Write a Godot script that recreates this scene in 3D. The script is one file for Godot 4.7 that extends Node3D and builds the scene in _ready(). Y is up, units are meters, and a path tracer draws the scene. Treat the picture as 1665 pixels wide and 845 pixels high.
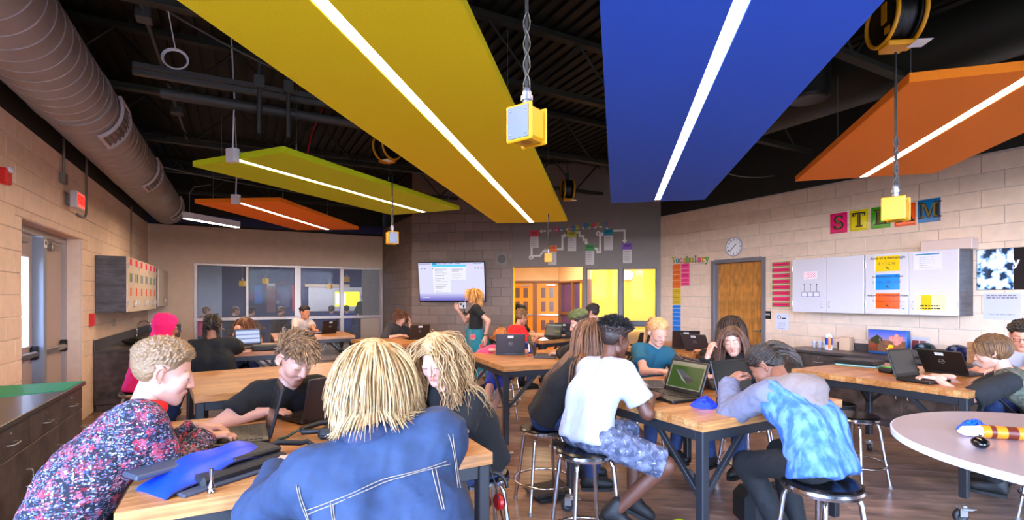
extends Node3D
# A school maker-space: students at butcher-block tables under coloured ceiling panels.

const F_PX := 817.0
const YAW := 28.278

var M := {}
var used := {}
var meshes := {}
var rng := RandomNumberGenerator.new()
var nz := FastNoiseLite.new()

# ---------------------------------------------------------------- mesh builder
class MB:
	var v := PackedVector3Array()
	var n := PackedVector3Array()
	var c := PackedColorArray()
	var uv := PackedVector2Array()
	var i := PackedInt32Array()
	var col := Color(1, 1, 1)
	var xf := Transform3D()

	func vert(p: Vector3, q: Vector3, t := Vector2.ZERO) -> int:
		v.append(xf * p)
		n.append((xf.basis * q).normalized())
		c.append(col)
		uv.append(t)
		return v.size() - 1

	func tri(a: int, b: int, d: int) -> void:
		var f := (v[b] - v[a]).cross(v[d] - v[a])
		if f.dot(n[a] + n[b] + n[d]) > 0.0:
			i.append_array([a, d, b])
		else:
			i.append_array([a, b, d])

	func poly(pts: Array, inside: Vector3) -> void:
		var m := Vector3.ZERO
		for p in pts:
			m += p
		m /= pts.size()
		var q := Vector3.ZERO
		for k in pts.size():
			q += (pts[k] - m).cross(pts[(k + 1) % pts.size()] - m)
		q = q.normalized()
		if q.dot(m - inside) < 0.0:
			q = -q
		var at := v.size()
		for p in pts:
			vert(p, q)
		for k in range(1, pts.size() - 1):
			tri(at, at + k, at + k + 1)

	func quad_uv(a: Vector3, b: Vector3, d: Vector3, e: Vector3, q: Vector3) -> void:
		var at := v.size()
		vert(a, q, Vector2(0, 0)); vert(b, q, Vector2(1, 0)); vert(d, q, Vector2(1, 1)); vert(e, q, Vector2(0, 1))
		tri(at, at + 1, at + 2); tri(at, at + 2, at + 3)

	func box(o: Vector3, s: Vector3, bev := 0.0, bs := Basis()) -> MB:
		var h := s * 0.5
		var b: float = minf(bev, minf(h.x, minf(h.y, h.z)) * 0.98)
		var sg := [-1.0, 1.0]
		if b <= 0.0:
			for ax in 3:
				for w in sg:
					var pts := []
					for k in [[-1, -1], [1, -1], [1, 1], [-1, 1]]:
						var p := Vector3.ZERO
						p[ax] = h[ax] * w
						p[(ax + 1) % 3] = h[(ax + 1) % 3] * k[0]
						p[(ax + 2) % 3] = h[(ax + 2) % 3] * k[1]
						pts.append(o + bs * p)
					poly(pts, o)
			return self
		for ax in 3:
			var a1 := (ax + 1) % 3
			var a2 := (ax + 2) % 3
			for w in sg:
				var pts := []
				for k in [[-1, -1], [1, -1], [1, 1], [-1, 1]]:
					var p := Vector3.ZERO
					p[ax] = h[ax] * w
					p[a1] = (h[a1] - b) * k[0]
					p[a2] = (h[a2] - b) * k[1]
					pts.append(o + bs * p)
				poly(pts, o)
			for u in sg:
				for w in sg:
					var pts := []
					for k in [[0, -1], [0, 1], [1, 1], [1, -1]]:
						var p := Vector3.ZERO
						p[ax] = (h[ax] - b) * k[1]
						p[a1] = (h[a1] - (b if k[0] else 0.0)) * u
						p[a2] = (h[a2] - (0.0 if k[0] else b)) * w
						pts.append(o + bs * p)
					poly(pts, o)
		for x in sg:
			for y in sg:
				for z in sg:
					var w := Vector3(x, y, z)
					var pts := []
					for ax in 3:
						var p := h * w
						p[(ax + 1) % 3] -= b * w[(ax + 1) % 3]
						p[(ax + 2) % 3] -= b * w[(ax + 2) % 3]
						pts.append(o + bs * p)
					poly(pts, o)
		return self

	func tube(path: Array, rad: Array, sides := 8, caps := true) -> MB:
		var m := path.size()
		var t0: Vector3 = (path[1] - path[0]).normalized()
		var u := t0.cross(Vector3.UP if absf(t0.y) < 0.9 else Vector3.RIGHT).normalized()
		var at := v.size()
		for k in m:
			var t: Vector3 = ((path[mini(k + 1, m - 1)] - path[maxi(k - 1, 0)]) as Vector3).normalized()
			u = (u - t * u.dot(t)).normalized()
			var w := t.cross(u)
			var r: float = rad[mini(k, rad.size() - 1)]
			for j in sides:
				var a := TAU * j / sides
				var q := u * cos(a) + w * sin(a)
				vert(path[k] + q * r, q)
		for k in m - 1:
			for j in sides:
				var a := at + k * sides + j
				var b := at + k * sides + (j + 1) % sides
				tri(a, b, b + sides); tri(a, b + sides, a + sides)
		if caps:
			for e in [0, m - 1]:
				var pts := []
				for j in sides:
					pts.append(xf.affine_inverse() * v[at + e * sides + j])
				poly(pts, path[1] if e == 0 else path[m - 2])
		return self

	func cyl(a: Vector3, b: Vector3, r: float, r2 := -1.0, sides := 16) -> MB:
		return tube([a, b], [r, r if r2 < 0 else r2], sides)

	func lathe(prof: Array, segs := 24, o := Vector3.ZERO, bs := Basis()) -> MB:
		for k in prof.size() - 1:
			var p: Vector2 = prof[k]
			var q: Vector2 = prof[k + 1]
			var e := q - p
			if e.length() < 1e-6:
				continue
			var nn := Vector2(e.y, -e.x).normalized()
			var at := v.size()
			for j in segs + 1:
				var a := TAU * j / segs
				var ca := cos(a)
				var sa := sin(a)
				for w in [p, q]:
					vert(o + bs * Vector3(w.x * ca, w.y, w.x * sa), bs * Vector3(nn.x * ca, nn.y, nn.x * sa))
			for j in segs:
				var a := at + j * 2
				tri(a, a + 1, a + 3); tri(a, a + 3, a + 2)
		return self

	func ball(o: Vector3, r: Vector3, segs := 16, bs := Basis()) -> MB:
		var rings := segs / 2
		var at := v.size()
		for k in rings + 1:
			var f := PI * k / rings
			for j in segs + 1:
				var a := TAU * j / segs
				var q := Vector3(sin(f) * cos(a), cos(f), sin(f) * sin(a))
				vert(o + bs * (q * r), bs * (q / r))
		for k in rings:
			for j in segs:
				var a := at + k * (segs + 1) + j
				tri(a, a + 1, a + segs + 2); tri(a, a + segs + 2, a + segs + 1)
		return self

	func ring(o: Vector3, rr: float, r: float, bs := Basis(), segs := 28, sides := 8, from := 0.0, to := TAU) -> MB:
		var path := []
		for k in segs + 1:
			var a := from + (to - from) * k / segs
			path.append(o + bs * Vector3(cos(a) * rr, 0, sin(a) * rr))
		return tube(path, [r], sides, to - from < TAU - 0.01)

	# a 2D outline in the XY plane, pushed out along +Z
	func prism(pl: Array, depth: float, o := Vector3.ZERO, bs := Basis()) -> MB:
		var pk := PackedVector2Array(pl)
		var ix := Geometry2D.triangulate_polygon(pk)
		for side in [0.0, depth]:
			var at := v.size()
			var q := bs * Vector3(0, 0, 1.0 if side > 0.0 else -1.0)
			for p in pk:
				vert(o + bs * Vector3(p.x, p.y, side), q, p)
			for k in range(0, ix.size(), 3):
				tri(at + ix[k], at + ix[k + 1], at + ix[k + 2])
		var cw := 1.0 if Geometry2D.is_polygon_clockwise(pk) else -1.0
		for k in pk.size():
			var p := pk[k]
			var w := pk[(k + 1) % pk.size()]
			var e := (w - p).normalized()
			var q := bs * Vector3(-e.y * cw, e.x * cw, 0)
			var at := v.size()
			vert(o + bs * Vector3(p.x, p.y, 0), q); vert(o + bs * Vector3(w.x, w.y, 0), q)
			vert(o + bs * Vector3(w.x, w.y, depth), q); vert(o + bs * Vector3(p.x, p.y, depth), q)
			tri(at, at + 1, at + 2); tri(at, at + 2, at + 3)
		return self

	func add(o: MB, t := Transform3D(), tint = null) -> void:
		var at := v.size()
		v.append_array(t * o.v)
		var bt := Transform3D(t.basis.orthonormalized(), Vector3.ZERO)
		n.append_array(bt * o.n)
		if tint == null:
			c.append_array(o.c)
		else:
			var cc := PackedColorArray()
			cc.resize(o.c.size())
			cc.fill(tint)
			c.append_array(cc)
		uv.append_array(o.uv)
		var flip := t.basis.determinant() < 0.0
		var ni := PackedInt32Array()
		ni.resize(o.i.size())
		for k in range(0, o.i.size(), 3):
			ni[k] = o.i[k] + at
			ni[k + 1] = o.i[k + (2 if flip else 1)] + at
			ni[k + 2] = o.i[k + (1 if flip else 2)] + at
		i.append_array(ni)

	func mesh() -> ArrayMesh:
		var a := []
		a.resize(Mesh.ARRAY_MAX)
		a[Mesh.ARRAY_VERTEX] = v
		a[Mesh.ARRAY_NORMAL] = n
		a[Mesh.ARRAY_COLOR] = c
		a[Mesh.ARRAY_TEX_UV] = uv
		a[Mesh.ARRAY_INDEX] = i
		var m := ArrayMesh.new()
		m.add_surface_from_arrays(Mesh.PRIMITIVE_TRIANGLES, a)
		return m

func mb() -> MB:
	return MB.new()

# ---------------------------------------------------------------- nodes
func numbered(called: String) -> String:
	if not used.has(called):
		used[called] = 0
		return called
	used[called] += 1
	return "%s_%03d" % [called, used[called]]

func tag(o: Node, label := "", category := "", group := "", kind := "") -> Node:
	if label: o.set_meta("label", label)
	if category: o.set_meta("category", category)
	if group: o.set_meta("group", group)
	if kind: o.set_meta("kind", kind)
	return o

func thing(called: String, label: String, category: String, at := Vector3.ZERO, turn := 0.0, group := "") -> Node3D:
	var o := Node3D.new()
	o.name = numbered(called)
	add_child(o)
	o.position = at
	o.rotation.y = -deg_to_rad(turn)
	tag(o, label, category, group)
	return o

func struct(called: String, label := "", at := Vector3.ZERO, turn := 0.0) -> Node3D:
	var o := Node3D.new()
	o.name = numbered(called)
	add_child(o)
	o.position = at
	o.rotation.y = -deg_to_rad(turn)
	tag(o, label, "", "", "structure")
	return o

func part(called: String, m, material: Material, parent: Node, at := Vector3.ZERO, bs := Basis()) -> MeshInstance3D:
	var o := MeshInstance3D.new()
	o.name = called
	o.mesh = m.mesh() if m is MB else m
	o.material_override = material
	parent.add_child(o, true)
	o.transform = Transform3D(bs, at)
	return o

func copy(o: Node3D, label := "", group := "") -> Node3D:
	var r: Node3D = o.duplicate()
	r.name = numbered(str(o.name).rstrip("0123456789").rstrip("_"))
	add_child(r)
	if label: r.set_meta("label", label)
	if group: r.set_meta("group", group)
	return r

func letters(called: String, text: String, size: float, depth: float, material: Material, parent: Node, at: Vector3, bs := Basis(), font := "Droid Sans", bold := true) -> MeshInstance3D:
	var t := TextMesh.new()
	t.text = text
	var f := SystemFont.new()
	f.font_names = PackedStringArray([font])
	f.font_weight = 700 if bold else 400
	t.font = f
	t.font_size = 32
	t.pixel_size = size / 32.0
	t.depth = depth
	return part(called, t, material, parent, at, bs)

func dirv(deg: float) -> Vector3:
	return Vector3(sin(deg_to_rad(deg)), 0, -cos(deg_to_rad(deg)))

func rightv(deg: float) -> Vector3:
	return Vector3(cos(deg_to_rad(deg)), 0, sin(deg_to_rad(deg)))

# a basis whose -Z looks along a heading (degrees right of -Z)
func face(deg: float) -> Basis:
	return Basis(Vector3.UP, -deg_to_rad(deg))

# depth in front of the lens and whether in frame (used only to choose which blocks become parts of their own)
func seen_depth(p: Vector3) -> float:
	var f := dirv(YAW)
	var d := p.dot(f)
	if d < 0.3:
		return 999.0
	var x := p.dot(rightv(YAW)) / d * F_PX
	var y := 484.0 - (p.y - 1.6) / d * F_PX
	if absf(x) > 870.0 or y < -30.0 or y > 880.0:
		return 900.0 + d
	return d

# ---------------------------------------------------------------- materials
func tone(c: Color, k: float) -> Color:
	return Color(clampf(c.r * k, 0, 1), clampf(c.g * k, 0, 1), clampf(c.b * k, 0, 1))

func mat(key: String, c: Color, rough := 0.6, metal := 0.0, tex: Texture2D = null, scale := 1.0, world := true) -> StandardMaterial3D:
	if M.has(key):
		return M[key]
	var m := StandardMaterial3D.new()
	m.resource_name = key
	m.albedo_color = c
	m.roughness = rough
	m.metallic = metal
	if tex:
		m.albedo_texture = tex
		m.uv1_triplanar = true
		m.uv1_world_triplanar = world
		m.uv1_scale = Vector3.ONE * scale
	M[key] = m
	return m

func glow(key: String, c: Color, e: float) -> StandardMaterial3D:
	if M.has(key):
		return M[key]
	var m := mat(key, c, 0.6)
	m.emission_enabled = true
	m.emission = c
	m.emission_energy_multiplier = e
	return m

func bump(m: StandardMaterial3D, tex: Texture2D, depth: float) -> StandardMaterial3D:
	m.normal_enabled = true
	m.normal_texture = tex
	m.normal_scale = depth
	return m

# a picture whose every pixel comes from a callable(x, y) -> Color
func paint(w: int, h: int, fn: Callable) -> ImageTexture:
	var im := Image.create(w, h, false, Image.FORMAT_RGB8)
	for y in h:
		for x in w:
			im.set_pixel(x, y, fn.call(x, y))
	return ImageTexture.create_from_image(im)

func noise_image(freq: float, octaves: int, size := 256, sd := 1) -> Image:
	var f := FastNoiseLite.new()
	f.seed = sd
	f.frequency = freq
	f.fractal_octaves = octaves
	return f.get_seamless_image(size, size)

# soft mottling between two greys, as a multiplier for a base colour
func mottle(freq: float, lo: float, hi: float, sd := 1, size := 256, oct := 4) -> ImageTexture:
	var im := noise_image(freq, oct, size, sd)
	var g := Gradient.new()
	var out := Image.create(size, size, false, Image.FORMAT_RGB8)
	for y in size:
		for x in size:
			var k := lerpf(lo, hi, im.get_pixel(x, y).r)
			out.set_pixel(x, y, Color(k, k, k))
	return ImageTexture.create_from_image(out)

# long grain along U (streaks), seamless along both
func grain(stretch: float, lo: float, hi: float, sd := 1, size := 256) -> ImageTexture:
	var f := FastNoiseLite.new()
	f.seed = sd
	f.frequency = 0.02
	f.fractal_octaves = 4
	var out := Image.create(size, size, false, Image.FORMAT_RGB8)
	for y in size:
		var b := TAU * y / size
		for x in size:
			var a := TAU * x / size
			var k: float = f.get_noise_3d(cos(a) * 60.0 / stretch + 200.0, sin(a) * 60.0 / stretch, 0.0 + cos(b) * 130.0) * 0.5 + f.get_noise_3d(sin(b) * 130.0, cos(a) * 30.0 / stretch, 40.0) * 0.5
			k = lerpf(lo, hi, clampf(k * 1.3 + 0.5, 0, 1))
			out.set_pixel(x, y, Color(k, k, k))
	return ImageTexture.create_from_image(out)

func normal_of(im: Image, depth: float) -> ImageTexture:
	var c: Image = im.duplicate()
	c.convert(Image.FORMAT_RGBA8)
	c.bump_map_to_normal_map(depth)
	return ImageTexture.create_from_image(c)

# ---------------------------------------------------------------- rectangles with holes
func cut_rects(r: Rect2, holes: Array) -> Array:
	var left := [r]
	for h: Rect2 in holes:
		var nxt := []
		for a: Rect2 in left:
			if not a.intersects(h):
				nxt.append(a)
				continue
			var e: Rect2 = a.intersection(h)
			if e.position.y > a.position.y + 0.001:
				nxt.append(Rect2(a.position.x, a.position.y, a.size.x, e.position.y - a.position.y))
			if e.end.y < a.end.y - 0.001:
				nxt.append(Rect2(a.position.x, e.end.y, a.size.x, a.end.y - e.end.y))
			if e.position.x > a.position.x + 0.001:
				nxt.append(Rect2(a.position.x, e.position.y, e.position.x - a.position.x, e.size.y))
			if e.end.x < a.end.x - 0.001:
				nxt.append(Rect2(e.end.x, e.position.y, a.end.x - e.end.x, e.size.y))
		left = nxt
	return left

# A wall in its own frame: u runs along +X of the node, height along Y, its face looks along +Z.
func plain_wall(w: Node3D, length: float, y0: float, y1: float, holes: Array, m: Material, thick := 0.2, front := 0.0, called := "wall_surface") -> void:
	var b := mb()
	var cuts := cut_rects(Rect2(0, y0, length, y1 - y0), holes)
	for r: Rect2 in cuts:
		b.box(Vector3(r.position.x + r.size.x / 2, r.position.y + r.size.y / 2, front - thick / 2), Vector3(r.size.x, r.size.y, thick))
	part(called, b, m, w)

func block_wall(w: Node3D, length: float, y0: float, y1: float, holes: Array, mats: Array, joint: Material, limit := 300) -> void:
	plain_wall(w, length, y0, y1, holes, joint, 0.19, -0.006, "mortar")
	var bw := 0.4064
	var bh := 0.2032
	var list := []
	var row := 0
	var y := y0
	while y < y1 - 0.02:
		var h := minf(bh, y1 - y)
		var u := -bw / 2 if row % 2 else 0.0
		while u < length - 0.001:
			var a := maxf(u, 0.0)
			var e := minf(u + bw, length)
			for r: Rect2 in cut_rects(Rect2(a, y, e - a, h), holes):
				if r.size.x > 0.03 and r.size.y > 0.03:
					list.append(r)
			u += bw
		y += bh
		row += 1
	var keyed := []
	for r: Rect2 in list:
		var ctr := r.get_center()
		keyed.append([seen_depth(w.transform * Vector3(ctr.x, ctr.y, 0)), r])
	keyed.sort_custom(func(p, q): return p[0] < q[0])
	var rest := mb()
	for k in keyed.size():
		var r: Rect2 = keyed[k][1]
		var ctr := Vector3(r.get_center().x, r.get_center().y, -0.005)
		var size := Vector3(r.size.x - 0.007, r.size.y - 0.007, 0.016)
		if k < limit and keyed[k][0] < 900.0:
			var key := "block%.2f_%.2f" % [size.x, size.y]
			if not meshes.has(key):
				meshes[key] = mb().box(Vector3.ZERO, size, 0.004).mesh()
			part("block", meshes[key], mats[(k * 7 + int(r.position.y * 11)) % mats.size()], w, ctr)
		else:
			rest.box(ctr, size)
	if rest.v.size():
		tag(part("blocks", rest, mats[0], w), "", "", "", "stuff")

# ---------------------------------------------------------------- the sky, the lens and the large lights
func set_view() -> void:
	var cam := Camera3D.new()
	cam.name = "camera"
	cam.projection = Camera3D.PROJECTION_FRUSTUM
	cam.near = 0.05
	cam.far = 200.0
	cam.size = 0.05 * 845.0 / F_PX
	cam.frustum_offset = Vector2(0, 0.05 * 61.5 / F_PX)
	add_child(cam)
	cam.position = Vector3(0, 1.6, 0)
	cam.rotation.y = -deg_to_rad(YAW)
	cam.current = true
	var e := Environment.new()
	e.background_mode = Environment.BG_SKY
	var sky := Sky.new()
	var sm := ProceduralSkyMaterial.new()
	sm.sky_top_color = Color(0.55, 0.72, 1.0)
	sm.sky_horizon_color = Color(0.86, 0.92, 1.0)
	sm.ground_bottom_color = Color(0.55, 0.56, 0.55)
	sm.ground_horizon_color = Color(0.75, 0.78, 0.8)
	sm.sky_energy_multiplier = 5.3
	sm.ground_energy_multiplier = 2.2
	sky.sky_material = sm
	e.sky = sky
	e.tonemap_mode = Environment.TONE_MAPPER_LINEAR
	e.tonemap_exposure = 1.2
	e.sdfgi_enabled = true
	e.ssao_enabled = true
	e.ssil_enabled = true
	var we := WorldEnvironment.new()
	we.name = "surroundings"
	we.environment = e
	add_child(we)

func area(called: String, parent: Node, at: Vector3, size: Vector2, bs: Basis, c: Color, e: float) -> void:
	var l := AreaLight3D.new()
	l.name = called
	l.area_size = size
	l.light_color = c
	l.light_energy = e
	l.shadow_enabled = true
	l.area_range = 30.0
	l.area_attenuation = 2.0
	parent.add_child(l, true)
	l.transform = Transform3D(bs, at)

# a suspended acoustic panel with one linear lamp let into it; a and b are the ends of the lamp on the panel's centre line
func ceiling_panel(called: String, label: String, m: Material, a: Vector3, b: Vector3, width: float, before: float, after: float, cap_near: bool, energy: float) -> void:
	var run := (b - a)
	var length := run.length()
	var head := rad_to_deg(atan2(run.x, -run.z))
	var t := thing(called, label, "ceiling panel", a, head, "suspended coloured ceiling panels")
	# local: -Z runs along the lamp
	var slot := 0.075
	for sx in [-1.0, 1.0]:
		var w := width / 2 - slot / 2
		part("baffle", mb().box(Vector3(sx * (slot / 2 + w / 2), 0.03, (before - length - after) / 2 + 0.0), Vector3(w, 0.06, length + before + after), 0.003), m, t)
	if after > 0.02:
		part("end_cap", mb().box(Vector3(0, 0.03, -length - after / 2), Vector3(slot, 0.055, after), 0.002), mat("lamp_grey", Color(0.75, 0.75, 0.76), 0.4), t)
	var lamp := part("lamp_housing", mb().box(Vector3(0, 0.055, (before - length) / 2), Vector3(slot, 0.05, length + before), 0.002), mat("lamp_white", Color(0.85, 0.86, 0.9), 0.4), t)
	if cap_near:
		part("lamp_end", mb().box(Vector3(0, 0.035, before + 0.03), Vector3(0.11, 0.13, 0.07), 0.003), mat("lamp_white", Color(0.85, 0.86, 0.9), 0.4), t)
		part("power_cord", mb().tube([Vector3(0, 0.1, before + 0.03), Vector3(0.01, 0.6, before + 0.02), Vector3(-0.02, 1.2, before + 0.03)], [0.008], 6), mat("cord_white", Color(0.8, 0.82, 0.85), 0.5), t)
	part("lamp_diffuser", mb().box(Vector3(0, 0.014, (before - length) / 2), Vector3(slot - 0.004, 0.02, length + before - 0.01), 0.0), glow("led", Color(1.0, 0.95, 0.9), 9.0), lamp)
	area("lamp_light", t, Vector3(0, 0.0, -length / 2 + before / 2), Vector2(slot - 0.01, length + before - 0.02), Basis(Vector3.RIGHT, -PI / 2), Color(1.0, 0.86, 0.70), energy * (length + before))
	var wires := mb()
	var z := before - 0.25
	while z > -length - after + 0.1:
		for sx in [-0.42, 0.42]:
			wires.cyl(Vector3(sx * width, 0.06, z), Vector3(sx * width, 0.74, z), 0.003, -1, 5)
			wires.cyl(Vector3(sx * width, 0.06, z), Vector3(sx * width, 0.16, z), 0.009, 0.007, 6)
		z -= 1.45
	part("hanging_wires", wires, mat("wire", Color(0.45, 0.47, 0.45), 0.4, 0.6), t)

func big_lights() -> void:
	var y := 2.95
	var gold := mat("panel_yellow", Color(1.0, 0.92, 0.04), 0.9, 0.0, T.felt, 3.0)
	var lime := mat("panel_lime", Color(0.80, 0.88, 0.0), 0.9, 0.0, T.felt, 3.0)
	var blue := mat("panel_blue", Color(0.20, 0.44, 1.0), 0.9, 0.0, T.felt, 3.0)
	var oran := mat("panel_orange", Color(1.0, 0.53, 0.03), 0.9, 0.0, T.felt, 3.0)
	var k := 1.12
	ceiling_panel("ceiling_panel", "long yellow suspended ceiling panel with a light strip, over the front tables", gold, Vector3(-0.55, y, -1.35), Vector3(4.58, y, -7.77), 1.27, 0.0, 0.0, false, k)
	ceiling_panel("ceiling_panel", "blue suspended ceiling panel with a light strip along its middle", blue, Vector3(0.9, y, -0.2), Vector3(5.05, y, -5.15), 1.27, 0.0, 0.12, false, k)
	ceiling_panel("ceiling_panel", "orange suspended ceiling panel beside the beige block wall and STEAM letters", oran, Vector3(4.2, y, -1.15), Vector3(6.14, y, -3.1), 1.36, 0.05, 0.0, true, k)
	ceiling_panel("ceiling_panel", "lime green suspended ceiling panel between the yellow and the small orange one", lime, Vector3(-0.03, y, -5.63), Vector3(2.55, y, -7.66), 1.27, 0.03, 0.0, true, k * 2.0)
	ceiling_panel("ceiling_panel", "small orange suspended ceiling panel in front of the glazed wall", oran, Vector3(-0.04, y, -8.12), Vector3(1.51, y, -10.53), 1.27, 0.03, 0.0, true, k * 2.0)
	var t := thing("linear_lamp", "slim white linear pendant lamp without a panel, by the round duct", "lamp", Vector3(-0.86, y, -10.17), 43.9)
	var hs := part("housing", mb().box(Vector3(0, 0.06, -0.58), Vector3(0.09, 0.11, 1.17), 0.004), mat("lamp_white", Color(0.85, 0.86, 0.9), 0.4), t)
	part("lamp_diffuser", mb().box(Vector3(0, 0.0, -0.58), Vector3(0.07, 0.014, 1.14), 0.0), glow("led", Color(1.0, 0.95, 0.9), 9.0), hs)
	part("power_cord", mb().tube([Vector3(0, 0.11, -0.1), Vector3(0, 0.45, -0.1), Vector3(0.1, 0.55, -0.1), Vector3(0.4, 0.58, -0.15)], [0.006], 6), mat("cord_grey", Color(0.5, 0.5, 0.5), 0.5), t)
	area("lamp_light", t, Vector3(0, -0.012, -0.58), Vector2(0.06, 1.1), Basis(Vector3.RIGHT, -PI / 2), Color(1.0, 0.86, 0.70), k * 2.4)

var T := {}

func make_textures() -> void:
	T.felt = mottle(0.12, 0.93, 1.0, 3, 256, 3)
	T.paint = mottle(0.03, 0.95, 1.0, 5, 256, 4)
	T.rough = normal_of(noise_image(0.09, 3, 256, 8), 1.2)
	T.grain = grain(1.0, 0.72, 1.0, 11)
	T.grain2 = grain(2.5, 0.55, 1.0, 17)
	T.fabric = normal_of(noise_image(0.35, 2, 256, 21), 1.5)
	T.soft = normal_of(noise_image(0.02, 3, 256, 22), 3.0)

# ---------------------------------------------------------------- shell of the room
const XL := -1.83
const XR := 7.57
const ZW := -13.63
const ZB := 7.0
const PAINT := 3.25
const DECK := 4.45

func room() -> void:
	var beige := []
	var k := 0
	for f in [1.0, 0.985, 1.01]:
		beige.append(bump(mat("block_beige%d" % k, tone(Color(0.90, 0.785, 0.69), f), 0.62, 0.0, T.paint, 0.9), T.rough, 0.25))
		k += 1
	var grey := []
	k = 0
	for f in [1.0, 0.96, 1.04]:
		grey.append(bump(mat("block_grey%d" % k, tone(Color(0.50, 0.43, 0.395), f), 0.55, 0.0, T.paint, 0.9), T.rough, 0.3))
		k += 1
	var mortar := mat("mortar_beige", Color(0.79, 0.725, 0.68), 0.8, 0.0, T.paint, 2.0)
	var mgrey := mat("mortar_grey", Color(0.42, 0.36, 0.33), 0.8, 0.0, T.paint, 2.0)
	var black := mat("ceiling_black", Color(0.13, 0.135, 0.12), 0.8, 0.0, T.paint, 0.6)
	var drywall := mat("drywall", Color(0.82, 0.70, 0.60), 0.7, 0.0, T.paint, 0.5)
	var dgrey := mat("drywall_grey", Color(0.47, 0.425, 0.40), 0.6, 0.0, T.paint, 0.5)
	# left: u from the glazed wall towards the camera side; face looks to +X
	var L := ZB - ZW
	var w := struct("wall_left", "beige painted concrete block wall with the grey exit doors", Vector3(XL, 0, ZB), 90)
	w.rotation.y = PI / 2
	var d0 := ZB + 6.37
	var gaps := [Rect2(d0, 0, 2.03, 2.36)]
	for q in 5:
		gaps.append(Rect2(0.9 + q * 1.55, 0.95, 1.42, 2.15))
	block_wall(w, L, 0, PAINT, gaps, beige, mortar)
	plain_wall(w, L, PAINT, DECK, [], black, 0.2, -0.01, "black_band")
	# reveal of the door opening
	part("reveal", mb().box(Vector3(d0 - 0.0, 1.18, -0.14), Vector3(0.004, 2.36, 0.26)).box(Vector3(d0 + 2.03, 1.18, -0.14), Vector3(0.004, 2.36, 0.26)).box(Vector3(d0 + 1.015, 2.358, -0.14), Vector3(2.03, 0.004, 0.26)), beige[0], w)
	# right
	w = struct("wall_right", "beige painted concrete block wall with the wooden door and white cabinets", Vector3(XR, 0, -7.64))
	w.rotation.y = -PI / 2
	var dr := 7.64 - 6.34
	block_wall(w, ZB + 7.64, 0, PAINT + 0.02, [Rect2(dr, 0, 1.03, 2.27)], beige, mortar)
	plain_wall(w, ZB + 7.64, PAINT + 0.02, DECK, [], black, 0.2, -0.01, "black_band")
	# glazed wall (drywall above, openings below)
	w = struct("wall_window", "beige plastered wall over the long interior window", Vector3(XL, 0, ZW))
	plain_wall(w, 3.36 - XL, 0, PAINT, [Rect2(-0.97 - XL, 0.0, 4.325, 2.40)], drywall, 0.15)
	plain_wall(w, 3.36 - XL, PAINT, DECK, [], black, 0.15, -0.005, "black_band")
	# return wall
	w = struct("wall_return", "grey painted block wall beside the interior window, running into the next room", Vector3(3.36, 0, -10.97))
	w.rotation.y = PI / 2
	w.position = Vector3(3.36, 0, -10.97)
	w.rotation.y = -PI / 2
	w.position = Vector3(3.36, 0, -16.3)
	block_wall(w, 5.33, 0, PAINT + 0.2, [], grey, mgrey, 200)
	plain_wall(w, 5.33, PAINT + 0.2, DECK, [], black, 0.19, -0.01, "black_band")
	# screen wall and the wall over the hall opening share one line
	var A := Vector3(3.36, 0, -10.97)
	var C := Vector3(XR, 0, -7.64)
	var run := C - A
	var turn := rad_to_deg(atan2(run.z, run.x))
	var total := run.length()
	w = struct("wall_screen", "dark grey painted concrete block wall behind the wall screen", A, turn)
	block_wall(w, 2.296, 0, DECK, [], grey, mgrey, 200)
	w = struct("wall_header", "smooth dark grey wall over the opening to the yellow hall", A, turn)
	plain_wall(w, total, 0, DECK, [Rect2(-0.1, -0.1, 2.396, 5.0), Rect2(2.296, 0, 1.49, 2.26), Rect2(3.86, 1.10, 0.675, 1.12), Rect2(4.61, 1.10, 0.69, 1.12), Rect2(3.86, 0.08, 0.675, 0.95), Rect2(4.61, 0.08, 0.69, 0.95)], dgrey, 0.16)
	part("corner_fill", mb().box(Vector3(total + 0.12, DECK / 2, -0.12), Vector3(0.4, DECK, 0.2)), dgrey, w)
	# behind the camera: a wall of windows to the daylight
	w = struct("wall_back", "beige block wall with tall daylight windows", Vector3(XR, 0, ZB), 180)
	var hol := []
	for q in [1, 2, 3]:
		hol.append(Rect2(0.7 + q * 1.65, 0.6, 1.55, 2.7))
	plain_wall(w, XR - XL, 0, DECK, hol, drywall, 0.25)
	# floor and roof
	floor_planks()
	var deck := mb()
	var x := XL - 0.2
	while x < XR + 0.4:
		deck.box(Vector3(x + 0.045, DECK + 0.02, (ZB + ZW) / 2), Vector3(0.09, 0.04, ZB - ZW + 0.4))
		deck.box(Vector3(x + 0.12, DECK + 0.058, (ZB + ZW) / 2), Vector3(0.062, 0.04, ZB - ZW + 0.4))
		x += 0.15
	var ce := struct("ceiling", "black corrugated steel roof deck")
	part("deck", deck, mat("deck_black", Color(0.115, 0.12, 0.10), 0.6, 0.2, T.paint, 0.6), ce)
	part("roof", mb().box(Vector3((XL + XR) / 2, DECK + 0.2, (ZB + ZW) / 2), Vector3(XR - XL + 0.8, 0.2, ZB - ZW + 0.8)), black, ce)

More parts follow.
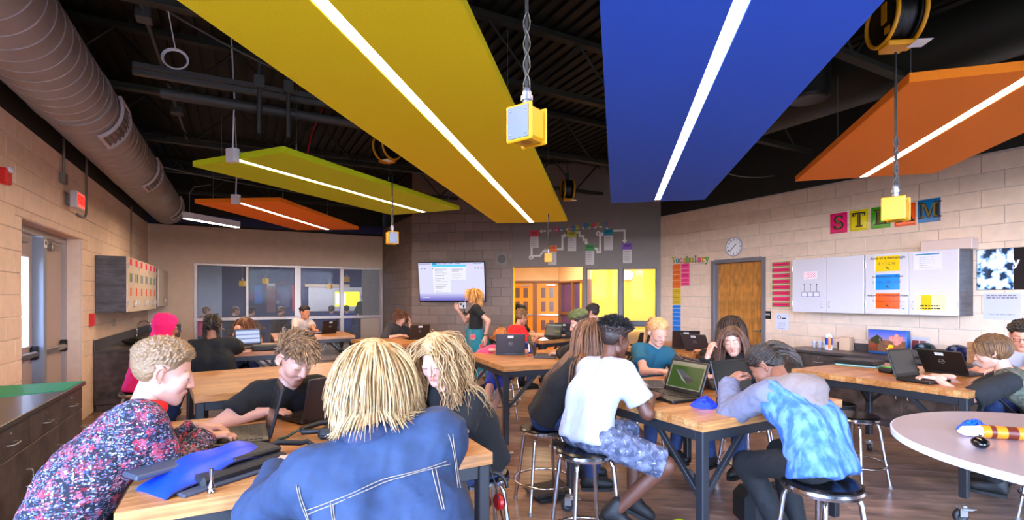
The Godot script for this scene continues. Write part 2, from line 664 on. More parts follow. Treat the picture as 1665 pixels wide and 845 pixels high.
func floor_planks() -> void:
	var f := struct("floor", "brown grey wood plank floor")
	part("subfloor", mb().box(Vector3(2.9, -0.1, -6.0), Vector3(14.0, 0.192, 30.0)), mat("subfloor", Color(0.2, 0.17, 0.16), 0.8), f)
	var ms := []
	var cols := [Color(0.62, 0.49, 0.41), Color(0.65, 0.52, 0.44), Color(0.585, 0.465, 0.40), Color(0.63, 0.495, 0.41)]
	for k in 4:
		var m := mat("plank%d" % k, cols[k], 0.33, 0.0, T.grain2, 0.8, false)
		m.uv1_offset = Vector3(0.21, 0.13, 0.37) * k
		ms.append(m)
	var dir := Vector3(4.21, 0, 3.33).normalized()
	var acr := Vector3(-dir.z, 0, dir.x)
	var turn := atan2(dir.z, dir.x)
	var pl := 1.22
	var pw := 0.178
	var keyed := []
	rng.seed = 4
	for r in range(-70, 95):
		var off := rng.randf() * pl
		for q in range(-16, 16):
			var ctr := Vector3(3.0, -0.004, -6.0) + dir * (q * pl + off) + acr * (r * pw)
			if ctr.x < XL - 0.6 or ctr.x > 12.0 or ctr.z > ZB + 0.4 or ctr.z < ZW - 5.5:
				continue
			keyed.append([seen_depth(ctr), ctr])
	keyed.sort_custom(func(p, q): return p[0] < q[0])
	var one := mb().box(Vector3.ZERO, Vector3(pl - 0.0015, 0.008, pw - 0.0015), 0.0012)
	var shared := one.mesh()
	var rest := [mb(), mb(), mb(), mb()]
	var bs := Basis(Vector3.UP, -turn)
	var low := mb().box(Vector3.ZERO, Vector3(pl - 0.0015, 0.008, pw - 0.0015))
	for k in keyed.size():
		var p: Vector3 = keyed[k][1]
		var mi := int(absf(p.x * 31.7 + p.z * 17.3)) % 4
		if k < 300 and keyed[k][0] < 900.0:
			part("plank", shared, ms[mi], f, p, bs)
		else:
			(rest[mi] as MB).add(low, Transform3D(bs, p))
	for k in 4:
		tag(part("planks", rest[k], ms[k], f), "", "", "", "stuff")

# ---------------------------------------------------------------- doors and windows
func pane_mat() -> StandardMaterial3D:
	var g := mat("window_glass", Color(0.93, 0.97, 1.0, 0.06), 0.02)
	g.transparency = BaseMaterial3D.TRANSPARENCY_ALPHA
	g.metallic_specular = 0.08
	return g

func exit_doors() -> void:
	var d := struct("door_1", "grey double exit doors with a narrow glass light", Vector3(XL, 0, ZB))
	d.rotation.y = PI / 2
	var u0 := ZB + 6.37
	var fr := mat("door_frame", Color(0.60, 0.56, 0.55), 0.45)
	var leaf := mat("door_leaf", Color(0.66, 0.585, 0.555), 0.45)
	var z := -0.21
	part("frame", mb().box(Vector3(u0 + 0.03, 1.18, z), Vector3(0.06, 2.36, 0.12), 0.004).box(Vector3(u0 + 2.0, 1.18, z), Vector3(0.06, 2.36, 0.12), 0.004).box(Vector3(u0 + 1.015, 2.32, z), Vector3(1.91, 0.08, 0.12), 0.004), fr, d)
	part("mullion", mb().box(Vector3(u0 + 1.0, 1.14, z + 0.04), Vector3(0.1, 2.28, 0.16), 0.006), mat("mullion", Color(0.50, 0.53, 0.58), 0.4), d)
	part("sign_plate", mb().box(Vector3(u0 + 1.0, 2.2, z + 0.122), Vector3(0.085, 0.085, 0.003)), mat("paper_white", Color(0.9, 0.9, 0.9), 0.6), d)
	part("sign_print", mb().box(Vector3(u0 + 1.0, 2.21, z + 0.125), Vector3(0.045, 0.04, 0.002)), mat("ink_black", Color(0.03, 0.03, 0.03), 0.6), d)
	for q in 2:
		var a := u0 + (0.06 if q == 0 else 1.05)
		var b := u0 + (0.95 if q == 0 else 1.97)
		var holes := [Rect2(u0 + 0.60, 1.08, 0.22, 0.96)] if q == 0 else []
		var l := mb()
		for r: Rect2 in cut_rects(Rect2(a, 0.01, b - a, 2.26), holes):
			l.box(Vector3(r.get_center().x, r.get_center().y, z), Vector3(r.size.x, r.size.y, 0.045))
		var lf := part("leaf", l, leaf, d)
		if q == 0:
			part("pane", mb().box(Vector3(u0 + 0.71, 1.56, z), Vector3(0.22, 0.96, 0.01)), pane_mat(), lf)
			part("pane_trim", mb().box(Vector3(u0 + 0.59, 1.56, z + 0.025), Vector3(0.025, 1.0, 0.02), 0.003).box(Vector3(u0 + 0.83, 1.56, z + 0.025), Vector3(0.025, 1.0, 0.02), 0.003).box(Vector3(u0 + 0.71, 1.07, z + 0.025), Vector3(0.26, 0.025, 0.02), 0.003).box(Vector3(u0 + 0.71, 2.05, z + 0.025), Vector3(0.26, 0.025, 0.02), 0.003), leaf, lf)
		part("push_bar", mb().box(Vector3((a + b) / 2, 0.99, z + 0.07), Vector3(b - a - 0.1, 0.06, 0.045), 0.012).box(Vector3(b - 0.09 if q else a + 0.09, 0.99, z + 0.05), Vector3(0.1, 0.075, 0.06), 0.01), mat("steel", Color(0.62, 0.60, 0.60), 0.3, 0.85), lf)
		part("bar_latch", mb().box(Vector3(b - 0.05 if q == 0 else b - 0.06, 1.0, z + 0.06), Vector3(0.07, 0.15, 0.06), 0.01), mat("steel_dark", Color(0.12, 0.12, 0.13), 0.4, 0.5), lf)
		part("door_closer", mb().box(Vector3(a + 0.45, 2.2, z + 0.055), Vector3(0.24, 0.065, 0.06), 0.008).tube([Vector3(a + 0.4, 2.24, z + 0.06), Vector3(a + 0.1, 2.26, z + 0.1), Vector3(a + 0.55, 2.3, z + 0.05)], [0.009], 6), mat("steel", Color(0.62, 0.60, 0.60), 0.3, 0.85), lf)

func wood_door() -> void:
	var d := struct("door_2", "plain honey wood door in a grey steel frame", Vector3(XR, 0, -7.64))
	d.rotation.y = -PI / 2
	var a := 1.30
	var b := 2.33
	var fr := mat("frame_grey", Color(0.42, 0.41, 0.43), 0.45)
	part("frame", mb().box(Vector3(a + 0.025, 1.135, -0.07), Vector3(0.05, 2.27, 0.17), 0.003).box(Vector3(b - 0.025, 1.135, -0.07), Vector3(0.05, 2.27, 0.17), 0.003).box(Vector3((a + b) / 2, 2.245, -0.07), Vector3(b - a - 0.1, 0.05, 0.17), 0.003).box(Vector3(a + 0.01, 1.135, 0.01), Vector3(0.07, 2.27, 0.02), 0.003).box(Vector3(b - 0.01, 1.135, 0.01), Vector3(0.07, 2.27, 0.02), 0.003).box(Vector3((a + b) / 2, 2.25, 0.01), Vector3(b - a - 0.09, 0.07, 0.02), 0.003), fr, d)
	var wood := mat("door_wood", Color(0.82, 0.54, 0.25), 0.4, 0.0, T.grain, 0.9)
	wood.uv1_scale = Vector3(0.9, 0.35, 2.2)
	var l := part("leaf", mb().box(Vector3((a + b) / 2, 1.11, -0.115), Vector3(b - a - 0.1, 2.21, 0.045), 0.002), wood, d)
	part("handle", mb().cyl(Vector3(b - 0.12, 1.05, -0.09), Vector3(b - 0.12, 1.05, -0.03), 0.012).tube([Vector3(b - 0.12, 1.05, -0.035), Vector3(b - 0.17, 1.05, -0.03), Vector3(b - 0.24, 1.045, -0.035)], [0.011, 0.01, 0.008], 8).cyl(Vector3(b - 0.12, 1.05, -0.092), Vector3(b - 0.12, 1.05, -0.082), 0.03), mat("steel", Color(0.62, 0.60, 0.60), 0.3, 0.85), l)
	part("backing", mb().box(Vector3((a + b) / 2, 1.2, -0.24), Vector3(b - a + 0.3, 2.5, 0.02)), mat("ceiling_black", Color(0.13, 0.135, 0.12)), d)

func interior_window() -> void:
	var al := mat("aluminium", Color(0.70, 0.64, 0.61), 0.35, 0.3)
	var n := 0
	var xs := [-0.97, 0.117, 1.235, 2.30, 3.355]
	var fw := struct("window_1", "long interior window with silver posts to the blue classroom", Vector3(0, 0, ZW - 0.07))
	for k in 5:
		var w: float = [0.07, 0.055, 0.145, 0.095, 0.07][k]
		var x: float = xs[k] + [0.035, 0, 0, 0, -0.035][k]
		part("post", mb().box(Vector3(x, 1.2, 0.03), Vector3(w, 2.4, 0.13), 0.004), al, fw)
	part("head_rail", mb().box(Vector3(1.19, 2.375, 0.035), Vector3(4.325, 0.05, 0.14), 0.004), al, fw)
	part("sill_rail", mb().box(Vector3(1.19, 1.10, 0.035), Vector3(4.325, 0.07, 0.135), 0.004), al, fw)
	part("bottom_rail", mb().box(Vector3(1.19, 0.05, 0.03), Vector3(4.325, 0.1, 0.13), 0.004), al, fw)
	for k in 4:
		var x: float = (xs[k] + xs[k + 1]) / 2
		var w: float = xs[k + 1] - xs[k]
		part("pane", mb().box(Vector3(x, 1.74, 0.02), Vector3(w, 1.22, 0.008)), pane_mat(), fw)
		if k < 3:
			part("pane", mb().box(Vector3(x, 0.58, 0.02), Vector3(w, 0.97, 0.008)), pane_mat(), fw)
	part("lower_panel", mb().box(Vector3(3.05, 0.58, 0.04), Vector3(0.52, 0.95, 0.05), 0.004), mat("panel_cream", Color(0.74, 0.655, 0.58), 0.5), fw)
	part("pane", mb().box(Vector3(2.57, 0.58, 0.02), Vector3(0.44, 0.97, 0.008)), pane_mat(), fw)

func hall() -> void:
	var A := Vector3(3.36, 0, -10.97)
	var turn := rad_to_deg(atan2(3.33, 4.21))
	var cream := mat("hall_cream", Color(0.93, 0.80, 0.64), 0.7, 0.0, T.paint, 0.6)
	var yel := mat("hall_yellow", Color(1.0, 0.83, 0.0), 0.9, 0.0, T.paint, 0.6)
	var w := struct("wall_hall", "cream and bright yellow walls of the hall beyond the opening", A, turn)
	part("back_wall", mb().box(Vector3(2.2, 1.4, -3.4), Vector3(2.4, 2.8, 0.1)).box(Vector3(1.1, 1.4, -1.8), Vector3(0.1, 2.8, 3.3)), cream, w)
	part("yellow_wall", mb().box(Vector3(4.80, 1.4, -1.55), Vector3(1.71, 2.8, 0.1)).box(Vector3(5.65, 1.4, -0.85), Vector3(0.1, 2.8, 1.4)), yel, w)
	part("yellow_jamb", mb().box(Vector3(2.305, 1.13, -0.09), Vector3(0.02, 2.26, 0.17)), yel, w)
	# slanted wall with purple sidelights
	var p := Vector3(3.03, 0, -3.35)
	var q := Vector3(3.945, 0, -1.5)
	var dv := q - p
	var bs := Basis(Vector3.UP, atan2(-dv.z, dv.x))
	var L := dv.length()
	var sl := mb()
	for r: Rect2 in cut_rects(Rect2(0, 0, L, 2.8), [Rect2(0.2, 0.12, 0.72, 1.03), Rect2(0.2, 1.22, 0.72, 0.83), Rect2(1.08, 0.12, 0.5, 1.03), Rect2(1.08, 1.22, 0.5, 0.83)]):
		if r.position.y > 2.04:
			sl.box(p + bs * Vector3(r.get_center().x, r.get_center().y, 0), Vector3(r.size.x, r.size.y, 0.08), 0.0, bs)
	part("slanted_wall", sl, cream, w)
	var br := mat("frame_brown", Color(0.50, 0.33, 0.20), 0.5)
	var fr := mb()
	for r: Rect2 in cut_rects(Rect2(0, 0, L, 2.05), [Rect2(0.12, 0.12, 0.8, 1.03), Rect2(0.12, 1.22, 0.8, 0.78), Rect2(1.05, 0.12, 0.55, 1.03), Rect2(1.05, 1.22, 0.55, 0.78)]):
		fr.box(p + bs * Vector3(r.get_center().x, r.get_center().y, 0), Vector3(r.size.x, r.size.y, 0.1), 0.0, bs)
	part("sidelight_frame", fr, br, w)
	part("purple_pane", mb().box(p + bs * Vector3(0.52, 1.05, -0.02), Vector3(0.82, 1.95, 0.02), 0.0, bs), mat("purple", Color(0.33, 0.27, 0.52), 0.25), w)
	part("purple_pane", mb().box(p + bs * Vector3(1.2, 1.05, -0.02), Vector3(0.28, 1.95, 0.02), 0.0, bs), mat("purple", Color(0.33, 0.27, 0.52), 0.25), w)
	part("yellow_pane", mb().box(p + bs * Vector3(1.48, 1.05, -0.02), Vector3(0.26, 1.95, 0.02), 0.0, bs), yel, w)
	var c := struct("ceiling_hall", "cream ceiling of the hall", A, turn)
	part("ceiling_board", mb().box(Vector3(3.3, 2.84, -1.85), Vector3(4.9, 0.1, 3.4)), cream, c)
	# orange double doors
	var d := struct("door_3", "orange double doors with small glass lights at the end of the hall", A, turn)
	part("frame", mb().box(Vector3(2.34, 1.02, -3.31), Vector3(0.11, 2.04, 0.09), 0.003).box(Vector3(3.035, 1.02, -3.31), Vector3(0.09, 2.04, 0.09), 0.003).box(Vector3(1.62, 1.02, -3.31), Vector3(0.09, 2.04, 0.09), 0.003).box(Vector3(2.33, 2.05, -3.31), Vector3(1.5, 0.06, 0.09), 0.003), br, d)
	var ora := mat("door_orange", Color(0.95, 0.56, 0.05), 0.45)
	for k in 2:
		var x0: float = [1.66, 2.39][k]
		var lw := 0.60 if k else 0.62
		var hl := []
		for rr in 3:
			for cc in 2:
				hl.append(Rect2(x0 + 0.12 + cc * 0.23, [0.78, 1.22, 1.60][rr] - (0.0 if rr else 0.08), 0.13, 0.28))
		var l := mb()
		for r: Rect2 in cut_rects(Rect2(x0, 0.01, lw, 2.0), hl):
			l.box(Vector3(r.get_center().x, r.get_center().y, -3.32), Vector3(r.size.x, r.size.y, 0.04))
		var lf := part("leaf", l, ora, d)
		for r: Rect2 in hl:
			part("pane", mb().box(Vector3(r.get_center().x, r.get_center().y, -3.325), Vector3(r.size.x, r.size.y, 0.012)), mat("pane_mauve", Color(0.46, 0.36, 0.36), 0.15), lf)
		part("push_bar", mb().box(Vector3(x0 + lw / 2 + 0.02, 1.13, -3.26), Vector3(lw - 0.02, 0.055, 0.05), 0.01), mat("bar_bright", Color(0.85, 0.82, 0.78), 0.25, 0.6), lf)
		part("door_closer", mb().box(Vector3(x0 + lw - 0.2, 1.95, -3.27), Vector3(0.26, 0.05, 0.05), 0.008), mat("bar_bright", Color(0.85, 0.82, 0.78)), lf)
	# dark frames and panes of the two hall windows
	var f := struct("window_2", "two dark framed windows to the yellow hall", A, turn)
	var dk := mat("frame_dark", Color(0.25, 0.235, 0.25), 0.45)
	for k in 2:
		var a: float = [3.86, 4.61][k]
		var ww: float = [0.675, 0.69][k]
		var b := mb()
		for e in [[1.10, 1.12], [0.08, 0.95]]:
			for r: Rect2 in cut_rects(Rect2(a, e[0], ww, e[1]), [Rect2(a + 0.025, e[0] + 0.025, ww - 0.05, e[1] - 0.05)]):
				b.box(Vector3(r.get_center().x, r.get_center().y, -0.06), Vector3(r.size.x, r.size.y, 0.14))
		part("frame", b, dk, f)
		part("pane", mb().box(Vector3(a + ww / 2, 1.66, -0.08), Vector3(ww - 0.05, 1.07, 0.008)), pane_mat(), f)
		part("pane", mb().box(Vector3(a + ww / 2, 0.555, -0.08), Vector3(ww - 0.05, 0.9, 0.008)), pane_mat(), f)
	part("sill", mb().box(Vector3(4.58, 1.065, 0.01), Vector3(1.52, 0.07, 0.06), 0.004), dk, f)
	# ceiling lamp of the hall
	var lt := thing("hall_lamp", "recessed ceiling lamp of the yellow hall", "lamp", A + Vector3(0, 0, 0), turn)
	lt.position = A + face(turn) * Vector3(2.6, 2.78, -1.6)
	part("lamp_diffuser", mb().box(Vector3(0, 0, 0), Vector3(0.6, 0.02, 0.6), 0.003), glow("lamp_warm", Color(1.0, 0.9, 0.75), 3.0), lt)
	area("lamp_light", lt, Vector3(0, -0.02, 0), Vector2(0.58, 0.58), Basis(Vector3.RIGHT, -PI / 2), Color(1.0, 0.88, 0.7), 6.0)
	var lt2 := thing("hall_lamp", "recessed ceiling lamp close to the bright yellow wall", "lamp", A, turn)
	lt2.position = A + face(turn) * Vector3(4.6, 2.78, -0.75)
	part("lamp_diffuser", mb().box(Vector3(0, 0, 0), Vector3(0.9, 0.02, 0.3), 0.003), glow("lamp_warm", Color(1.0, 0.9, 0.75), 3.0), lt2)
	area("lamp_light", lt2, Vector3(0, -0.02, 0), Vector2(0.88, 0.28), Basis(Vector3.RIGHT, -PI / 2), Color(1.0, 0.92, 0.78), 5.0)
	# shelf under the hall windows
	var sh := thing("hall_bench", "yellow bench along the yellow hall wall", "bench", A + face(turn) * Vector3(4.75, 0, -1.2), turn)
	part("seat", mb().box(Vector3(0, 0.83, 0), Vector3(1.5, 0.05, 0.5), 0.006), mat("bench_yellow", Color(0.95, 0.75, 0.12), 0.5), sh)
	for k in [-0.7, 0.0, 0.7]:
		part("support", mb().box(Vector3(k, 0.40, 0), Vector3(0.06, 0.81, 0.46), 0.004), mat("bench_gold", Color(0.80, 0.58, 0.05), 0.5), sh)
	var ck := wall_clock("wall_clock", "round white clock on the bright yellow hall wall", A + face(turn) * Vector3(4.79, 2.14, -1.49), turn, 0.13, 7, 25)
	var pp := thing("paper_sheet", "small pale paper on the bright yellow hall wall", "paper", A + face(turn) * Vector3(5.05, 2.24, -1.495), turn)
	part("sheet", mb().box(Vector3.ZERO, Vector3(0.19, 0.2, 0.003)), mat("paper_peach", Color(0.95, 0.78, 0.55), 0.7), pp)

func wall_clock(called: String, label: String, at: Vector3, turn: float, r: float, hour: float, minute: float, grp := "") -> Node3D:
	var t := thing(called, label, "clock", at, turn, grp)
	var bs := Basis(Vector3.RIGHT, PI / 2)
	part("rim", mb().lathe([Vector2(r, 0), Vector2(r, 0.03), Vector2(r * 0.96, 0.036), Vector2(r * 0.9, 0.03), Vector2(r * 0.9, 0.018)], 36, Vector3.ZERO, bs), mat("clock_rim", Color(0.66, 0.63, 0.66), 0.35), t)
	part("dial", mb().lathe([Vector2(r * 0.92, 0.0), Vector2(r * 0.92, 0.018), Vector2(0, 0.018)], 36, Vector3.ZERO, bs), mat("clock_dial", Color(0.93, 0.93, 0.95), 0.4), t)
	var ink := mat("ink_black", Color(0.03, 0.03, 0.03), 0.6)
	for k in 12:
		var a := TAU * k / 12.0
		letters("numeral", str(12 if k == 0 else k), r * 0.26, 0.001, ink, t, Vector3(sin(a) * r * 0.72, cos(a) * r * 0.72, 0.019))
	for e in [[hour / 12.0 + minute / 720.0, 0.45, 0.022], [minute / 60.0, 0.66, 0.015]]:
		var a: float = TAU * e[0]
		part("hand", mb().box(Vector3(sin(a), cos(a), 0) * r * e[1] * 0.5 + Vector3(0, 0, 0.024), Vector3(r * 0.06, r * e[1], 0.003), 0.0, Basis(Vector3(0, 0, 1), -a)), ink, t)
	return t

func next_room() -> void:
	var navy := mat("navy_paint", Color(0.14, 0.16, 0.36), 0.6, 0.0, T.paint, 0.5)
	var pale := mat("pale_paint", Color(0.66, 0.68, 0.74), 0.6, 0.0, T.paint, 0.5)
	var w := struct("wall_next_room", "navy and pale walls of the classroom behind the interior window")
	part("navy_wall", mb().box(Vector3(4.2, 1.65, -20.05), Vector3(9.6, 3.3, 0.1)).box(Vector3(9.0, 1.65, -18.0), Vector3(0.1, 3.3, 4.2)).box(Vector3(6.2, 1.65, -16.0), Vector3(5.6, 3.3, 0.1)), navy, w)
	part("pale_wall", mb().box(Vector3(-1.25, 1.65, -20.05), Vector3(1.3, 3.3, 0.12)).box(Vector3(-1.93, 1.65, -17.0), Vector3(0.1, 3.3, 6.3)), pale, w)
	var c := struct("ceiling_next_room", "dark ceiling of the next classroom")
	part("ceiling_board", mb().box(Vector3(3.6, 3.4, -16.9), Vector3(11.2, 0.2, 6.6)), navy, c)
	for k in 3:
		var lt := thing("classroom_lamp", "linear ceiling lamp in the navy classroom", "lamp", Vector3([0.4, 2.2, 5.2][k], 3.0, [-16.3, -18.3, -18.0][k]), 30, "lamps of the navy classroom")
		part("lamp_diffuser", mb().box(Vector3.ZERO, Vector3(0.14, 0.03, 2.0), 0.004), glow("lamp_cool", Color(0.95, 0.96, 1.0), 5.0), lt)
		area("lamp_light", lt, Vector3(0, -0.03, 0), Vector2(0.13, 1.9), Basis(Vector3.RIGHT, -PI / 2), Color(0.93, 0.95, 1.0), 4.0)
	# board with a projected picture
	var b := thing("whiteboard", "whiteboard with a yellow projected picture in the navy classroom", "whiteboard", Vector3(3.15, 0, -19.98))
	part("board", mb().box(Vector3(0, 1.55, 0), Vector3(1.95, 0.9, 0.03), 0.004), mat("board_white", Color(0.80, 0.78, 0.80), 0.4), b)
	part("top_trim", mb().box(Vector3(-0.3, 2.06, 0.02), Vector3(1.6, 0.11, 0.06), 0.004), mat("drywall", Color(0.72, 0.655, 0.60)), b)
	part("screen_picture", mb().box(Vector3(0.42, 1.55, 0.02), Vector3(0.9, 0.56, 0.008)), glow("screen_yellow", Color(0.95, 0.95, 0.15), 0.9), b)
	part("screen_text", mb().box(Vector3(0.18, 1.56, 0.026), Vector3(0.36, 0.42, 0.004)), glow("screen_white", Color(0.95, 1.0, 0.85), 1.0), b)
	var post := [["blue poster on the navy classroom wall", 0.52, 1.72, 0.24, 0.62, Color(0.12, 0.35, 0.68)], ["tall grey banner on the navy classroom wall", 0.93, 1.55, 0.28, 0.95, Color(0.42, 0.27, 0.34)], ["grey notice panel on the navy classroom wall", 1.33, 1.62, 0.4, 0.72, Color(0.30, 0.30, 0.46)], ["white flyer above the grey banner in the navy classroom", 0.93, 2.0, 0.26, 0.22, Color(0.75, 0.74, 0.72)], ["narrow rainbow strip on the navy classroom wall", 1.66, 1.6, 0.07, 0.95, Color(0.8, 0.25, 0.3)], ["small white card on the navy classroom wall near the banner", 1.16, 1.45, 0.1, 0.12, Color(0.75, 0.74, 0.74)]]
	for e in post:
		var t := thing("wall_poster", e[0], "poster", Vector3(e[1], e[2], -19.985))
		part("sheet", mb().box(Vector3.ZERO, Vector3(e[3], e[4], 0.01)), mat("poster_%s" % e[5].to_html(), e[5], 0.6), t)
	for e in [[0.75, 2.05, 1.07, 1.70, 0.004], [0.85, 2.05, 0.2, 1.52, 0.0], [1.0, 2.05, 1.45, 2.2, 0.0], [1.02, 2.0, 1.25, 1.55, 0.0]]:
		var t := thing("red_string", "red string stretched between cards on the navy classroom wall", "string", Vector3.ZERO, 0.0, "red strings on the navy wall")
		part("strand", mb().cyl(Vector3(e[0], e[1], -19.975), Vector3(e[2], e[3], -19.975), 0.008, -1, 6), mat("string_red", Color(0.75, 0.1, 0.15), 0.7), t)

# ---------------------------------------------------------------- overhead
func overhead() -> void:
	var iron := mat("joist_black", Color(0.145, 0.155, 0.135), 0.55, 0.1)
	for k in 7:
		var z := -0.6 - k * 1.95
		var t := thing("roof_joist", "black steel bar joist spanning the room under the roof deck", "joist", Vector3(0, 0, z), 0.0, "roof joists")
		part("top_chord", mb().box(Vector3(2.87, 4.39, 0), Vector3(9.2, 0.06, 0.1), 0.004), iron, t)
		part("bottom_chord", mb().box(Vector3(2.87, 3.78, 0), Vector3(9.2, 0.06, 0.09), 0.004), iron, t)
		var web := mb()
		var x := -1.7
		var up := false
		while x < 7.0:
			web.cyl(Vector3(x, 3.8 if not up else 4.37, 0), Vector3(x + 0.55, 4.37 if not up else 3.8, 0), 0.014, -1, 6)
			x += 0.55
			up = not up
		part("web", web, iron, t)
	# spiral duct along the left wall
	var t := thing("round_duct", "large grey spiral duct running along the left block wall", "duct", Vector3(-1.45, 3.567, 0))
	var galv := mat("duct_grey", Color(0.70, 0.67, 0.66), 0.42, 0.25, T.paint, 0.8)
	var prof := []
	var y := 0.0
	var m := mb()
	# the tube with seams every 0.19 m
	var p := [Vector2(0.0, 0.0), Vector2(0.33, 0.0)]
	while y < 14.6:
		p.append(Vector2(0.33, y + 0.172)); p.append(Vector2(0.336, y + 0.177)); p.append(Vector2(0.336, y + 0.185)); p.append(Vector2(0.33, y + 0.19))
		y += 0.19
	p.append(Vector2(0.0, y))
	m.lathe(p, 40, Vector3(0, 0, -13.45), Basis(Vector3.RIGHT, PI / 2))
	part("tube", m, galv, t)
	part("coupling", mb().lathe([Vector2(0.33, -0.04), Vector2(0.343, -0.04), Vector2(0.343, 0.04), Vector2(0.33, 0.04)], 40, Vector3(0, 0, -6.2), Basis(Vector3.RIGHT, PI / 2)), galv, t)
	part("coupling", mb().lathe([Vector2(0.33, -0.04), Vector2(0.343, -0.04), Vector2(0.343, 0.04), Vector2(0.33, 0.04)], 40, Vector3(0, 0, -9.4), Basis(Vector3.RIGHT, PI / 2)), galv, t)
	for z in [-6.75, -9.35, -12.6]:
		var g := mb()
		var slats := mb()
		var rr := 0.355
		for q in 9:
			var a := deg_to_rad(-62.0 + q * 9.0)
			var a2 := deg_to_rad(-62.0 + (q + 1) * 9.0)
			var mid := (a + a2) / 2
			var bs := Basis(Vector3(0, 0, 1), mid)
			for zz in [-0.2, 0.2]:
				g.box(Vector3(cos(mid), sin(mid), 0) * rr + Vector3(0, 0, z + zz), Vector3(0.03, 0.06, 0.03), 0.0, bs)
			slats.box(Vector3(cos(mid), sin(mid), 0) * (rr - 0.006) + Vector3(0, 0, z), Vector3(0.01, 0.03, 0.38), 0.0, Basis(Vector3(0, 0, 1), mid + 0.5))
		for e in [-62.0, 19.0]:
			var bs := Basis(Vector3(0, 0, 1), deg_to_rad(e))
			g.box(bs * Vector3(rr, 0, 0) + Vector3(0, 0, z), Vector3(0.032, 0.03, 0.43), 0.0, bs)
		var reg := part("register", g, mat("register_white", Color(0.88, 0.86, 0.88), 0.5), t)
		part("louvres", slats, mat("register_grey", Color(0.55, 0.5, 0.5), 0.5), reg)
	# dark duct above the right side
	t = thing("round_duct", "black round duct high above the orange panel by the right wall", "duct", Vector3(5.9, 4.0, 0))
	part("tube", mb().lathe([Vector2(0, 0), Vector2(0.3, 0), Vector2(0.3, 9.0), Vector2(0, 9.0)], 32, Vector3(0, 0, -7.0), Basis(Vector3.RIGHT, PI / 2)), mat("duct_black", Color(0.16, 0.165, 0.14), 0.5), t)
	# strut with conduits over the lime panel
	var gal := mat("galvanised", Color(0.36, 0.37, 0.37), 0.4, 0.5)
	t = thing("steel_strut", "grey steel strut channel hung crosswise above the lime panel", "strut", Vector3(-0.85, 3.6, -5.5))
	part("channel", mb().box(Vector3(1.9, 0, 0), Vector3(3.8, 0.045, 0.06), 0.003).box(Vector3(1.9, 0.06, 0), Vector3(3.8, 0.045, 0.06), 0.003), gal, t)
	part("pipe", mb().cyl(Vector3(0.2, -0.13, -0.05), Vector3(4.2, -0.13, -0.05), 0.05, -1, 14), mat("pipe_grey", Color(0.24, 0.25, 0.24), 0.5), t)
	for x in [1.0, 1.26]:
		part("hanger", mb().cyl(Vector3(x, -0.4, 0.03), Vector3(x, 0.84, 0.03), 0.02, -1, 8).box(Vector3(x, 0.1, 0.03), Vector3(0.1, 0.12, 0.08), 0.006), gal, t)
	t = thing("conduit", "long grey conduit running overhead beside the spiral duct", "conduit", Vector3(-0.74, 4.05, 0))
	part("tube", mb().cyl(Vector3(0, 0, -2), Vector3(0, 0, -9.5), 0.022, -1, 8), gal, t)
	part("box", mb().box(Vector3(0, -0.02, -5.3), Vector3(0.12, 0.1, 0.14), 0.006), gal, t)
	part("box", mb().box(Vector3(0, -0.02, -7.8), Vector3(0.14, 0.1, 0.14), 0.006), gal, t)
	t = thing("cable_coil", "white cable coiled into a loose ring and hung overhead", "cable", Vector3(-0.47, 3.52, -4.85))
	for k in 3:
		part("loop", mb().ring(Vector3(0, 0, 0.008 * k), 0.082 + 0.004 * k, 0.006, Basis(Vector3.RIGHT, 1.35), 24, 6), mat("cord_white", Color(0.8, 0.82, 0.85)), t)
	part("tail", mb().tube([Vector3(0, 0.08, 0), Vector3(-0.05, 0.4, 0.1), Vector3(-0.12, 0.9, 0.35)], [0.005], 6), mat("cord_white", Color(0.8, 0.82, 0.85)), t)
	t = thing("red_cable", "red cable strung down from the roof behind the lime panel", "cable", Vector3(0.62, 3.04, -6.2))
	part("strand", mb().tube([Vector3(0, 0, 0), Vector3(0.09, 0.45, 0), Vector3(0.3, 1.0, 0), Vector3(0.35, 1.4, 0)], [0.012], 6), mat("string_red", Color(0.75, 0.1, 0.15)), t)
	var sag := mat("cable_grey", Color(0.3, 0.31, 0.3), 0.5)
	for e in [[Vector3(-0.95, 4.0, -4.6), Vector3(0.6, 3.45, -5.3), Vector3(2.6, 3.6, -5.6)], [Vector3(-0.9, 3.3, -7.9), Vector3(0.7, 3.12, -8.3), Vector3(3.2, 3.25, -8.8)], [Vector3(5.0, 3.35, -4.4), Vector3(5.8, 3.15, -4.6), Vector3(6.9, 3.4, -4.7)]]:
		t = thing("slack_cable", "thin grey cable sagging overhead between the joists", "cable", Vector3.ZERO, 0.0, "slack overhead cables")
		var path := []
		for k in 13:
			var f := k / 12.0
			path.append(e[0].lerp(e[1], f).lerp((e[1] as Vector3).lerp(e[2], f), f))
		part("strand", mb().tube(path, [0.009], 6), sag, t)
	# round black speaker by the reel
	t = thing("ceiling_speaker", "round black can speaker hanging beside the blue panel", "speaker", Vector3(4.35, 3.32, -2.63))
	part("can", mb().lathe([Vector2(0, 0.0), Vector2(0.15, 0.0), Vector2(0.165, 0.02), Vector2(0.165, 0.3), Vector2(0, 0.3)], 30), mat("can_black", Color(0.05, 0.05, 0.05), 0.4), t)
	part("grille", mb().lathe([Vector2(0.135, -0.004), Vector2(0.14, 0.002), Vector2(0.135, 0.004)], 30).lathe([Vector2(0.0, -0.003), Vector2(0.13, -0.003)], 30), mat("grille_grey", Color(0.16, 0.17, 0.16), 0.5), t)
	cord_reel(Vector3(3.38, 3.24, -1.53), 35, "yellow and black cord reel hanging beside the blue panel")
	cord_reel(Vector3(4.55, 3.32, -6.6), 20, "yellow cord reel hanging between the yellow and blue panels")
	cord_reel(Vector3(1.5, 3.36, -5.85), 60, "yellow cord reel half hidden above the long yellow panel")
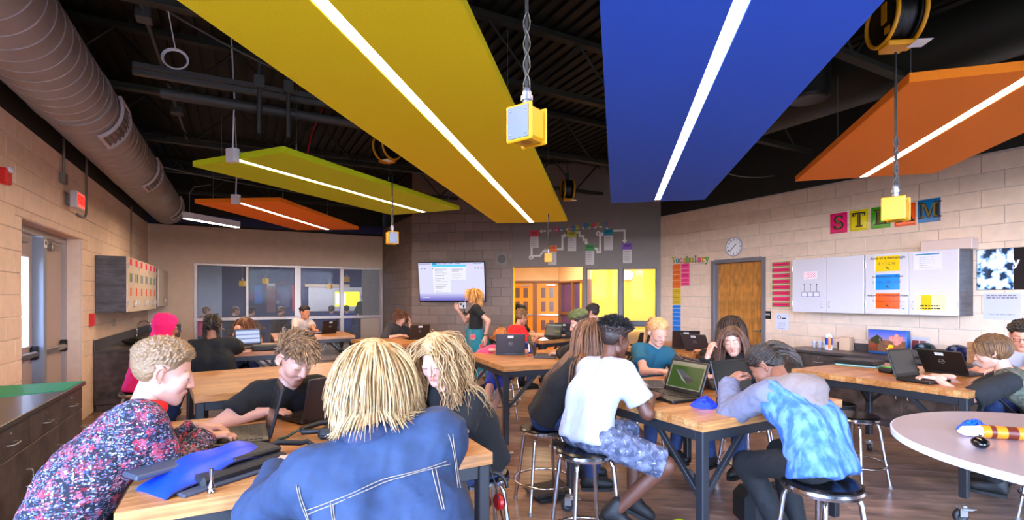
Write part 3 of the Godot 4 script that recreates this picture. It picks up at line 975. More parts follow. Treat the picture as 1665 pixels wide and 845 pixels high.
	drop_box(Vector3(0.98, 2.27, -1.7), 66, 0.98, 1.9, false, "yellow power drop box with a steel front, hanging before the long yellow panel")
	drop_box(Vector3(1.62, 2.33, -6.1), 0, 1.05, 1.9, false, "small power drop box hanging under the lime panel")
	drop_box(Vector3(3.38, 2.12, -1.53), 80, 0.95, 0.92, true, "yellow power drop box hanging in front of the STEAM letters")
	drop_box(Vector3(4.33, 2.24, -6.82), 30, 0.95, 1.0, true, "yellow power drop box hanging in front of the design process cards")
	for e in [Vector3(0.68, 2.15, -18.2), Vector3(0.02, 2.05, -18.0), Vector3(2.72, 2.0, -18.6), Vector3(3.0, 2.2, -16.9)]:
		drop_box(e, 30, 1.2, 0.75, true, "yellow power drop box hanging in the navy classroom", "drop boxes of the navy classroom")

func cord_reel(at: Vector3, turn: float, label: String) -> void:
	var t := thing("cord_reel", label, "cord reel", at, turn)
	var yb := mat("reel_yellow", Color(0.85, 0.58, 0.02), 0.45)
	var bk := mat("reel_black", Color(0.03, 0.03, 0.03), 0.4)
	var side := Basis(Vector3(0, 0, 1), PI / 2)
	part("drum", mb().lathe([Vector2(0, -0.06), Vector2(0.15, -0.06), Vector2(0.155, -0.045), Vector2(0.11, -0.04), Vector2(0.11, 0.04), Vector2(0.155, 0.045), Vector2(0.15, 0.06), Vector2(0, 0.06)], 30, Vector3.ZERO, side), bk, t)
	part("guard", mb().ring(Vector3(0.075, 0, 0), 0.155, 0.012, side, 30, 8).ring(Vector3(-0.075, 0, 0), 0.155, 0.012, side, 30, 8), yb, t)
	part("badge", mb().box(Vector3(-0.064, 0.03, 0), Vector3(0.006, 0.12, 0.05), 0.002).box(Vector3(-0.064, -0.08, 0.03), Vector3(0.006, 0.04, 0.05), 0.002), yb, t)
	part("cord", mb().lathe([Vector2(0.14, -0.035), Vector2(0.145, -0.02), Vector2(0.14, 0.0), Vector2(0.145, 0.02), Vector2(0.14, 0.035)], 30, Vector3.ZERO, side), bk, t)
	part("guide_arm", mb().box(Vector3(0, -0.17, 0.02), Vector3(0.16, 0.03, 0.1), 0.006).box(Vector3(0, -0.15, -0.05), Vector3(0.12, 0.06, 0.04), 0.005), yb, t)
	part("tag_label", mb().box(Vector3(0.08, -0.19, 0.08), Vector3(0.08, 0.002, 0.1)), mat("paper_white", Color(0.9, 0.9, 0.9)), t)
	part("bracket", mb().box(Vector3(0, 0.2, 0), Vector3(0.05, 0.12, 0.04), 0.004).cyl(Vector3(0, 0.25, 0), Vector3(0, DECK - at.y, 0), 0.008, -1, 6), mat("joist_black", Color(0.145, 0.155, 0.135)), t)

func drop_box(at: Vector3, turn: float, k: float, cord: float, back: bool, label: String, grp := "") -> void:
	var t := thing("power_drop_box", label, "power box", at, turn, grp)
	var yb := mat("box_yellow", Color(0.80, 0.58, 0.02), 0.42)
	part("body", mb().box(Vector3(0, 0, 0), Vector3(0.11, 0.13, 0.1) * k, 0.012 * k).box(Vector3(0, 0, 0.05) * k, Vector3(0.125, 0.145, 0.012) * k, 0.005 * k).box(Vector3(0, 0, -0.05) * k, Vector3(0.125, 0.145, 0.012) * k, 0.005 * k), yb, t)
	part("cover_plate", mb().box(Vector3(0, 0, (-0.058 if back else 0.058) * k), Vector3(0.1, 0.125, 0.004) * k, 0.001), mat("plate_steel", Color(0.42, 0.46, 0.55), 0.4, 0.4), t)
	var sc := mb()
	for sx in [-1, 1]:
		for sy in [-1, 1]:
			sc.ball(Vector3(sx * 0.036, sy * 0.047, (-0.06 if back else 0.06)) * k, Vector3.ONE * 0.005 * k, 8)
	part("screws", sc, mat("steel", Color(0.62, 0.60, 0.60)), t)
	part("outlet", mb().lathe([Vector2(0, -0.0665), Vector2(0.022, -0.0665), Vector2(0.026, -0.064)], 16, Vector3.ZERO, Basis().scaled(Vector3.ONE * k)), mat("outlet_amber", Color(0.65, 0.42, 0.03), 0.5), t)
	part("strain_relief", mb().lathe([Vector2(0.018, 0.065), Vector2(0.018, 0.1), Vector2(0.024, 0.1), Vector2(0.024, 0.118), Vector2(0.018, 0.12), Vector2(0.018, 0.135), Vector2(0.012, 0.15), Vector2(0, 0.15)], 12, Vector3.ZERO, Basis().scaled(Vector3.ONE * k)), mat("relief_grey", Color(0.55, 0.56, 0.62), 0.3, 0.7), t)
	var grip := mb()
	for s in 4:
		var path := []
		for q in 22:
			var a := q * 0.55 * (1 if s % 2 else -1) + s * PI / 2
			path.append(Vector3(cos(a) * 0.013, 0.14 + q * 0.0145, sin(a) * 0.013) * k)
		grip.tube(path, [0.0022 * k], 4)
	part("wire_grip", grip, mat("galvanised", Color(0.36, 0.37, 0.37)), t)
	part("cord", mb().cyl(Vector3(0, 0.13 * k, 0), Vector3(0, cord, 0), 0.0075 * k, -1, 8), mat("cord_dark", Color(0.07, 0.07, 0.08), 0.5), t)

# ---------------------------------------------------------------- casework
func laminate() -> StandardMaterial3D:
	var m := mat("laminate", Color(0.36, 0.315, 0.30), 0.45, 0.0, T.grain2, 1.0)
	m.uv1_scale = Vector3(2.4, 0.6, 2.4)
	return m

func bar_pull(m: MB, o: Vector3, along: Vector3, out: Vector3, half: float) -> void:
	var a := o - along * half
	var b := o + along * half
	m.tube([a, a + out * 0.028, a + out * 0.034 + along * 0.012, b + out * 0.034 - along * 0.012, b + out * 0.028, b], [0.005], 8)

# one base unit in its own frame: width along +X, front looks to +Z at z = 0, back at -depth
func base_unit(called: String, label: String, at: Vector3, turn: float, w: float, depth: float, top: float, drawers: int, doors: int, grp: String) -> Node3D:
	var t := thing(called, label, "cabinet", at, turn, grp)
	var lam := laminate()
	var steel := mat("pull_steel", Color(0.68, 0.66, 0.65), 0.28, 0.9)
	part("body", mb().box(Vector3(w / 2, (top - 0.03 + 0.09) / 2, -depth / 2 - 0.01), Vector3(w - 0.002, top - 0.135, depth - 0.02)).box(Vector3(w / 2, 0.045, -depth / 2 - 0.03), Vector3(w - 0.002, 0.09, depth - 0.1)), lam, t)
	var dh := 0.19
	var y1 := top - 0.045
	for k in drawers:
		var dw := w / drawers
		var d := part("drawer", mb().box(Vector3(dw * (k + 0.5), y1 - dh / 2, 0.0), Vector3(dw - 0.006, dh - 0.006, 0.02), 0.002), lam, t)
		var p := mb()
		bar_pull(p, Vector3(dw * (k + 0.5), y1 - dh * 0.55, 0.01), Vector3.RIGHT, Vector3(0, 0, 1), 0.055)
		part("handle", p, steel, d)
		part("lock", mb().cyl(Vector3(dw * (k + 0.5), y1 - dh * 0.22, 0.008), Vector3(dw * (k + 0.5), y1 - dh * 0.22, 0.016), 0.009, -1, 10), steel, d)
	var y2 := y1 - dh
	for k in doors:
		var dw := w / doors
		var d := part("door", mb().box(Vector3(dw * (k + 0.5), (0.1 + y2) / 2, 0.0), Vector3(dw - 0.006, y2 - 0.1 - 0.006, 0.02), 0.002), lam, t)
		var p := mb()
		var hx: float = dw * (k + 1) - 0.06 if k % 2 == 0 else dw * k + 0.06
		bar_pull(p, Vector3(hx, y2 - 0.2, 0.01), Vector3.UP, Vector3(0, 0, 1), 0.055)
		part("handle", p, steel, d)
		part("lock", mb().cyl(Vector3(hx, y2 - 0.34, 0.008), Vector3(hx, y2 - 0.34, 0.018), 0.011, -1, 10), steel, d)
	return t

func left_side() -> void:
	var cy := 0.868
	var top := mat("counter_grey", Color(0.30, 0.285, 0.285), 0.32, 0.0, mottle(0.2, 0.75, 1.0, 31), 2.0)
	# near counter, runs along the wall from the doors towards the camera; front looks +X
	for k in 4:
		var z := -5.66 + (k + 1) * 0.62
		var t := base_unit("base_cabinet", ["dark wood-grain base cabinet under the green mat, beside the exit doors", "dark wood-grain base cabinet with a drawer and doors, second from the exit doors", "dark wood-grain base cabinet with a drawer and doors, third from the exit doors", "dark wood-grain base cabinet with a drawer and doors, fourth from the exit doors"][k], Vector3(-1.24, 0, z), 0, 0.62, 0.58, cy, 1, 1, "base cabinets under the green mat counter")
		t.rotation.y = PI / 2
	var c := thing("countertop", "dark grey countertop carrying the bright green mat", "countertop", Vector3(-1.52, cy, -3.1))
	part("slab", mb().box(Vector3(0, -0.018, -1.05), Vector3(0.62, 0.036, 3.06), 0.004), top, c)
	var gm := thing("cutting_mat", "bright green mat lying on the dark countertop", "mat", Vector3(-1.52, cy + 0.0, -5.0))
	part("sheet", mb().prism([Vector2(-0.3, 0.66), Vector2(0.295, 0.66), Vector2(0.29, 0.16), Vector2(-0.3, -0.06)], 0.005, Vector3.ZERO, Basis(Vector3.RIGHT, -PI / 2)), mat("mat_green", Color(0.02, 0.60, 0.42), 0.55), gm)
	# far counter with sink
	var labs := ["dark wood-grain base cabinet with a blank end panel, under the black bag", "dark wood-grain base cabinet left of the sink", "dark wood-grain base cabinet under the sink", "dark wood-grain base cabinet in the corner by the interior window"]
	for k in 4:
		var z := -8.95 - k * 1.15
		var t := base_unit("base_cabinet", labs[k], Vector3(-1.24, 0, z), 0, 1.15, 0.58, cy, 2, 2, "base cabinets along the left wall")
		t.rotation.y = PI / 2
	c = thing("countertop", "long dark grey countertop with backsplash under the left wall cabinets", "countertop", Vector3(-1.512, cy, -8.93))
	part("slab", mb().box(Vector3(0, -0.018, -2.32), Vector3(0.62, 0.036, 4.64), 0.004), top, c)
	part("backsplash", mb().box(Vector3(-0.297, 0.07, -2.32), Vector3(0.02, 0.14, 4.64), 0.003).box(Vector3(0.0, 0.07, -4.64), Vector3(0.6, 0.14, 0.02), 0.003), top, c)
	var f := thing("gooseneck_faucet", "chrome gooseneck faucet on the left counter", "faucet", Vector3(-1.62, cy, -10.9))
	var chrome := mat("chrome", Color(0.80, 0.80, 0.82), 0.12, 1.0)
	var path := [Vector3(0, 0, 0), Vector3(0, 0.2, 0)]
	for k in 9:
		var a := PI - PI * 0.85 * k / 8.0
		path.append(Vector3(0.1 + cos(a) * 0.1, 0.22 + sin(a) * 0.1, 0))
	part("neck", mb().tube(path, [0.012], 10).lathe([Vector2(0.03, 0), Vector2(0.028, 0.03), Vector2(0.015, 0.05)], 16), chrome, f)
	part("handle", mb().cyl(Vector3(0, 0.04, 0.1), Vector3(0.01, 0.1, 0.1), 0.015).cyl(Vector3(0, 0.1, 0.1), Vector3(0.06, 0.11, 0.1), 0.006), chrome, f)
	# dark bag on the counter
	var b := thing("black_bag", "flat black bag with pale lettering lying on the left counter", "bag", Vector3(-1.45, cy, -9.75), 70)
	var lump := mb()
	lump.ball(Vector3(0, 0.053, 0), Vector3(0.27, 0.05, 0.19), 22).ball(Vector3(0.1, 0.085, -0.02), Vector3(0.15, 0.05, 0.14), 18).ball(Vector3(-0.15, 0.05, 0.05), Vector3(0.14, 0.04, 0.12), 16)
	part("body", lump, mat("bag_black", Color(0.035, 0.04, 0.04), 0.7), b)
	part("strap", mb().tube([Vector3(0.3, 0.03, 0.05), Vector3(0.4, 0.06, 0.1), Vector3(0.46, 0.02, 0.0), Vector3(0.36, 0.03, -0.1)], [0.012], 6), mat("strap_navy", Color(0.06, 0.1, 0.2), 0.7), b)
	# wall cabinets on the left
	wall_unit("wall_cabinet", "grey wood-grain wall cabinet with cream doors covered in pink tags", Vector3(-1.47, 0, -9.03), PI / 2, [0.44, 0.46, 0.46, 0.46, 0.46, 0.46], 0.35, 1.39, 2.2, mat("door_cream", Color(0.80, 0.74, 0.67), 0.4))
	wall_unit("wall_cabinet", "small wall cabinet with cream doors beside the corner of the left wall", Vector3(-1.47, 0, -12.1), PI / 2, [0.72, 0.72], 0.35, 1.42, 2.18, mat("door_cream", Color(0.80, 0.74, 0.67), 0.4))
	var pink := mat("tag_pink", Color(0.86, 0.10, 0.32), 0.6)
	for k in 6:
		var z := -9.03 - 0.22 - k * 0.457
		for e in [[2.13, 0.15, 0.10, pink, "pink heading tag"], [1.90, 0.05, 0.13, mat("tag_green", Color(0.35, 0.55, 0.12), 0.6), "green tag"], [1.90, 0.05, 0.13, mat("tag_blue", Color(0.10, 0.35, 0.65), 0.6), "blue tag"], [1.69, 0.09, 0.12, mat("tag_orange", Color(0.88, 0.30, 0.10), 0.6), "orange tag"]]:
			var dz: float = -0.06 if e[4] == "green tag" else (0.06 if e[4] == "blue tag" else 0.0)
			var tg := thing("door_tag", e[4] + " stuck on the cream door of the left wall cabinet", "tag", Vector3(-1.4475, e[0], z - dz), 0, "tags on the left wall cabinet")
			part("card", mb().box(Vector3.ZERO, Vector3(0.003, e[2], e[1])), e[3], tg)
	# electrical things on the left wall
	var g := mat("galvanised_light", Color(0.52, 0.50, 0.47), 0.4, 0.5)
	var t := thing("junction_box", "grey junction box with a conduit above the exit sign", "junction box", Vector3(XL + 0.03, 2.97, -7.52))
	part("box", mb().box(Vector3(0, 0, 0), Vector3(0.05, 0.12, 0.12), 0.004), g, t)
	part("conduit", mb().cyl(Vector3(0, 0.06, 0), Vector3(0, 0.46, 0), 0.014, -1, 8), g, t)
	t = thing("conduit", "grey conduit bending towards the exit sign on the left wall", "conduit", Vector3(XL + 0.03, 2.64, -8.05))
	part("tube", mb().tube([Vector3(0, 0, 0), Vector3(0, 0.0, -0.28), Vector3(0, 0.01, -0.36), Vector3(0, 0.07, -0.42), Vector3(0, 0.16, -0.43), Vector3(0, 0.85, -0.43)], [0.014], 8), g, t)
	t = thing("conduit", "thin conduit running up the left wall above the cream cabinet doors", "conduit", Vector3(XL + 0.02, 2.2, -11.6))
	part("tube", mb().cyl(Vector3(0, 0, 0), Vector3(0, 1.1, 0), 0.012, -1, 8), g, t)
	t = thing("exit_sign", "white exit sign with red letters on the left wall", "exit sign", Vector3(XL + 0.0, 2.76, -7.75))
	t.rotation.y = PI / 2
	part("base", mb().box(Vector3(0, 0, 0.03), Vector3(0.13, 0.13, 0.06), 0.006), g, t)
	part("housing", mb().box(Vector3(0.0, 0.0, 0.1), Vector3(0.32, 0.2, 0.07), 0.008), mat("sign_white", Color(0.82, 0.78, 0.80), 0.4), t)
	var fc := part("sign_face", mb().box(Vector3(0, 0.0, 0.137), Vector3(0.29, 0.17, 0.006), 0.001), glow("sign_glow", Color(1.0, 0.45, 0.40), 0.5), t)
	letters("sign_letters", "EXIT", 0.15, 0.004, glow("sign_red", Color(1.0, 0.08, 0.05), 1.2), fc, Vector3(0, 0.0, 0.142))
	t = thing("alarm_strobe", "red fire alarm strobe on the left wall", "alarm", Vector3(XL, 2.68, -5.9))
	part("housing", mb().box(Vector3(0.03, -0.03, 0), Vector3(0.06, 0.14, 0.12), 0.012), mat("alarm_red", Color(0.8, 0.06, 0.05), 0.35), t)
	part("lens", mb().ball(Vector3(0.06, 0.03, 0), Vector3(0.03, 0.03, 0.045), 12), mat("lens_clear", Color(0.8, 0.8, 0.85), 0.15), t)
	t = thing("gas_shutoff", "small red shut-off box on the left wall below the cabinet", "switch", Vector3(XL, 1.3, -8.79))
	part("box", mb().box(Vector3(0.025, 0, 0), Vector3(0.05, 0.17, 0.12), 0.006), mat("alarm_red", Color(0.8, 0.06, 0.05)), t)
	t = thing("wall_outlet", "cream outlet plate on the left wall above the counter", "outlet", Vector3(XL, 1.2, -10.2))
	part("plate", mb().box(Vector3(0.008, 0, 0), Vector3(0.012, 0.12, 0.22), 0.003), mat("plate_cream", Color(0.70, 0.62, 0.54), 0.5), t)

# a wall-hung unit; local +X runs along the doors, front looks +Z
func wall_unit(called: String, label: String, at: Vector3, rot: float, doors: Array, depth: float, y0: float, y1: float, m: Material) -> Node3D:
	var t := thing(called, label, "cabinet", at)
	t.rotation.y = rot
	var w := 0.0
	for d in doors:
		w += d
	var lam := laminate()
	part("body", mb().box(Vector3(w / 2, (y0 + y1) / 2, -depth / 2), Vector3(w, y1 - y0, depth - 0.004), 0.002), mat("laminate_end", Color(0.36, 0.34, 0.36), 0.45, 0.0, T.grain2, 1.2), t)
	var x := 0.0
	var steel := mat("pull_steel", Color(0.68, 0.66, 0.65), 0.28, 0.9)
	for k in doors.size():
		var dw: float = doors[k]
		var d := part("door", mb().box(Vector3(x + dw / 2, (y0 + y1) / 2, 0.01), Vector3(dw - 0.005, y1 - y0 - 0.004, 0.02), 0.002), m, t)
		var hx: float = x + dw - 0.05 if k % 2 == 0 else x + 0.05
		var p := mb()
		bar_pull(p, Vector3(hx, y0 + 0.12, 0.02), Vector3.UP, Vector3(0, 0, 1), 0.045)
		part("handle", p, steel, d)
		var ex: float = x + 0.006 if k % 2 == 0 else x + dw - 0.006
		part("hinge", mb().cyl(Vector3(ex, y0 + 0.1, 0.022), Vector3(ex, y0 + 0.17, 0.022), 0.007, -1, 8).cyl(Vector3(ex, y1 - 0.17, 0.022), Vector3(ex, y1 - 0.1, 0.022), 0.007, -1, 8), steel, d)
		x += dw
	return t

# ---------------------------------------------------------------- the screen wall
func screen_wall() -> void:
	var A := Vector3(3.36, 0, -10.97)
	var turn := rad_to_deg(atan2(3.33, 4.21))
	var bs := face(turn)
	var t := thing("wall_screen_display", "large flat screen tilted down on the dark block wall, showing a white page", "television", A + bs * Vector3(0.975, 1.945, 0.17), turn)
	var tilt := Basis(Vector3.RIGHT, deg_to_rad(9))
	part("casing", mb().box(Vector3.ZERO, Vector3(1.5, 0.87, 0.05), 0.01, tilt), mat("tv_black", Color(0.015, 0.015, 0.02), 0.3), t)
	var im := Image.create(512, 288, false, Image.FORMAT_RGB8)
	im.fill(Color(0.88, 0.88, 1.0))
	im.fill_rect(Rect2i(0, 0, 512, 14), Color(0.82, 0.84, 1.0))
	im.fill_rect(Rect2i(112, 0, 34, 14), Color(0.1, 0.6, 0.85))
	im.fill_rect(Rect2i(112, 16, 260, 15), Color(0.35, 0.85, 0.97))
	im.fill_rect(Rect2i(112, 31, 140, 250), Color(0.95, 0.95, 1.0))
	im.fill_rect(Rect2i(245, 31, 128, 100), Color(0.95, 0.95, 1.0))
	im.fill_rect(Rect2i(245, 130, 128, 2), Color(0.75, 0.75, 0.9))
	im.fill_rect(Rect2i(252, 132, 2, 149), Color(0.75, 0.75, 0.9))
	rng.seed = 12
	for e in [[10, 6, 90, 3], [150, 6, 30, 3], [190, 6, 40, 3], [240, 6, 30, 3], [290, 6, 40, 3], [430, 8, 60, 2], [20, 40, 12, 5], [46, 40, 10, 6], [110, 40, 8, 6], [440, 38, 10, 8], [462, 38, 10, 8], [486, 38, 10, 8]]:
		im.fill_rect(Rect2i(e[0], e[1], e[2], e[3]), Color(0.45, 0.4, 0.55))
	im.fill_rect(Rect2i(486, 38, 11, 9), Color(0.9, 0.3, 0.3))
	var yy := 46
	for k in 15:
		if k in [5, 8, 11, 13]:
			yy += 12
		var x := 130
		var end := 130 + 40 + rng.randi() % 60
		while x < end:
			var ww := 4 + rng.randi() % 10
			im.fill_rect(Rect2i(x, yy, ww, 3), Color(0.5, 0.47, 0.6))
			x += ww + 3
		yy += 12
	for k in 5:
		im.fill_rect(Rect2i(262, 48 + k * 14 + (8 if k > 1 else 0), 40 + rng.randi() % 60, 3), Color(0.5, 0.47, 0.6))
	for y in 60:
		im.fill_rect(Rect2i(0, 228 + y, 512, 1), Color(0.88, 0.88, 1.0).lerp(Color(0.42, 0.40, 0.78), y / 60.0))
	im.fill_rect(Rect2i(20, 262, 60, 4), Color(0.9, 0.9, 1.0))
	im.fill_rect(Rect2i(440, 262, 40, 4), Color(0.9, 0.9, 1.0))
	var tex := ImageTexture.create_from_image(im)
	var sm := mat("screen_page", Color(0, 0, 0), 0.3)
	sm.emission_enabled = true
	sm.emission = Color.BLACK
	sm.emission_texture = tex
	sm.emission_energy_multiplier = 0.85
	var scr := mb()
	scr.quad_uv(tilt * Vector3(-0.735, 0.42, 0.027), tilt * Vector3(0.735, 0.42, 0.027), tilt * Vector3(0.735, -0.405, 0.027), tilt * Vector3(-0.735, -0.405, 0.027), tilt * Vector3(0, 0, 1))
	part("screen", scr, sm, t)
	part("wall_mount", mb().box(Vector3(0, 0, -0.09), Vector3(0.4, 0.4, 0.13), 0.01), mat("tv_black", Color(0.015, 0.015, 0.02)), t)
	t = thing("outlet_plate", "white outlet plate with a hanging black cable under the wall screen", "outlet", A + bs * Vector3(1.167, 1.44, 0), turn)
	part("plate", mb().box(Vector3(0, 0, 0.008), Vector3(0.15, 0.15, 0.014), 0.003), mat("plate_white", Color(0.85, 0.86, 0.88), 0.4), t)
	part("sockets", mb().box(Vector3(-0.03, 0.02, 0.018), Vector3(0.03, 0.05, 0.008), 0.002).box(Vector3(0.03, -0.02, 0.018), Vector3(0.03, 0.05, 0.008), 0.002), mat("ink_black", Color(0.03, 0.03, 0.03)), t)
	var cable := mb().tube([Vector3(0.03, -0.02, 0.03), Vector3(0.05, -0.1, 0.05), Vector3(0.06, -0.16, 0.03)], [0.008], 6)
	for k in 4:
		cable.ring(Vector3(0.06, -0.24, 0.02 + 0.008 * k), 0.075 - 0.006 * k, 0.009, Basis(Vector3.RIGHT, PI / 2), 20, 6)
	part("coiled_cable", cable, mat("cord_dark", Color(0.07, 0.07, 0.08)), t)
	t = thing("outlet_plate", "white floor-level outlet plate on the dark block wall", "outlet", A + bs * Vector3(1.3, 0.7, 0), turn)
	part("plate", mb().box(Vector3(0, 0, 0.008), Vector3(0.13, 0.13, 0.014), 0.003), mat("plate_white", Color(0.85, 0.86, 0.88)), t)
	for sx in [-1, 1]:
		for sy in [-1, 1]:
			part("socket", mb().box(Vector3(sx * 0.03, sy * 0.03, 0.017), Vector3(0.03, 0.025, 0.006)), mat("socket_grey", Color(0.3, 0.3, 0.33), 0.5), t)
	t = thing("wall_speaker", "square grey speaker grille on the dark block wall", "speaker", A + bs * Vector3(2.05, 2.44, 0), turn)
	part("plate", mb().box(Vector3(0, 0, 0.012), Vector3(0.27, 0.27, 0.02), 0.005), mat("speaker_grey", Color(0.46, 0.44, 0.42), 0.5), t)
	part("grille", mb().lathe([Vector2(0.09, 0), Vector2(0.09, 0.008), Vector2(0.082, 0.01), Vector2(0.0, 0.012)], 28, Vector3(0, 0, 0.02), Basis(Vector3.RIGHT, PI / 2)), mat("speaker_mesh", Color(0.33, 0.32, 0.31), 0.6), t)
	# Design Process letters
	var cs := [Color(0.80, 0.10, 0.30), Color(0.05, 0.35, 0.60), Color(0.25, 0.50, 0.12), Color(0.85, 0.45, 0.05), Color(0.05, 0.42, 0.60), Color(0.60, 0.62, 0.10)]
	var word := "Design Process"
	for k in word.length():
		if word[k] == " ":
			continue
		var f := k / 13.0
		var l := thing("wall_letter", "coloured letter %s of the heading Design Process" % word[k], "letter", A + bs * Vector3(3.24 + f * 1.12, 3.05 + f * 0.115, 0.004), turn, "letters of the design process heading")
		var lc: Color = cs[[0, 1, 2, 3, 1, 5, 0, 1, 2, 0, 3, 2, 1, 0][k]]
		letters("glyph", word[k], 0.155, 0.006, mat("letter_%s" % lc.to_html(false), lc, 0.6), l, Vector3.ZERO, Basis(), "Droid Serif")
	# six cards
	var white := mat("paper_grey", Color(0.74, 0.70, 0.68), 0.7)
	var cards := [["red", 2.76, 3.04, Color(0.80, 0.18, 0.27), 0.37], ["orange", 3.145, 2.71, Color(0.90, 0.42, 0.10), 0.41], ["yellow", 3.56, 3.01, Color(0.70, 0.68, 0.08), 0.42], ["green", 3.935, 2.715, Color(0.20, 0.52, 0.24), 0.42], ["teal", 4.32, 3.03, Color(0.05, 0.47, 0.55), 0.44], ["purple", 4.705, 2.73, Color(0.45, 0.22, 0.62), 0.41]]
	for k in 6:
		var e: Array = cards[k]
		var c := thing("process_card", "%s headed card with a printed sheet among the design process cards" % e[0], "card", A + bs * Vector3(e[1], e[2], 0.004), turn)
		part("heading", mb().box(Vector3(0, -0.06, 0), Vector3(0.2, 0.13, 0.004)), mat("card_%s" % e[0], e[3], 0.6), c)
		var hd := mb()
		rng.seed = 40 + k
		for q in 9:
			hd.box(Vector3(-0.06 + q * 0.015, -0.055 + rng.randf() * 0.02, 0.003), Vector3(0.008, 0.03 + rng.randf() * 0.03, 0.002))
		part("heading_print", hd, mat("ink_black", Color(0.03, 0.03, 0.03)), c)
		part("sheet", mb().box(Vector3(0, -0.13 - (e[4] - 0.13) / 2, 0), Vector3(0.18, e[4] - 0.13, 0.003)), white, c)
		var ln := mb()
		for q in 6:
			ln.box(Vector3(-0.01 - rng.randf() * 0.01, -0.165 - q * 0.036, 0.0025), Vector3(0.10 + rng.randf() * 0.04, 0.007, 0.001))
		part("sheet_print", ln, mat("ink_grey", Color(0.42, 0.40, 0.42), 0.6), c)
	# white paper arrows between the cards
	var wp := mat("paper_arrow", Color(0.80, 0.77, 0.74), 0.7)
	var arrows := [
		["white paper path from the red card down to the orange card", [Vector2(2.70, 2.68), Vector2(2.70, 2.50), Vector2(2.88, 2.50), Vector2(2.96, 2.60), Vector2(3.0, 2.60)], Vector2(2.69, 2.47)],
		["white paper arrow from the orange card up to the yellow card", [Vector2(3.25, 2.63), Vector2(3.36, 2.63), Vector2(3.36, 2.92), Vector2(3.41, 2.92)], Vector2.ZERO],
		["white paper stepped arrow from the yellow card to the green card", [Vector2(3.67, 2.98), Vector2(3.72, 2.98), Vector2(3.72, 2.90), Vector2(3.80, 2.90), Vector2(3.80, 2.82), Vector2(3.86, 2.82), Vector2(3.86, 2.76)], Vector2.ZERO],
		["white paper looped arrow from the green card up to the teal card", [Vector2(4.05, 2.63), Vector2(4.09, 2.63), Vector2(4.09, 2.56), Vector2(4.15, 2.56), Vector2(4.15, 2.93), Vector2(4.19, 2.93)], Vector2(4.11, 2.95)],
		["white paper arrow from the teal card across to the purple card", [Vector2(4.44, 3.0), Vector2(4.65, 3.0), Vector2(4.65, 2.78)], Vector2.ZERO]]
	for e in arrows:
		var a := thing("paper_arrow", e[0], "paper arrow", A + bs * Vector3(0, 0, 0.0025), turn)
		var m := mb()
		var pts: Array = e[1]
		for k in pts.size() - 1:
			var d: Vector2 = pts[k + 1] - pts[k]
			m.box(Vector3((pts[k].x + pts[k + 1].x) / 2, (pts[k].y + pts[k + 1].y) / 2, 0.0), Vector3(d.length() + 0.04, 0.042, 0.003), 0.0, Basis(Vector3(0, 0, 1), d.angle()))
		var last: Vector2 = pts[-1]
		var dd: Vector2 = (pts[-1] - pts[-2]).normalized()
		var nn := Vector2(-dd.y, dd.x)
		m.prism([last + dd * 0.05, last - dd * 0.02 + nn * 0.055, last - dd * 0.02 - nn * 0.055], 0.003, Vector3(0, 0, -0.0005))
		if e[2] != Vector2.ZERO:
			m.lathe([Vector2(0.02, 0), Vector2(0.05, 0), Vector2(0.05, 0.0015), Vector2(0.02, 0.0015)], 20, Vector3(e[2].x, e[2].y, 0.0), Basis(Vector3.RIGHT, PI / 2))
		part("strip", m, wp, a)
	var ds := thing("paper_arrow", "dashed white paper arrow under the design process heading", "paper arrow", A + bs * Vector3(0, 0, 0.004), turn)
	for k in 11:
		part("dash", mb().box(Vector3(2.98 + k * 0.118, 3.025 + k * 0.006, 0), Vector3(0.055, 0.035, 0.003)), wp, ds)
	part("arrow_head", mb().prism([Vector2(2.87, 3.02), Vector2(2.93, 3.07), Vector2(2.93, 2.97)], 0.003), wp, ds)
	part("dash", mb().box(Vector3(4.29, 3.045, 0), Vector3(0.035, 0.05, 0.003)), wp, ds)

# ---------------------------------------------------------------- the right wall
func rw(z: float, y: float, off := 0.006) -> Vector3:
	return Vector3(XR - off, y, z)

# a sheet on a wall plane that faces -X; its print is drawn in pixels
func sheet(called: String, label: String, category: String, at: Vector3, w: float, h: float, m: Material, grp := "") -> Node3D:
	var t := thing(called, label, category, at, 0, grp)
	t.rotation.y = -PI / 2
	part("sheet", mb().box(Vector3.ZERO, Vector3(w, h, 0.003)), m, t)
	return t

func scribble(t: Node3D, w: float, y: float, rows: int, gap: float, thick: float, m: Material, sd: int) -> void:
	var b := mb()
	rng.seed = sd
	for r in rows:
		var x := -w / 2
		while x < w / 2 - 0.01:
			var ww := minf(0.012 + rng.randf() * 0.03, w / 2 - x)
			b.box(Vector3(x + ww / 2, y - r * gap, 0.0022), Vector3(ww, thick, 0.001))
			x += ww + 0.008
	part("print", b, m, t)

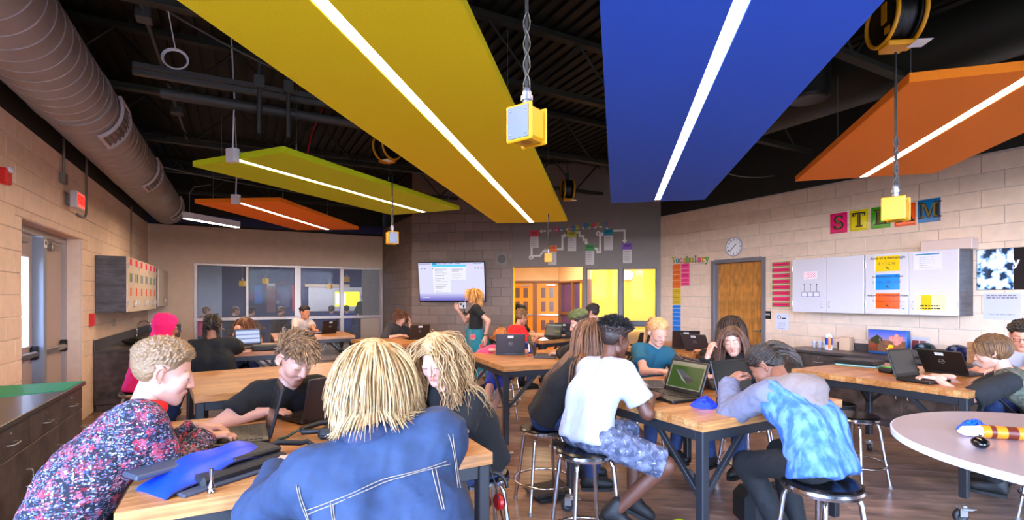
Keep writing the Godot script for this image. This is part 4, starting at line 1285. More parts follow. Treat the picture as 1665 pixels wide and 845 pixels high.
func right_side() -> void:
	var ink := mat("ink_black", Color(0.03, 0.03, 0.03))
	wall_clock("wall_clock", "round grey rimmed clock on the beige wall above the wood door", rw(-5.88, 2.49, 0.0), 90, 0.17, 1, 38)
	# Vocabulary heading and cards
	var word := "Vocabulary"
	var cs := [Color(0.62, 0.62, 0.05), Color(0.05, 0.5, 0.62), Color(0.85, 0.2, 0.4), Color(0.8, 0.6, 0.1), Color(0.35, 0.6, 0.15)]
	for k in word.length():
		var l := thing("wall_letter", "decorated letter %s of the heading Vocabulary on the beige wall" % word[k], "letter", rw(-7.27 + k * 0.09, 2.345 - k * 0.003, 0.008), 0, "letters of the vocabulary heading")
		l.rotation.y = -PI / 2
		var lc: Color = cs[k % 5]
		letters("glyph", word[k], 0.15, 0.006, mat("letter_%s" % lc.to_html(false), lc, 0.6), l, Vector3.ZERO, Basis(), "Droid Serif")
		letters("outline", word[k], 0.165, 0.003, ink, l, Vector3(0, 0.0, -0.003), Basis(), "Droid Serif")
	var cols := [["orange", Color(0.98, 0.36, 0.03), -7.20, [2.27, 2.145, 2.06, 1.945, 1.79]], ["hot pink", Color(0.93, 0.22, 0.52), -6.98, [2.27, 2.165, 2.085, 1.98, 1.90, 1.83]], ["mustard yellow", Color(0.78, 0.66, 0.02), -7.20, [1.785, 1.66, 1.545, 1.47]], ["bright blue", Color(0.03, 0.50, 0.90), -7.20, [1.46, 1.39, 1.315, 1.235, 1.145, 1.05, 0.95, 0.85, 0.76]]]
	for e in cols:
		var ys: Array = e[3]
		for k in ys.size() - 1:
			var c := sheet("vocabulary_card", "%s vocabulary card in the column under the Vocabulary heading" % e[0], "card", rw(e[2], (ys[k] + ys[k + 1]) / 2), 0.205, ys[k] - ys[k + 1] - 0.008, mat("card_" + e[0], e[1], 0.55), "%s vocabulary cards" % e[0])
			scribble(c, 0.13, 0.008, 1, 0.03, 0.012, mat("ink_soft_" + e[0], tone(e[1], 0.55), 0.6), 60 + k)
	# pink strips beside the door
	for k in 8:
		var y := 2.135 - k * 0.092
		var t := sheet("definition_strip", "pink definition strip on a green backing beside the wood door, %s from the top" % ["first", "second", "third", "fourth", "fifth", "sixth", "seventh", "eighth"][k], "card", rw(-5.02, y), 0.30, 0.072, mat("strip_green", Color(0.45, 0.62, 0.20), 0.6), "pink definition strips")
		part("face", mb().box(Vector3(0, 0, 0.0025), Vector3(0.275, 0.052, 0.003)), mat("strip_pink", Color(0.93, 0.12, 0.42), 0.55), t)
		var b := mb()
		rng.seed = 90 + k
		for q in 11:
			b.box(Vector3(-0.11 + q * 0.021, 0.0, 0.0045), Vector3(0.012 + rng.randf() * 0.006, 0.01, 0.001))
		part("print", b, mat("ink_maroon", Color(0.42, 0.03, 0.16), 0.6), t)
	var t := sheet("notice_sheet", "white notice sheet with a round doodle beside the wood door", "paper", rw(-5.0, 1.225), 0.22, 0.26, mat("paper_bright", Color(0.80, 0.80, 0.90), 0.6))
	scribble(t, 0.12, -0.02, 5, 0.022, 0.005, mat("ink_grey", Color(0.42, 0.40, 0.42)), 71)
	part("doodle", mb().ring(Vector3(-0.045, 0.065, 0.002), 0.028, 0.004, Basis(Vector3.RIGHT, PI / 2), 18, 5).box(Vector3(0.03, 0.05, 0.002), Vector3(0.07, 0.018, 0.001)), ink, t)
	t = sheet("room_sign", "small black room sign beside the wood door", "sign", rw(-5.25, 1.32), 0.12, 0.13, mat("sign_black", Color(0.05, 0.05, 0.06), 0.4))
	part("print", mb().box(Vector3(0, 0.01, 0.003), Vector3(0.085, 0.03, 0.002)), mat("sign_text", Color(0.6, 0.6, 0.62), 0.5), t)
	# STEAM letters
	var st := [["S", "pink", Color(0.90, 0.12, 0.42), -4.14, 2.675], ["T", "yellow", Color(0.86, 0.78, 0.02), -3.87, 2.68], ["E", "green", Color(0.20, 0.60, 0.06), -3.60, 2.68], ["A", "orange", Color(0.96, 0.32, 0.03), -3.32, 2.675], ["M", "blue", Color(0.05, 0.42, 0.65), -3.06, 2.69]]
	for e in st:
		t = sheet("letter_poster", "glossy %s poster with a black patterned letter %s" % [e[1], e[0]], "poster", rw(e[3], e[4]), 0.235, 0.29, mat("gloss_" + e[1], e[2], 0.12))
		letters("letter", e[0], 0.27, 0.002, ink, t, Vector3(0, 0, 0.003), Basis(), "Droid Serif")
		letters("letter_fill", e[0], 0.25, 0.001, mat("gold_print", Color(0.45, 0.38, 0.12), 0.5), t, Vector3(0, 0.0, 0.0042), Basis().scaled(Vector3(0.8, 0.93, 1)), "Droid Serif", false)
		var fr := mb()
		for r: Rect2 in cut_rects(Rect2(-0.105, -0.13, 0.21, 0.26), [Rect2(-0.1, -0.125, 0.2, 0.25)]):
			fr.box(Vector3(r.get_center().x, r.get_center().y, 0.002), Vector3(r.size.x, r.size.y, 0.001))
		part("print_border", fr, mat("border_" + e[1], tone(e[2], 0.45), 0.4), t)
	# box, poster and laminated sheet at the right
	t = thing("thermostat_box", "beige cover box on the wall above the cabinet end", "cover box", rw(-2.66, 2.235, 0.06))
	part("cover", mb().box(Vector3(-0.03, 0, -0.17), Vector3(0.18, 0.13, 0.5), 0.008), mat("cover_beige", Color(0.80, 0.70, 0.66), 0.5), t)
	t = sheet("wall_poster", "glossy blue and white poster with a black right edge and white lettering", "poster", rw(-2.38, 1.925), 0.44, 0.47, mat("poster_dark", Color(0.10, 0.10, 0.12), 0.1))
	var pm := mat("poster_art", Color(1, 1, 1), 0.12)
	var ni := noise_image(0.018, 4, 128, 77)
	pm.albedo_texture = paint(128, 128, func(x, y): var v: float = ni.get_pixel(x, y).r; return Color(0.35, 0.55, 0.75).lerp(Color(0.9, 0.95, 1.0), smoothstep(0.35, 0.6, v)) if v > 0.36 else Color(0.12, 0.2, 0.3))
	var q := mb()
	q.quad_uv(Vector3(-0.215, 0.23, 0.0022), Vector3(0.1, 0.23, 0.0022), Vector3(0.1, -0.23, 0.0022), Vector3(-0.215, -0.23, 0.0022), Vector3(0, 0, 1))
	part("print", q, pm, t)
	letters("lettering", "y", 0.12, 0.002, mat("paper_white", Color(0.9, 0.9, 0.9)), t, Vector3(0.12, 0.07, 0.004))
	t = sheet("laminated_sheet", "glossy white laminated sheet under the blue poster", "paper", rw(-2.38, 1.50), 0.32, 0.30, mat("laminated", Color(0.72, 0.72, 0.80), 0.08))
	scribble(t, 0.26, 0.125, 2, 0.025, 0.012, mat("ink_grey", Color(0.42, 0.40, 0.42)), 72)
	scribble(t, 0.22, -0.09, 1, 0.025, 0.006, mat("ink_grey", Color(0.42, 0.40, 0.42)), 73)
	# white door cabinets
	var wd := mat("door_white", Color(0.76, 0.75, 0.79), 0.2)
	var a := wall_unit("wall_cabinet", "grey wall cabinet with glossy white doors carrying a paper arrow diagram", Vector3(7.22, 0, -4.60), -PI / 2, [0.49, 0.49], 0.345, 1.39, 2.165, wd)
	var b := wall_unit("wall_cabinet", "grey wall cabinet with glossy white doors carrying the area and volume signs", Vector3(7.22, 0, -3.61), -PI / 2, [0.49, 0.49], 0.345, 1.39, 2.165, wd)
	var off := XR - 7.22 + 0.0225
	var sg := [["yellow", Color(0.88, 0.74, 0.02), 2.035, "Area of a Rectangle", "A = l x w"], ["blue", Color(0.02, 0.50, 0.84), 1.80, "Surface Area of a Prism", "S = 2lw + 2lh + 2wh"], ["orange", Color(0.98, 0.33, 0.05), 1.56, "Volume of a Rectangular Prism", "Volume = l x w x h"]]
	for e in sg:
		t = sheet("formula_sign", "glossy %s formula sign on the white cabinet door" % e[0], "sign", rw(-3.35, e[2], off), 0.27, 0.195, mat("sign_" + e[0], e[1], 0.14))
		letters("heading", e[3], 0.042 if e[3].length() < 20 else 0.031, 0.001, ink, t, Vector3(0, 0.07, 0.002))
		letters("formula", e[4], 0.05 if e[4].length() < 12 else 0.036, 0.001, ink, t, Vector3(-0.01, 0.0, 0.002), Basis(), "Droid Serif", false)
		part("pencil_print", mb().box(Vector3(0, -0.06, 0.002), Vector3(0.035, 0.015, 0.001), 0.0, Basis(Vector3(0, 0, 1), -0.6)), mat("ink_brown", Color(0.2, 0.13, 0.05), 0.6), t)
		part("tape", mb().box(Vector3(-0.14, 0, 0.0), Vector3(0.02, 0.19, 0.002)), mat("tape_clear", Color(0.9, 0.9, 0.94), 0.15), t)
	t = sheet("notice_sheet", "white printed sheet with a blue bar on the white cabinet door", "paper", rw(-2.93, 2.04, off), 0.28, 0.2, mat("paper_bright", Color(0.80, 0.80, 0.90)))
	part("bar_print", mb().box(Vector3(0.0, 0.08, 0.002), Vector3(0.24, 0.016, 0.001)), mat("print_blue", Color(0.2, 0.5, 0.7), 0.5), t)
	scribble(t, 0.16, 0.045, 6, 0.024, 0.004, mat("ink_grey", Color(0.42, 0.40, 0.42)), 74)
	t = sheet("notice_sheet", "yellow printed sheet in a plastic sleeve on the white cabinet door", "paper", rw(-2.90, 1.545, off), 0.29, 0.19, mat("sleeve", Color(0.86, 0.85, 0.62), 0.12))
	part("print", mb().box(Vector3(-0.04, 0, 0.002), Vector3(0.1, 0.18, 0.001)), mat("sheet_yellow", Color(0.80, 0.70, 0.05), 0.3), t)
	scribble(t, 0.2, -0.04, 2, 0.03, 0.016, ink, 75)
	t = sheet("notice_sheet", "pink and white checked strip on the white cabinet door", "paper", rw(-4.33, 1.925, off), 0.185, 0.105, mat("paper_white", Color(0.9, 0.9, 0.9)))
	var ck := mb()
	for r in 6:
		for c in 11:
			if (r + c) % 2 == 0:
				ck.box(Vector3(-0.08 + c * 0.016, 0.04 - r * 0.016, 0.002), Vector3(0.014, 0.014, 0.001))
	part("print", ck, mat("check_pink", Color(0.85, 0.35, 0.55), 0.5), t)
	for k in 3:
		t = sheet("diagram_box", ["small outlined paper box under the checked strip, beside the first drawn arrow", "wide outlined paper box under the checked strip, between two others", "small outlined paper box under the checked strip, next to the cabinet handle"][k], "paper", rw(-4.415 + k * 0.088, 1.65, off), 0.08, 0.07, mat("paper_outline", Color(0.32, 0.32, 0.42), 0.5))
		part("face", mb().box(Vector3(0, 0, 0.001), Vector3(0.068, 0.056, 0.003)), mat("paper_bright", Color(0.80, 0.80, 0.90)), t)
		part("drawn_arrow", mb().cyl(Vector3(0, 0.04, 0.0), Vector3(0.0, 0.13, 0), 0.003, -1, 5).ball(Vector3(0, 0.14, 0), Vector3(0.009, 0.009, 0.003), 8), ink, t)
	# base cabinets and counter on the right
	var labs := ["grey base cabinet under the wipes tub at the wood door end", "grey base cabinet under the picture box", "grey base cabinet under the helmets and cardboard", "grey base cabinet at the sink end of the right counter"]
	for k in 4:
		var u := base_unit("base_cabinet", labs[k], Vector3(6.98, 0, -4.58 + k * 1.0), 0, 1.0, 0.57, 0.868, 1, 2, "base cabinets along the right wall")
		u.rotation.y = -PI / 2
	var top := mat("counter_grey", Color(0.30, 0.285, 0.285))
	var c := thing("countertop", "long dark grey countertop along the right wall", "countertop", Vector3(7.25, 0.868, -4.6))
	part("slab", mb().box(Vector3(0, -0.018, 2.05), Vector3(0.63, 0.036, 4.12), 0.004), top, c)
	part("backsplash", mb().box(Vector3(0.305, 0.052, 2.28), Vector3(0.02, 0.1, 3.66), 0.003), top, c)
	counter_things()

func counter_things() -> void:
	var y := 0.8685
	var t: Node3D
	for k in 3:
		t = thing("clear_cup", "clear plastic cup standing by the wipes tub on the right counter", "cup", Vector3(7.42, y, -4.40 + k * 0.075), 0, "clear cups on the right counter")
		var g := mat("cup_clear", Color(0.8, 0.82, 0.88, 0.35), 0.1)
		g.transparency = BaseMaterial3D.TRANSPARENCY_ALPHA
		part("cup", mb().lathe([Vector2(0, 0.002), Vector2(0.028, 0.002), Vector2(0.035, 0.1), Vector2(0.033, 0.1), Vector2(0.026, 0.004)], 18), g, t)
	t = thing("wipes_tub", "white wipes tub with blue and orange label on the right counter", "tub", Vector3(7.3, y, -4.13))
	part("tub", mb().lathe([Vector2(0, 0), Vector2(0.042, 0), Vector2(0.045, 0.01), Vector2(0.045, 0.18), Vector2(0.04, 0.19)], 24), mat("tub_white", Color(0.9, 0.9, 0.92), 0.35), t)
	part("lid", mb().lathe([Vector2(0.046, 0.185), Vector2(0.046, 0.21), Vector2(0.02, 0.215), Vector2(0.018, 0.225), Vector2(0, 0.225)], 24), mat("tub_white", Color(0.9, 0.9, 0.92)), t)
	part("label_band", mb().lathe([Vector2(0.0455, 0.07), Vector2(0.0455, 0.17)], 24), mat("label_blue", Color(0.1, 0.25, 0.7), 0.4), t)
	part("label_stripe", mb().box(Vector3(-0.03, 0.1, 0.028), Vector3(0.035, 0.17, 0.02), 0.006, Basis(Vector3.UP, -0.75)), mat("label_orange", Color(0.95, 0.5, 0.03), 0.4), t)
	t = thing("cardboard_box", "tan cardboard box behind the wipes tub", "box", Vector3(7.46, y, -3.98))
	part("box", mb().box(Vector3(0, 0.09, 0), Vector3(0.12, 0.18, 0.14), 0.003), mat("cardboard_pale", Color(0.80, 0.66, 0.55), 0.8), t)
	# picture box (a board game like carton with a camp-fire scene)
	t = thing("picture_carton", "carton with a sky and camp-fire picture standing on the right counter", "box", Vector3(7.38, y, -3.42))
	t.rotation.y = -PI / 2
	part("carton", mb().box(Vector3(0, 0.16, 0.0), Vector3(0.44, 0.31, 0.10), 0.004), mat("carton_blue", Color(0.05, 0.35, 0.6), 0.4), t)
	var ni := noise_image(0.03, 4, 128, 55)
	var pm := mat("carton_picture", Color(1, 1, 1), 0.3)
	pm.albedo_texture = paint(128, 96, func(x, y2):
		var v: float = ni.get_pixel(x, y2).r
		var c := Color(0.18, 0.32, 0.75).lerp(Color(0.65, 0.5, 0.6), clampf(y2 / 45.0, 0, 1))
		if y2 > 40: c = Color(0.35, 0.27, 0.25).lerp(Color(0.6, 0.35, 0.2), v)
		if Vector2(x - 96, (y2 - 34) * 1.2).length() < 26 * (0.6 + v * 0.6): c = Color(0.75, 0.42, 0.38).lerp(Color(0.9, 0.6, 0.55), v)
		if Vector2(x - 28, (y2 - 40) * 1.4).length() < 26 * v * 1.6: c = Color(0.18, 0.2, 0.1)
		if x < 34 and y2 > 56: c = Color(0.62, 0.22, 0.08).lerp(Color(0.3, 0.2, 0.15), v)
		if Vector2((x - 76) * 1.4, y2 - 72).length() < 14.0 * (0.5 + v): c = Color(1.0, 0.75, 0.2) if v > 0.5 else Color(0.95, 0.35, 0.05)
		if y2 > 88: c = Color(0.03, 0.3, 0.55)
		return c)
	var q := mb()
	q.quad_uv(Vector3(-0.215, 0.31, 0.0512), Vector3(0.215, 0.31, 0.0512), Vector3(0.215, 0.01, 0.0512), Vector3(-0.215, 0.01, 0.0512), Vector3(0, 0, 1))
	part("picture", q, pm, t)
	t = thing("framed_picture", "small framed picture leaning behind the dark helmets", "picture frame", Vector3(7.49, y, -3.13))
	t.rotation.y = -PI / 2
	part("frame", mb().box(Vector3(0, 0.12, 0), Vector3(0.19, 0.24, 0.02), 0.003, Basis(Vector3.RIGHT, -0.12)), mat("frame_white", Color(0.72, 0.70, 0.72), 0.5), t)
	part("print", mb().box(Vector3(-0.04, 0.13, 0.014), Vector3(0.07, 0.13, 0.002), 0.0, Basis(Vector3.RIGHT, -0.12)).box(Vector3(0.04, 0.17, 0.009), Vector3(0.06, 0.05, 0.002), 0.0, Basis(Vector3.RIGHT, -0.12)), mat("print_red", Color(0.45, 0.12, 0.1), 0.5), t)
	t = thing("small_jar", "small printed white jar in front of the picture carton", "jar", Vector3(7.18, y, -3.22))
	part("jar", mb().lathe([Vector2(0, 0), Vector2(0.03, 0), Vector2(0.032, 0.005), Vector2(0.032, 0.075), Vector2(0.026, 0.085), Vector2(0, 0.085)], 18), mat("tub_white", Color(0.9, 0.9, 0.92)), t)
	part("label_band", mb().lathe([Vector2(0.0325, 0.02), Vector2(0.0325, 0.06)], 18), mat("label_red", Color(0.6, 0.12, 0.2), 0.4), t)
	for k in 2:
		t = thing("helmet", ["dark teal helmet with a clear visor beside the picture carton", "dark blue helmet with a round vent, beside the cardboard block"][k], "helmet", Vector3(7.38, y, [-3.03, -2.71][k]))
		var c: Color = [Color(0.05, 0.13, 0.15), Color(0.06, 0.11, 0.28)][k]
		part("shell", mb().lathe([Vector2(0.12, 0.0), Vector2(0.13, 0.05), Vector2(0.118, 0.11), Vector2(0.085, 0.16), Vector2(0.04, 0.18), Vector2(0, 0.185)], 24), mat("shell%d" % k, c, 0.25), t)
		part("visor", mb().box(Vector3(-0.115, 0.05, 0), Vector3(0.06, 0.09, 0.18), 0.015), mat("visor_grey", Color(0.32, 0.29, 0.29), 0.15), t)
		part("badge", mb().ball(Vector3(-0.085, 0.14, 0), Vector3(0.02, 0.025, 0.035), 10), mat("badge_grey", Color(0.35, 0.4, 0.48), 0.4), t)
	t = thing("cardboard_block", "tan cardboard block standing on the right counter", "cardboard", Vector3(7.22, y, -2.46))
	part("block", mb().prism([Vector2(-0.095, 0), Vector2(0.095, 0), Vector2(0.1, 0.05), Vector2(0.085, 0.1), Vector2(0.1, 0.13), Vector2(0.085, 0.16), Vector2(0.09, 0.225), Vector2(-0.09, 0.235)], 0.08, Vector3(0.04, 0, 0), Basis(Vector3.UP, -PI / 2)), mat("cardboard", Color(0.72, 0.50, 0.32), 0.85, 0.0, T.grain, 2.0), t)
	t = thing("wire_stand", "tall loop of thin rod with tangled black wires on the right counter", "wire stand", Vector3(7.40, y, -2.14))
	part("rod", mb().tube([Vector3(0, 0.0, -0.012), Vector3(0, 0.3, -0.012), Vector3(0, 0.34, -0.02), Vector3(0, 0.37, 0), Vector3(0, 0.34, 0.02), Vector3(0, 0.3, 0.012), Vector3(0, 0, 0.012)], [0.006], 8), mat("rod_grey", Color(0.25, 0.26, 0.32), 0.4, 0.5), t)
	var w := mb()
	rng.seed = 33
	for k in 5:
		var path := []
		var p := Vector3(-0.05, 0.02 + 0.02 * k, -0.15)
		for s in 12:
			path.append(p + Vector3(rng.randf_range(-0.03, 0.03), rng.randf_range(-0.015, 0.1 if s < 5 else 0.03), s * 0.027))
		w.tube(path, [0.004], 5)
	part("wires", w, mat("cord_dark", Color(0.07, 0.07, 0.08)), t)
	t = thing("bench_plate", "flat pale tray lying on the right counter near the wires", "tray", Vector3(7.12, y, -1.98))
	part("tray", mb().box(Vector3(0, 0.012, 0), Vector3(0.25, 0.024, 0.3), 0.006), mat("tray_beige", Color(0.55, 0.47, 0.40), 0.5), t)

# ---------------------------------------------------------------- tables
const TY := 0.94
const TW := 1.29
var wood := []

func table_parts(t: Node3D, sd: int) -> void:
	if wood.is_empty():
		var cols := [Color(0.78, 0.54, 0.31), Color(0.74, 0.49, 0.26), Color(0.82, 0.59, 0.36), Color(0.69, 0.44, 0.22), Color(0.76, 0.515, 0.285)]
		for k in 5:
			var m := mat("maple%d" % k, cols[k], 0.34, 0.0, T.grain, 1.5, false)
			m.uv1_scale = Vector3(0.7, 5.0, 5.0)
			m.uv1_offset = Vector3(0.17, 0.29, 0.11) * k
			wood.append(m)
	rng.seed = sd
	var n := 30
	var w := TW / n
	for r in n:
		var x := -TW / 2
		while x < TW / 2 - 0.001:
			var l: float = [0.215, 0.43, 0.3225, 0.645][rng.randi() % 4]
			l = minf(l, TW / 2 - x)
			if TW / 2 - x - l < 0.1:
				l = TW / 2 - x
			var key := "stave%.4f" % l
			if not meshes.has(key):
				meshes[key] = mb().box(Vector3.ZERO, Vector3(l, 0.05, w - 0.0004), 0.0009).mesh()
			part("stave", meshes[key], wood[rng.randi() % 5], t, Vector3(x + l / 2, TY - 0.025, -TW / 2 + (r + 0.5) * w))
			x += l
	var steel := mat("table_steel", Color(0.145, 0.15, 0.165), 0.42, 0.2)
	var h := TW / 2 - 0.035
	var key2 := "table_frame"
	if not meshes.has(key2):
		meshes["rail"] = mb().box(Vector3.ZERO, Vector3(2 * h - 0.05, 0.06, 0.04), 0.004).mesh()
		meshes["leg"] = mb().box(Vector3(0, 0.475, 0), Vector3(0.052, 0.71, 0.052), 0.005).mesh()
		meshes["brace"] = mb().box(Vector3.ZERO, Vector3(0.44, 0.03, 0.03), 0.003).mesh()
		var c := mb()
		c.box(Vector3(0, 0.105, 0), Vector3(0.075, 0.02, 0.075), 0.004).cyl(Vector3(0, 0.105, 0), Vector3(0, 0.125, 0), 0.02)
		c.box(Vector3(0.02, 0.08, 0.026), Vector3(0.05, 0.06, 0.005), 0.001).box(Vector3(0.02, 0.08, -0.026), Vector3(0.05, 0.06, 0.005), 0.001).box(Vector3(-0.045, 0.1, 0), Vector3(0.06, 0.012, 0.03), 0.003)
		meshes["caster_fork"] = c.mesh()
		meshes["caster_wheel"] = mb().lathe([Vector2(0.0, -0.014), Vector2(0.02, -0.014), Vector2(0.03, -0.017), Vector2(0.046, -0.015), Vector2(0.05, -0.008), Vector2(0.05, 0.008), Vector2(0.046, 0.015), Vector2(0.03, 0.017), Vector2(0.02, 0.014), Vector2(0, 0.014)], 22, Vector3(0.025, 0.05, 0), Basis(Vector3.RIGHT, PI / 2)).mesh()
		meshes[key2] = true
	var ry := TY - 0.05 - 0.03
	part("rail", meshes["rail"], steel, t, Vector3(0, ry, h)); part("rail", meshes["rail"], steel, t, Vector3(0, ry, -h))
	part("rail", meshes["rail"], steel, t, Vector3(h, ry, 0), Basis(Vector3.UP, PI / 2)); part("rail", meshes["rail"], steel, t, Vector3(-h, ry, 0), Basis(Vector3.UP, PI / 2))
	for sx in [-1.0, 1.0]:
		for sz in [-1.0, 1.0]:
			var leg := part("leg", meshes["leg"], steel, t, Vector3(sx * h, 0.06, sz * h))
			part("brace", meshes["brace"], steel, leg, Vector3(-sx * 0.165, 0.62, 0), Basis(Vector3(0, 0, 1), sx * -PI / 4))
			part("brace", meshes["brace"], steel, leg, Vector3(0, 0.62, -sz * 0.165), Basis(Vector3.UP, PI / 2) * Basis(Vector3(0, 0, 1), sz * PI / 4))
			var cs := part("caster", meshes["caster_fork"], mat("caster_steel", Color(0.62, 0.60, 0.58), 0.3, 0.8), t, Vector3(sx * h, 0.0, sz * h), Basis(Vector3.UP, rng.randf_range(-0.9, 0.9) + (PI if sx < 0 else 0.0)))
			part("wheel", meshes["caster_wheel"], mat("wheel_grey", Color(0.10, 0.10, 0.11), 0.5), cs)

func tables() -> void:
	var list := [
		[Vector3(0.30, 0, -2.575), 0, "butcher-block table at which the woman in the denim jacket sits"],
		[Vector3(0.28, 0, -4.70), -7, "empty butcher-block table behind the curly haired boy"],
		[Vector3(2.785, 0, -2.50), 0, "butcher-block table carrying the laptop with the green screen"],
		[Vector3(2.92, 0, -4.85), 6, "butcher-block table where a pink sleeved child sits behind a laptop"],
		[Vector3(4.53, 0, -7.36), -15, "butcher-block table in front of the opening to the yellow hall"],
		[Vector3(5.19, 0, -4.86), -8, "butcher-block table in front of the wood door"],
		[Vector3(5.14, 0, -2.235), 0, "butcher-block table carrying the black binders, before the right counter"],
		[Vector3(1.115, 0, -9.735), 0, "butcher-block table of the boy in the white shirt by the interior window"],
		[Vector3(2.285, 0, -7.73), -12, "butcher-block table below the wall screen"],
		[Vector3(-0.14, 0, -7.55), 0, "butcher-block table of the girl with braids and the pink hood"]]
	for k in list.size():
		var e: Array = list[k]
		var t := thing("work_table", e[2], "table", e[0], e[1], "butcher-block tables")
		table_parts(t, 100 + k)
	# round white table
	var t := thing("round_table", "round pale grey laminate table with a white edge, in front of the stool", "table", Vector3(3.307, 0, -0.676))
	part("tabletop", mb().lathe([Vector2(0, TY - 0.032), Vector2(0.765, TY - 0.032), Vector2(0.765, TY - 0.004)], 64).lathe([Vector2(0.765, TY - 0.001), Vector2(0.763, TY), Vector2(0, TY)], 64), mat("laminate_grey", Color(0.60, 0.53, 0.53), 0.30), t)
	part("edge_band", mb().lathe([Vector2(0.762, TY - 0.032), Vector2(0.771, TY - 0.031), Vector2(0.772, TY - 0.003), Vector2(0.765, TY)], 64), mat("edge_white", Color(0.84, 0.85, 0.92), 0.35), t)
	part("column", mb().cyl(Vector3(0, 0.03, 0), Vector3(0, TY - 0.03, 0), 0.045, -1, 18), mat("table_steel", Color(0.145, 0.15, 0.165)), t)
	for k in 4:
		var d := dirv(45 + 90 * k)
		part("foot", mb().tube([Vector3(0, 0.06, 0), d * 0.45 + Vector3(0, 0.03, 0)], [0.035, 0.022], 8), mat("table_steel", Color(0.145, 0.15, 0.165)), t)

# ---------------------------------------------------------------- stools
func stool(at: Vector3, h: float, turn: float, label: String, seat_dark := true) -> void:
	var t := thing("stool", label, "stool", at, turn, "round lab stools")
	var chrome := mat("chrome_warm", Color(0.78, 0.76, 0.76), 0.16, 1.0)
	part("seat", mb().lathe([Vector2(0, h - 0.03), Vector2(0.165, h - 0.03), Vector2(0.178, h - 0.02), Vector2(0.178, h - 0.01), Vector2(0.165, h), Vector2(0, h)], 32), mat("seat_black", Color(0.035, 0.03, 0.03), 0.25), t)
	part("seat_ring", mb().lathe([Vector2(0.16, h - 0.045), Vector2(0.18, h - 0.045), Vector2(0.183, h - 0.03), Vector2(0.178, h - 0.018)], 32), chrome, t)
	for k in 4:
		var d := dirv(45 + 90 * k)
		var l := part("leg", mb().tube([d * 0.10 + Vector3(0, h - 0.04, 0), d * 0.145 + Vector3(0, h - 0.055, 0), d * 0.165 + Vector3(0, h - 0.1, 0), d * (0.165 + 0.075) + Vector3(0, 0.02, 0)], [0.0135], 10), chrome, t)
		part("foot_cap", mb().cyl(d * 0.2405 + Vector3(0, 0, 0), d * 0.239 + Vector3(0, 0.03, 0), 0.018, 0.016, 10), mat("cap_grey", Color(0.55, 0.52, 0.5), 0.4, 0.5), l)
	part("foot_ring", mb().ring(Vector3(0, 0.2, 0), 0.222, 0.009, Basis(), 36, 8), chrome, t)

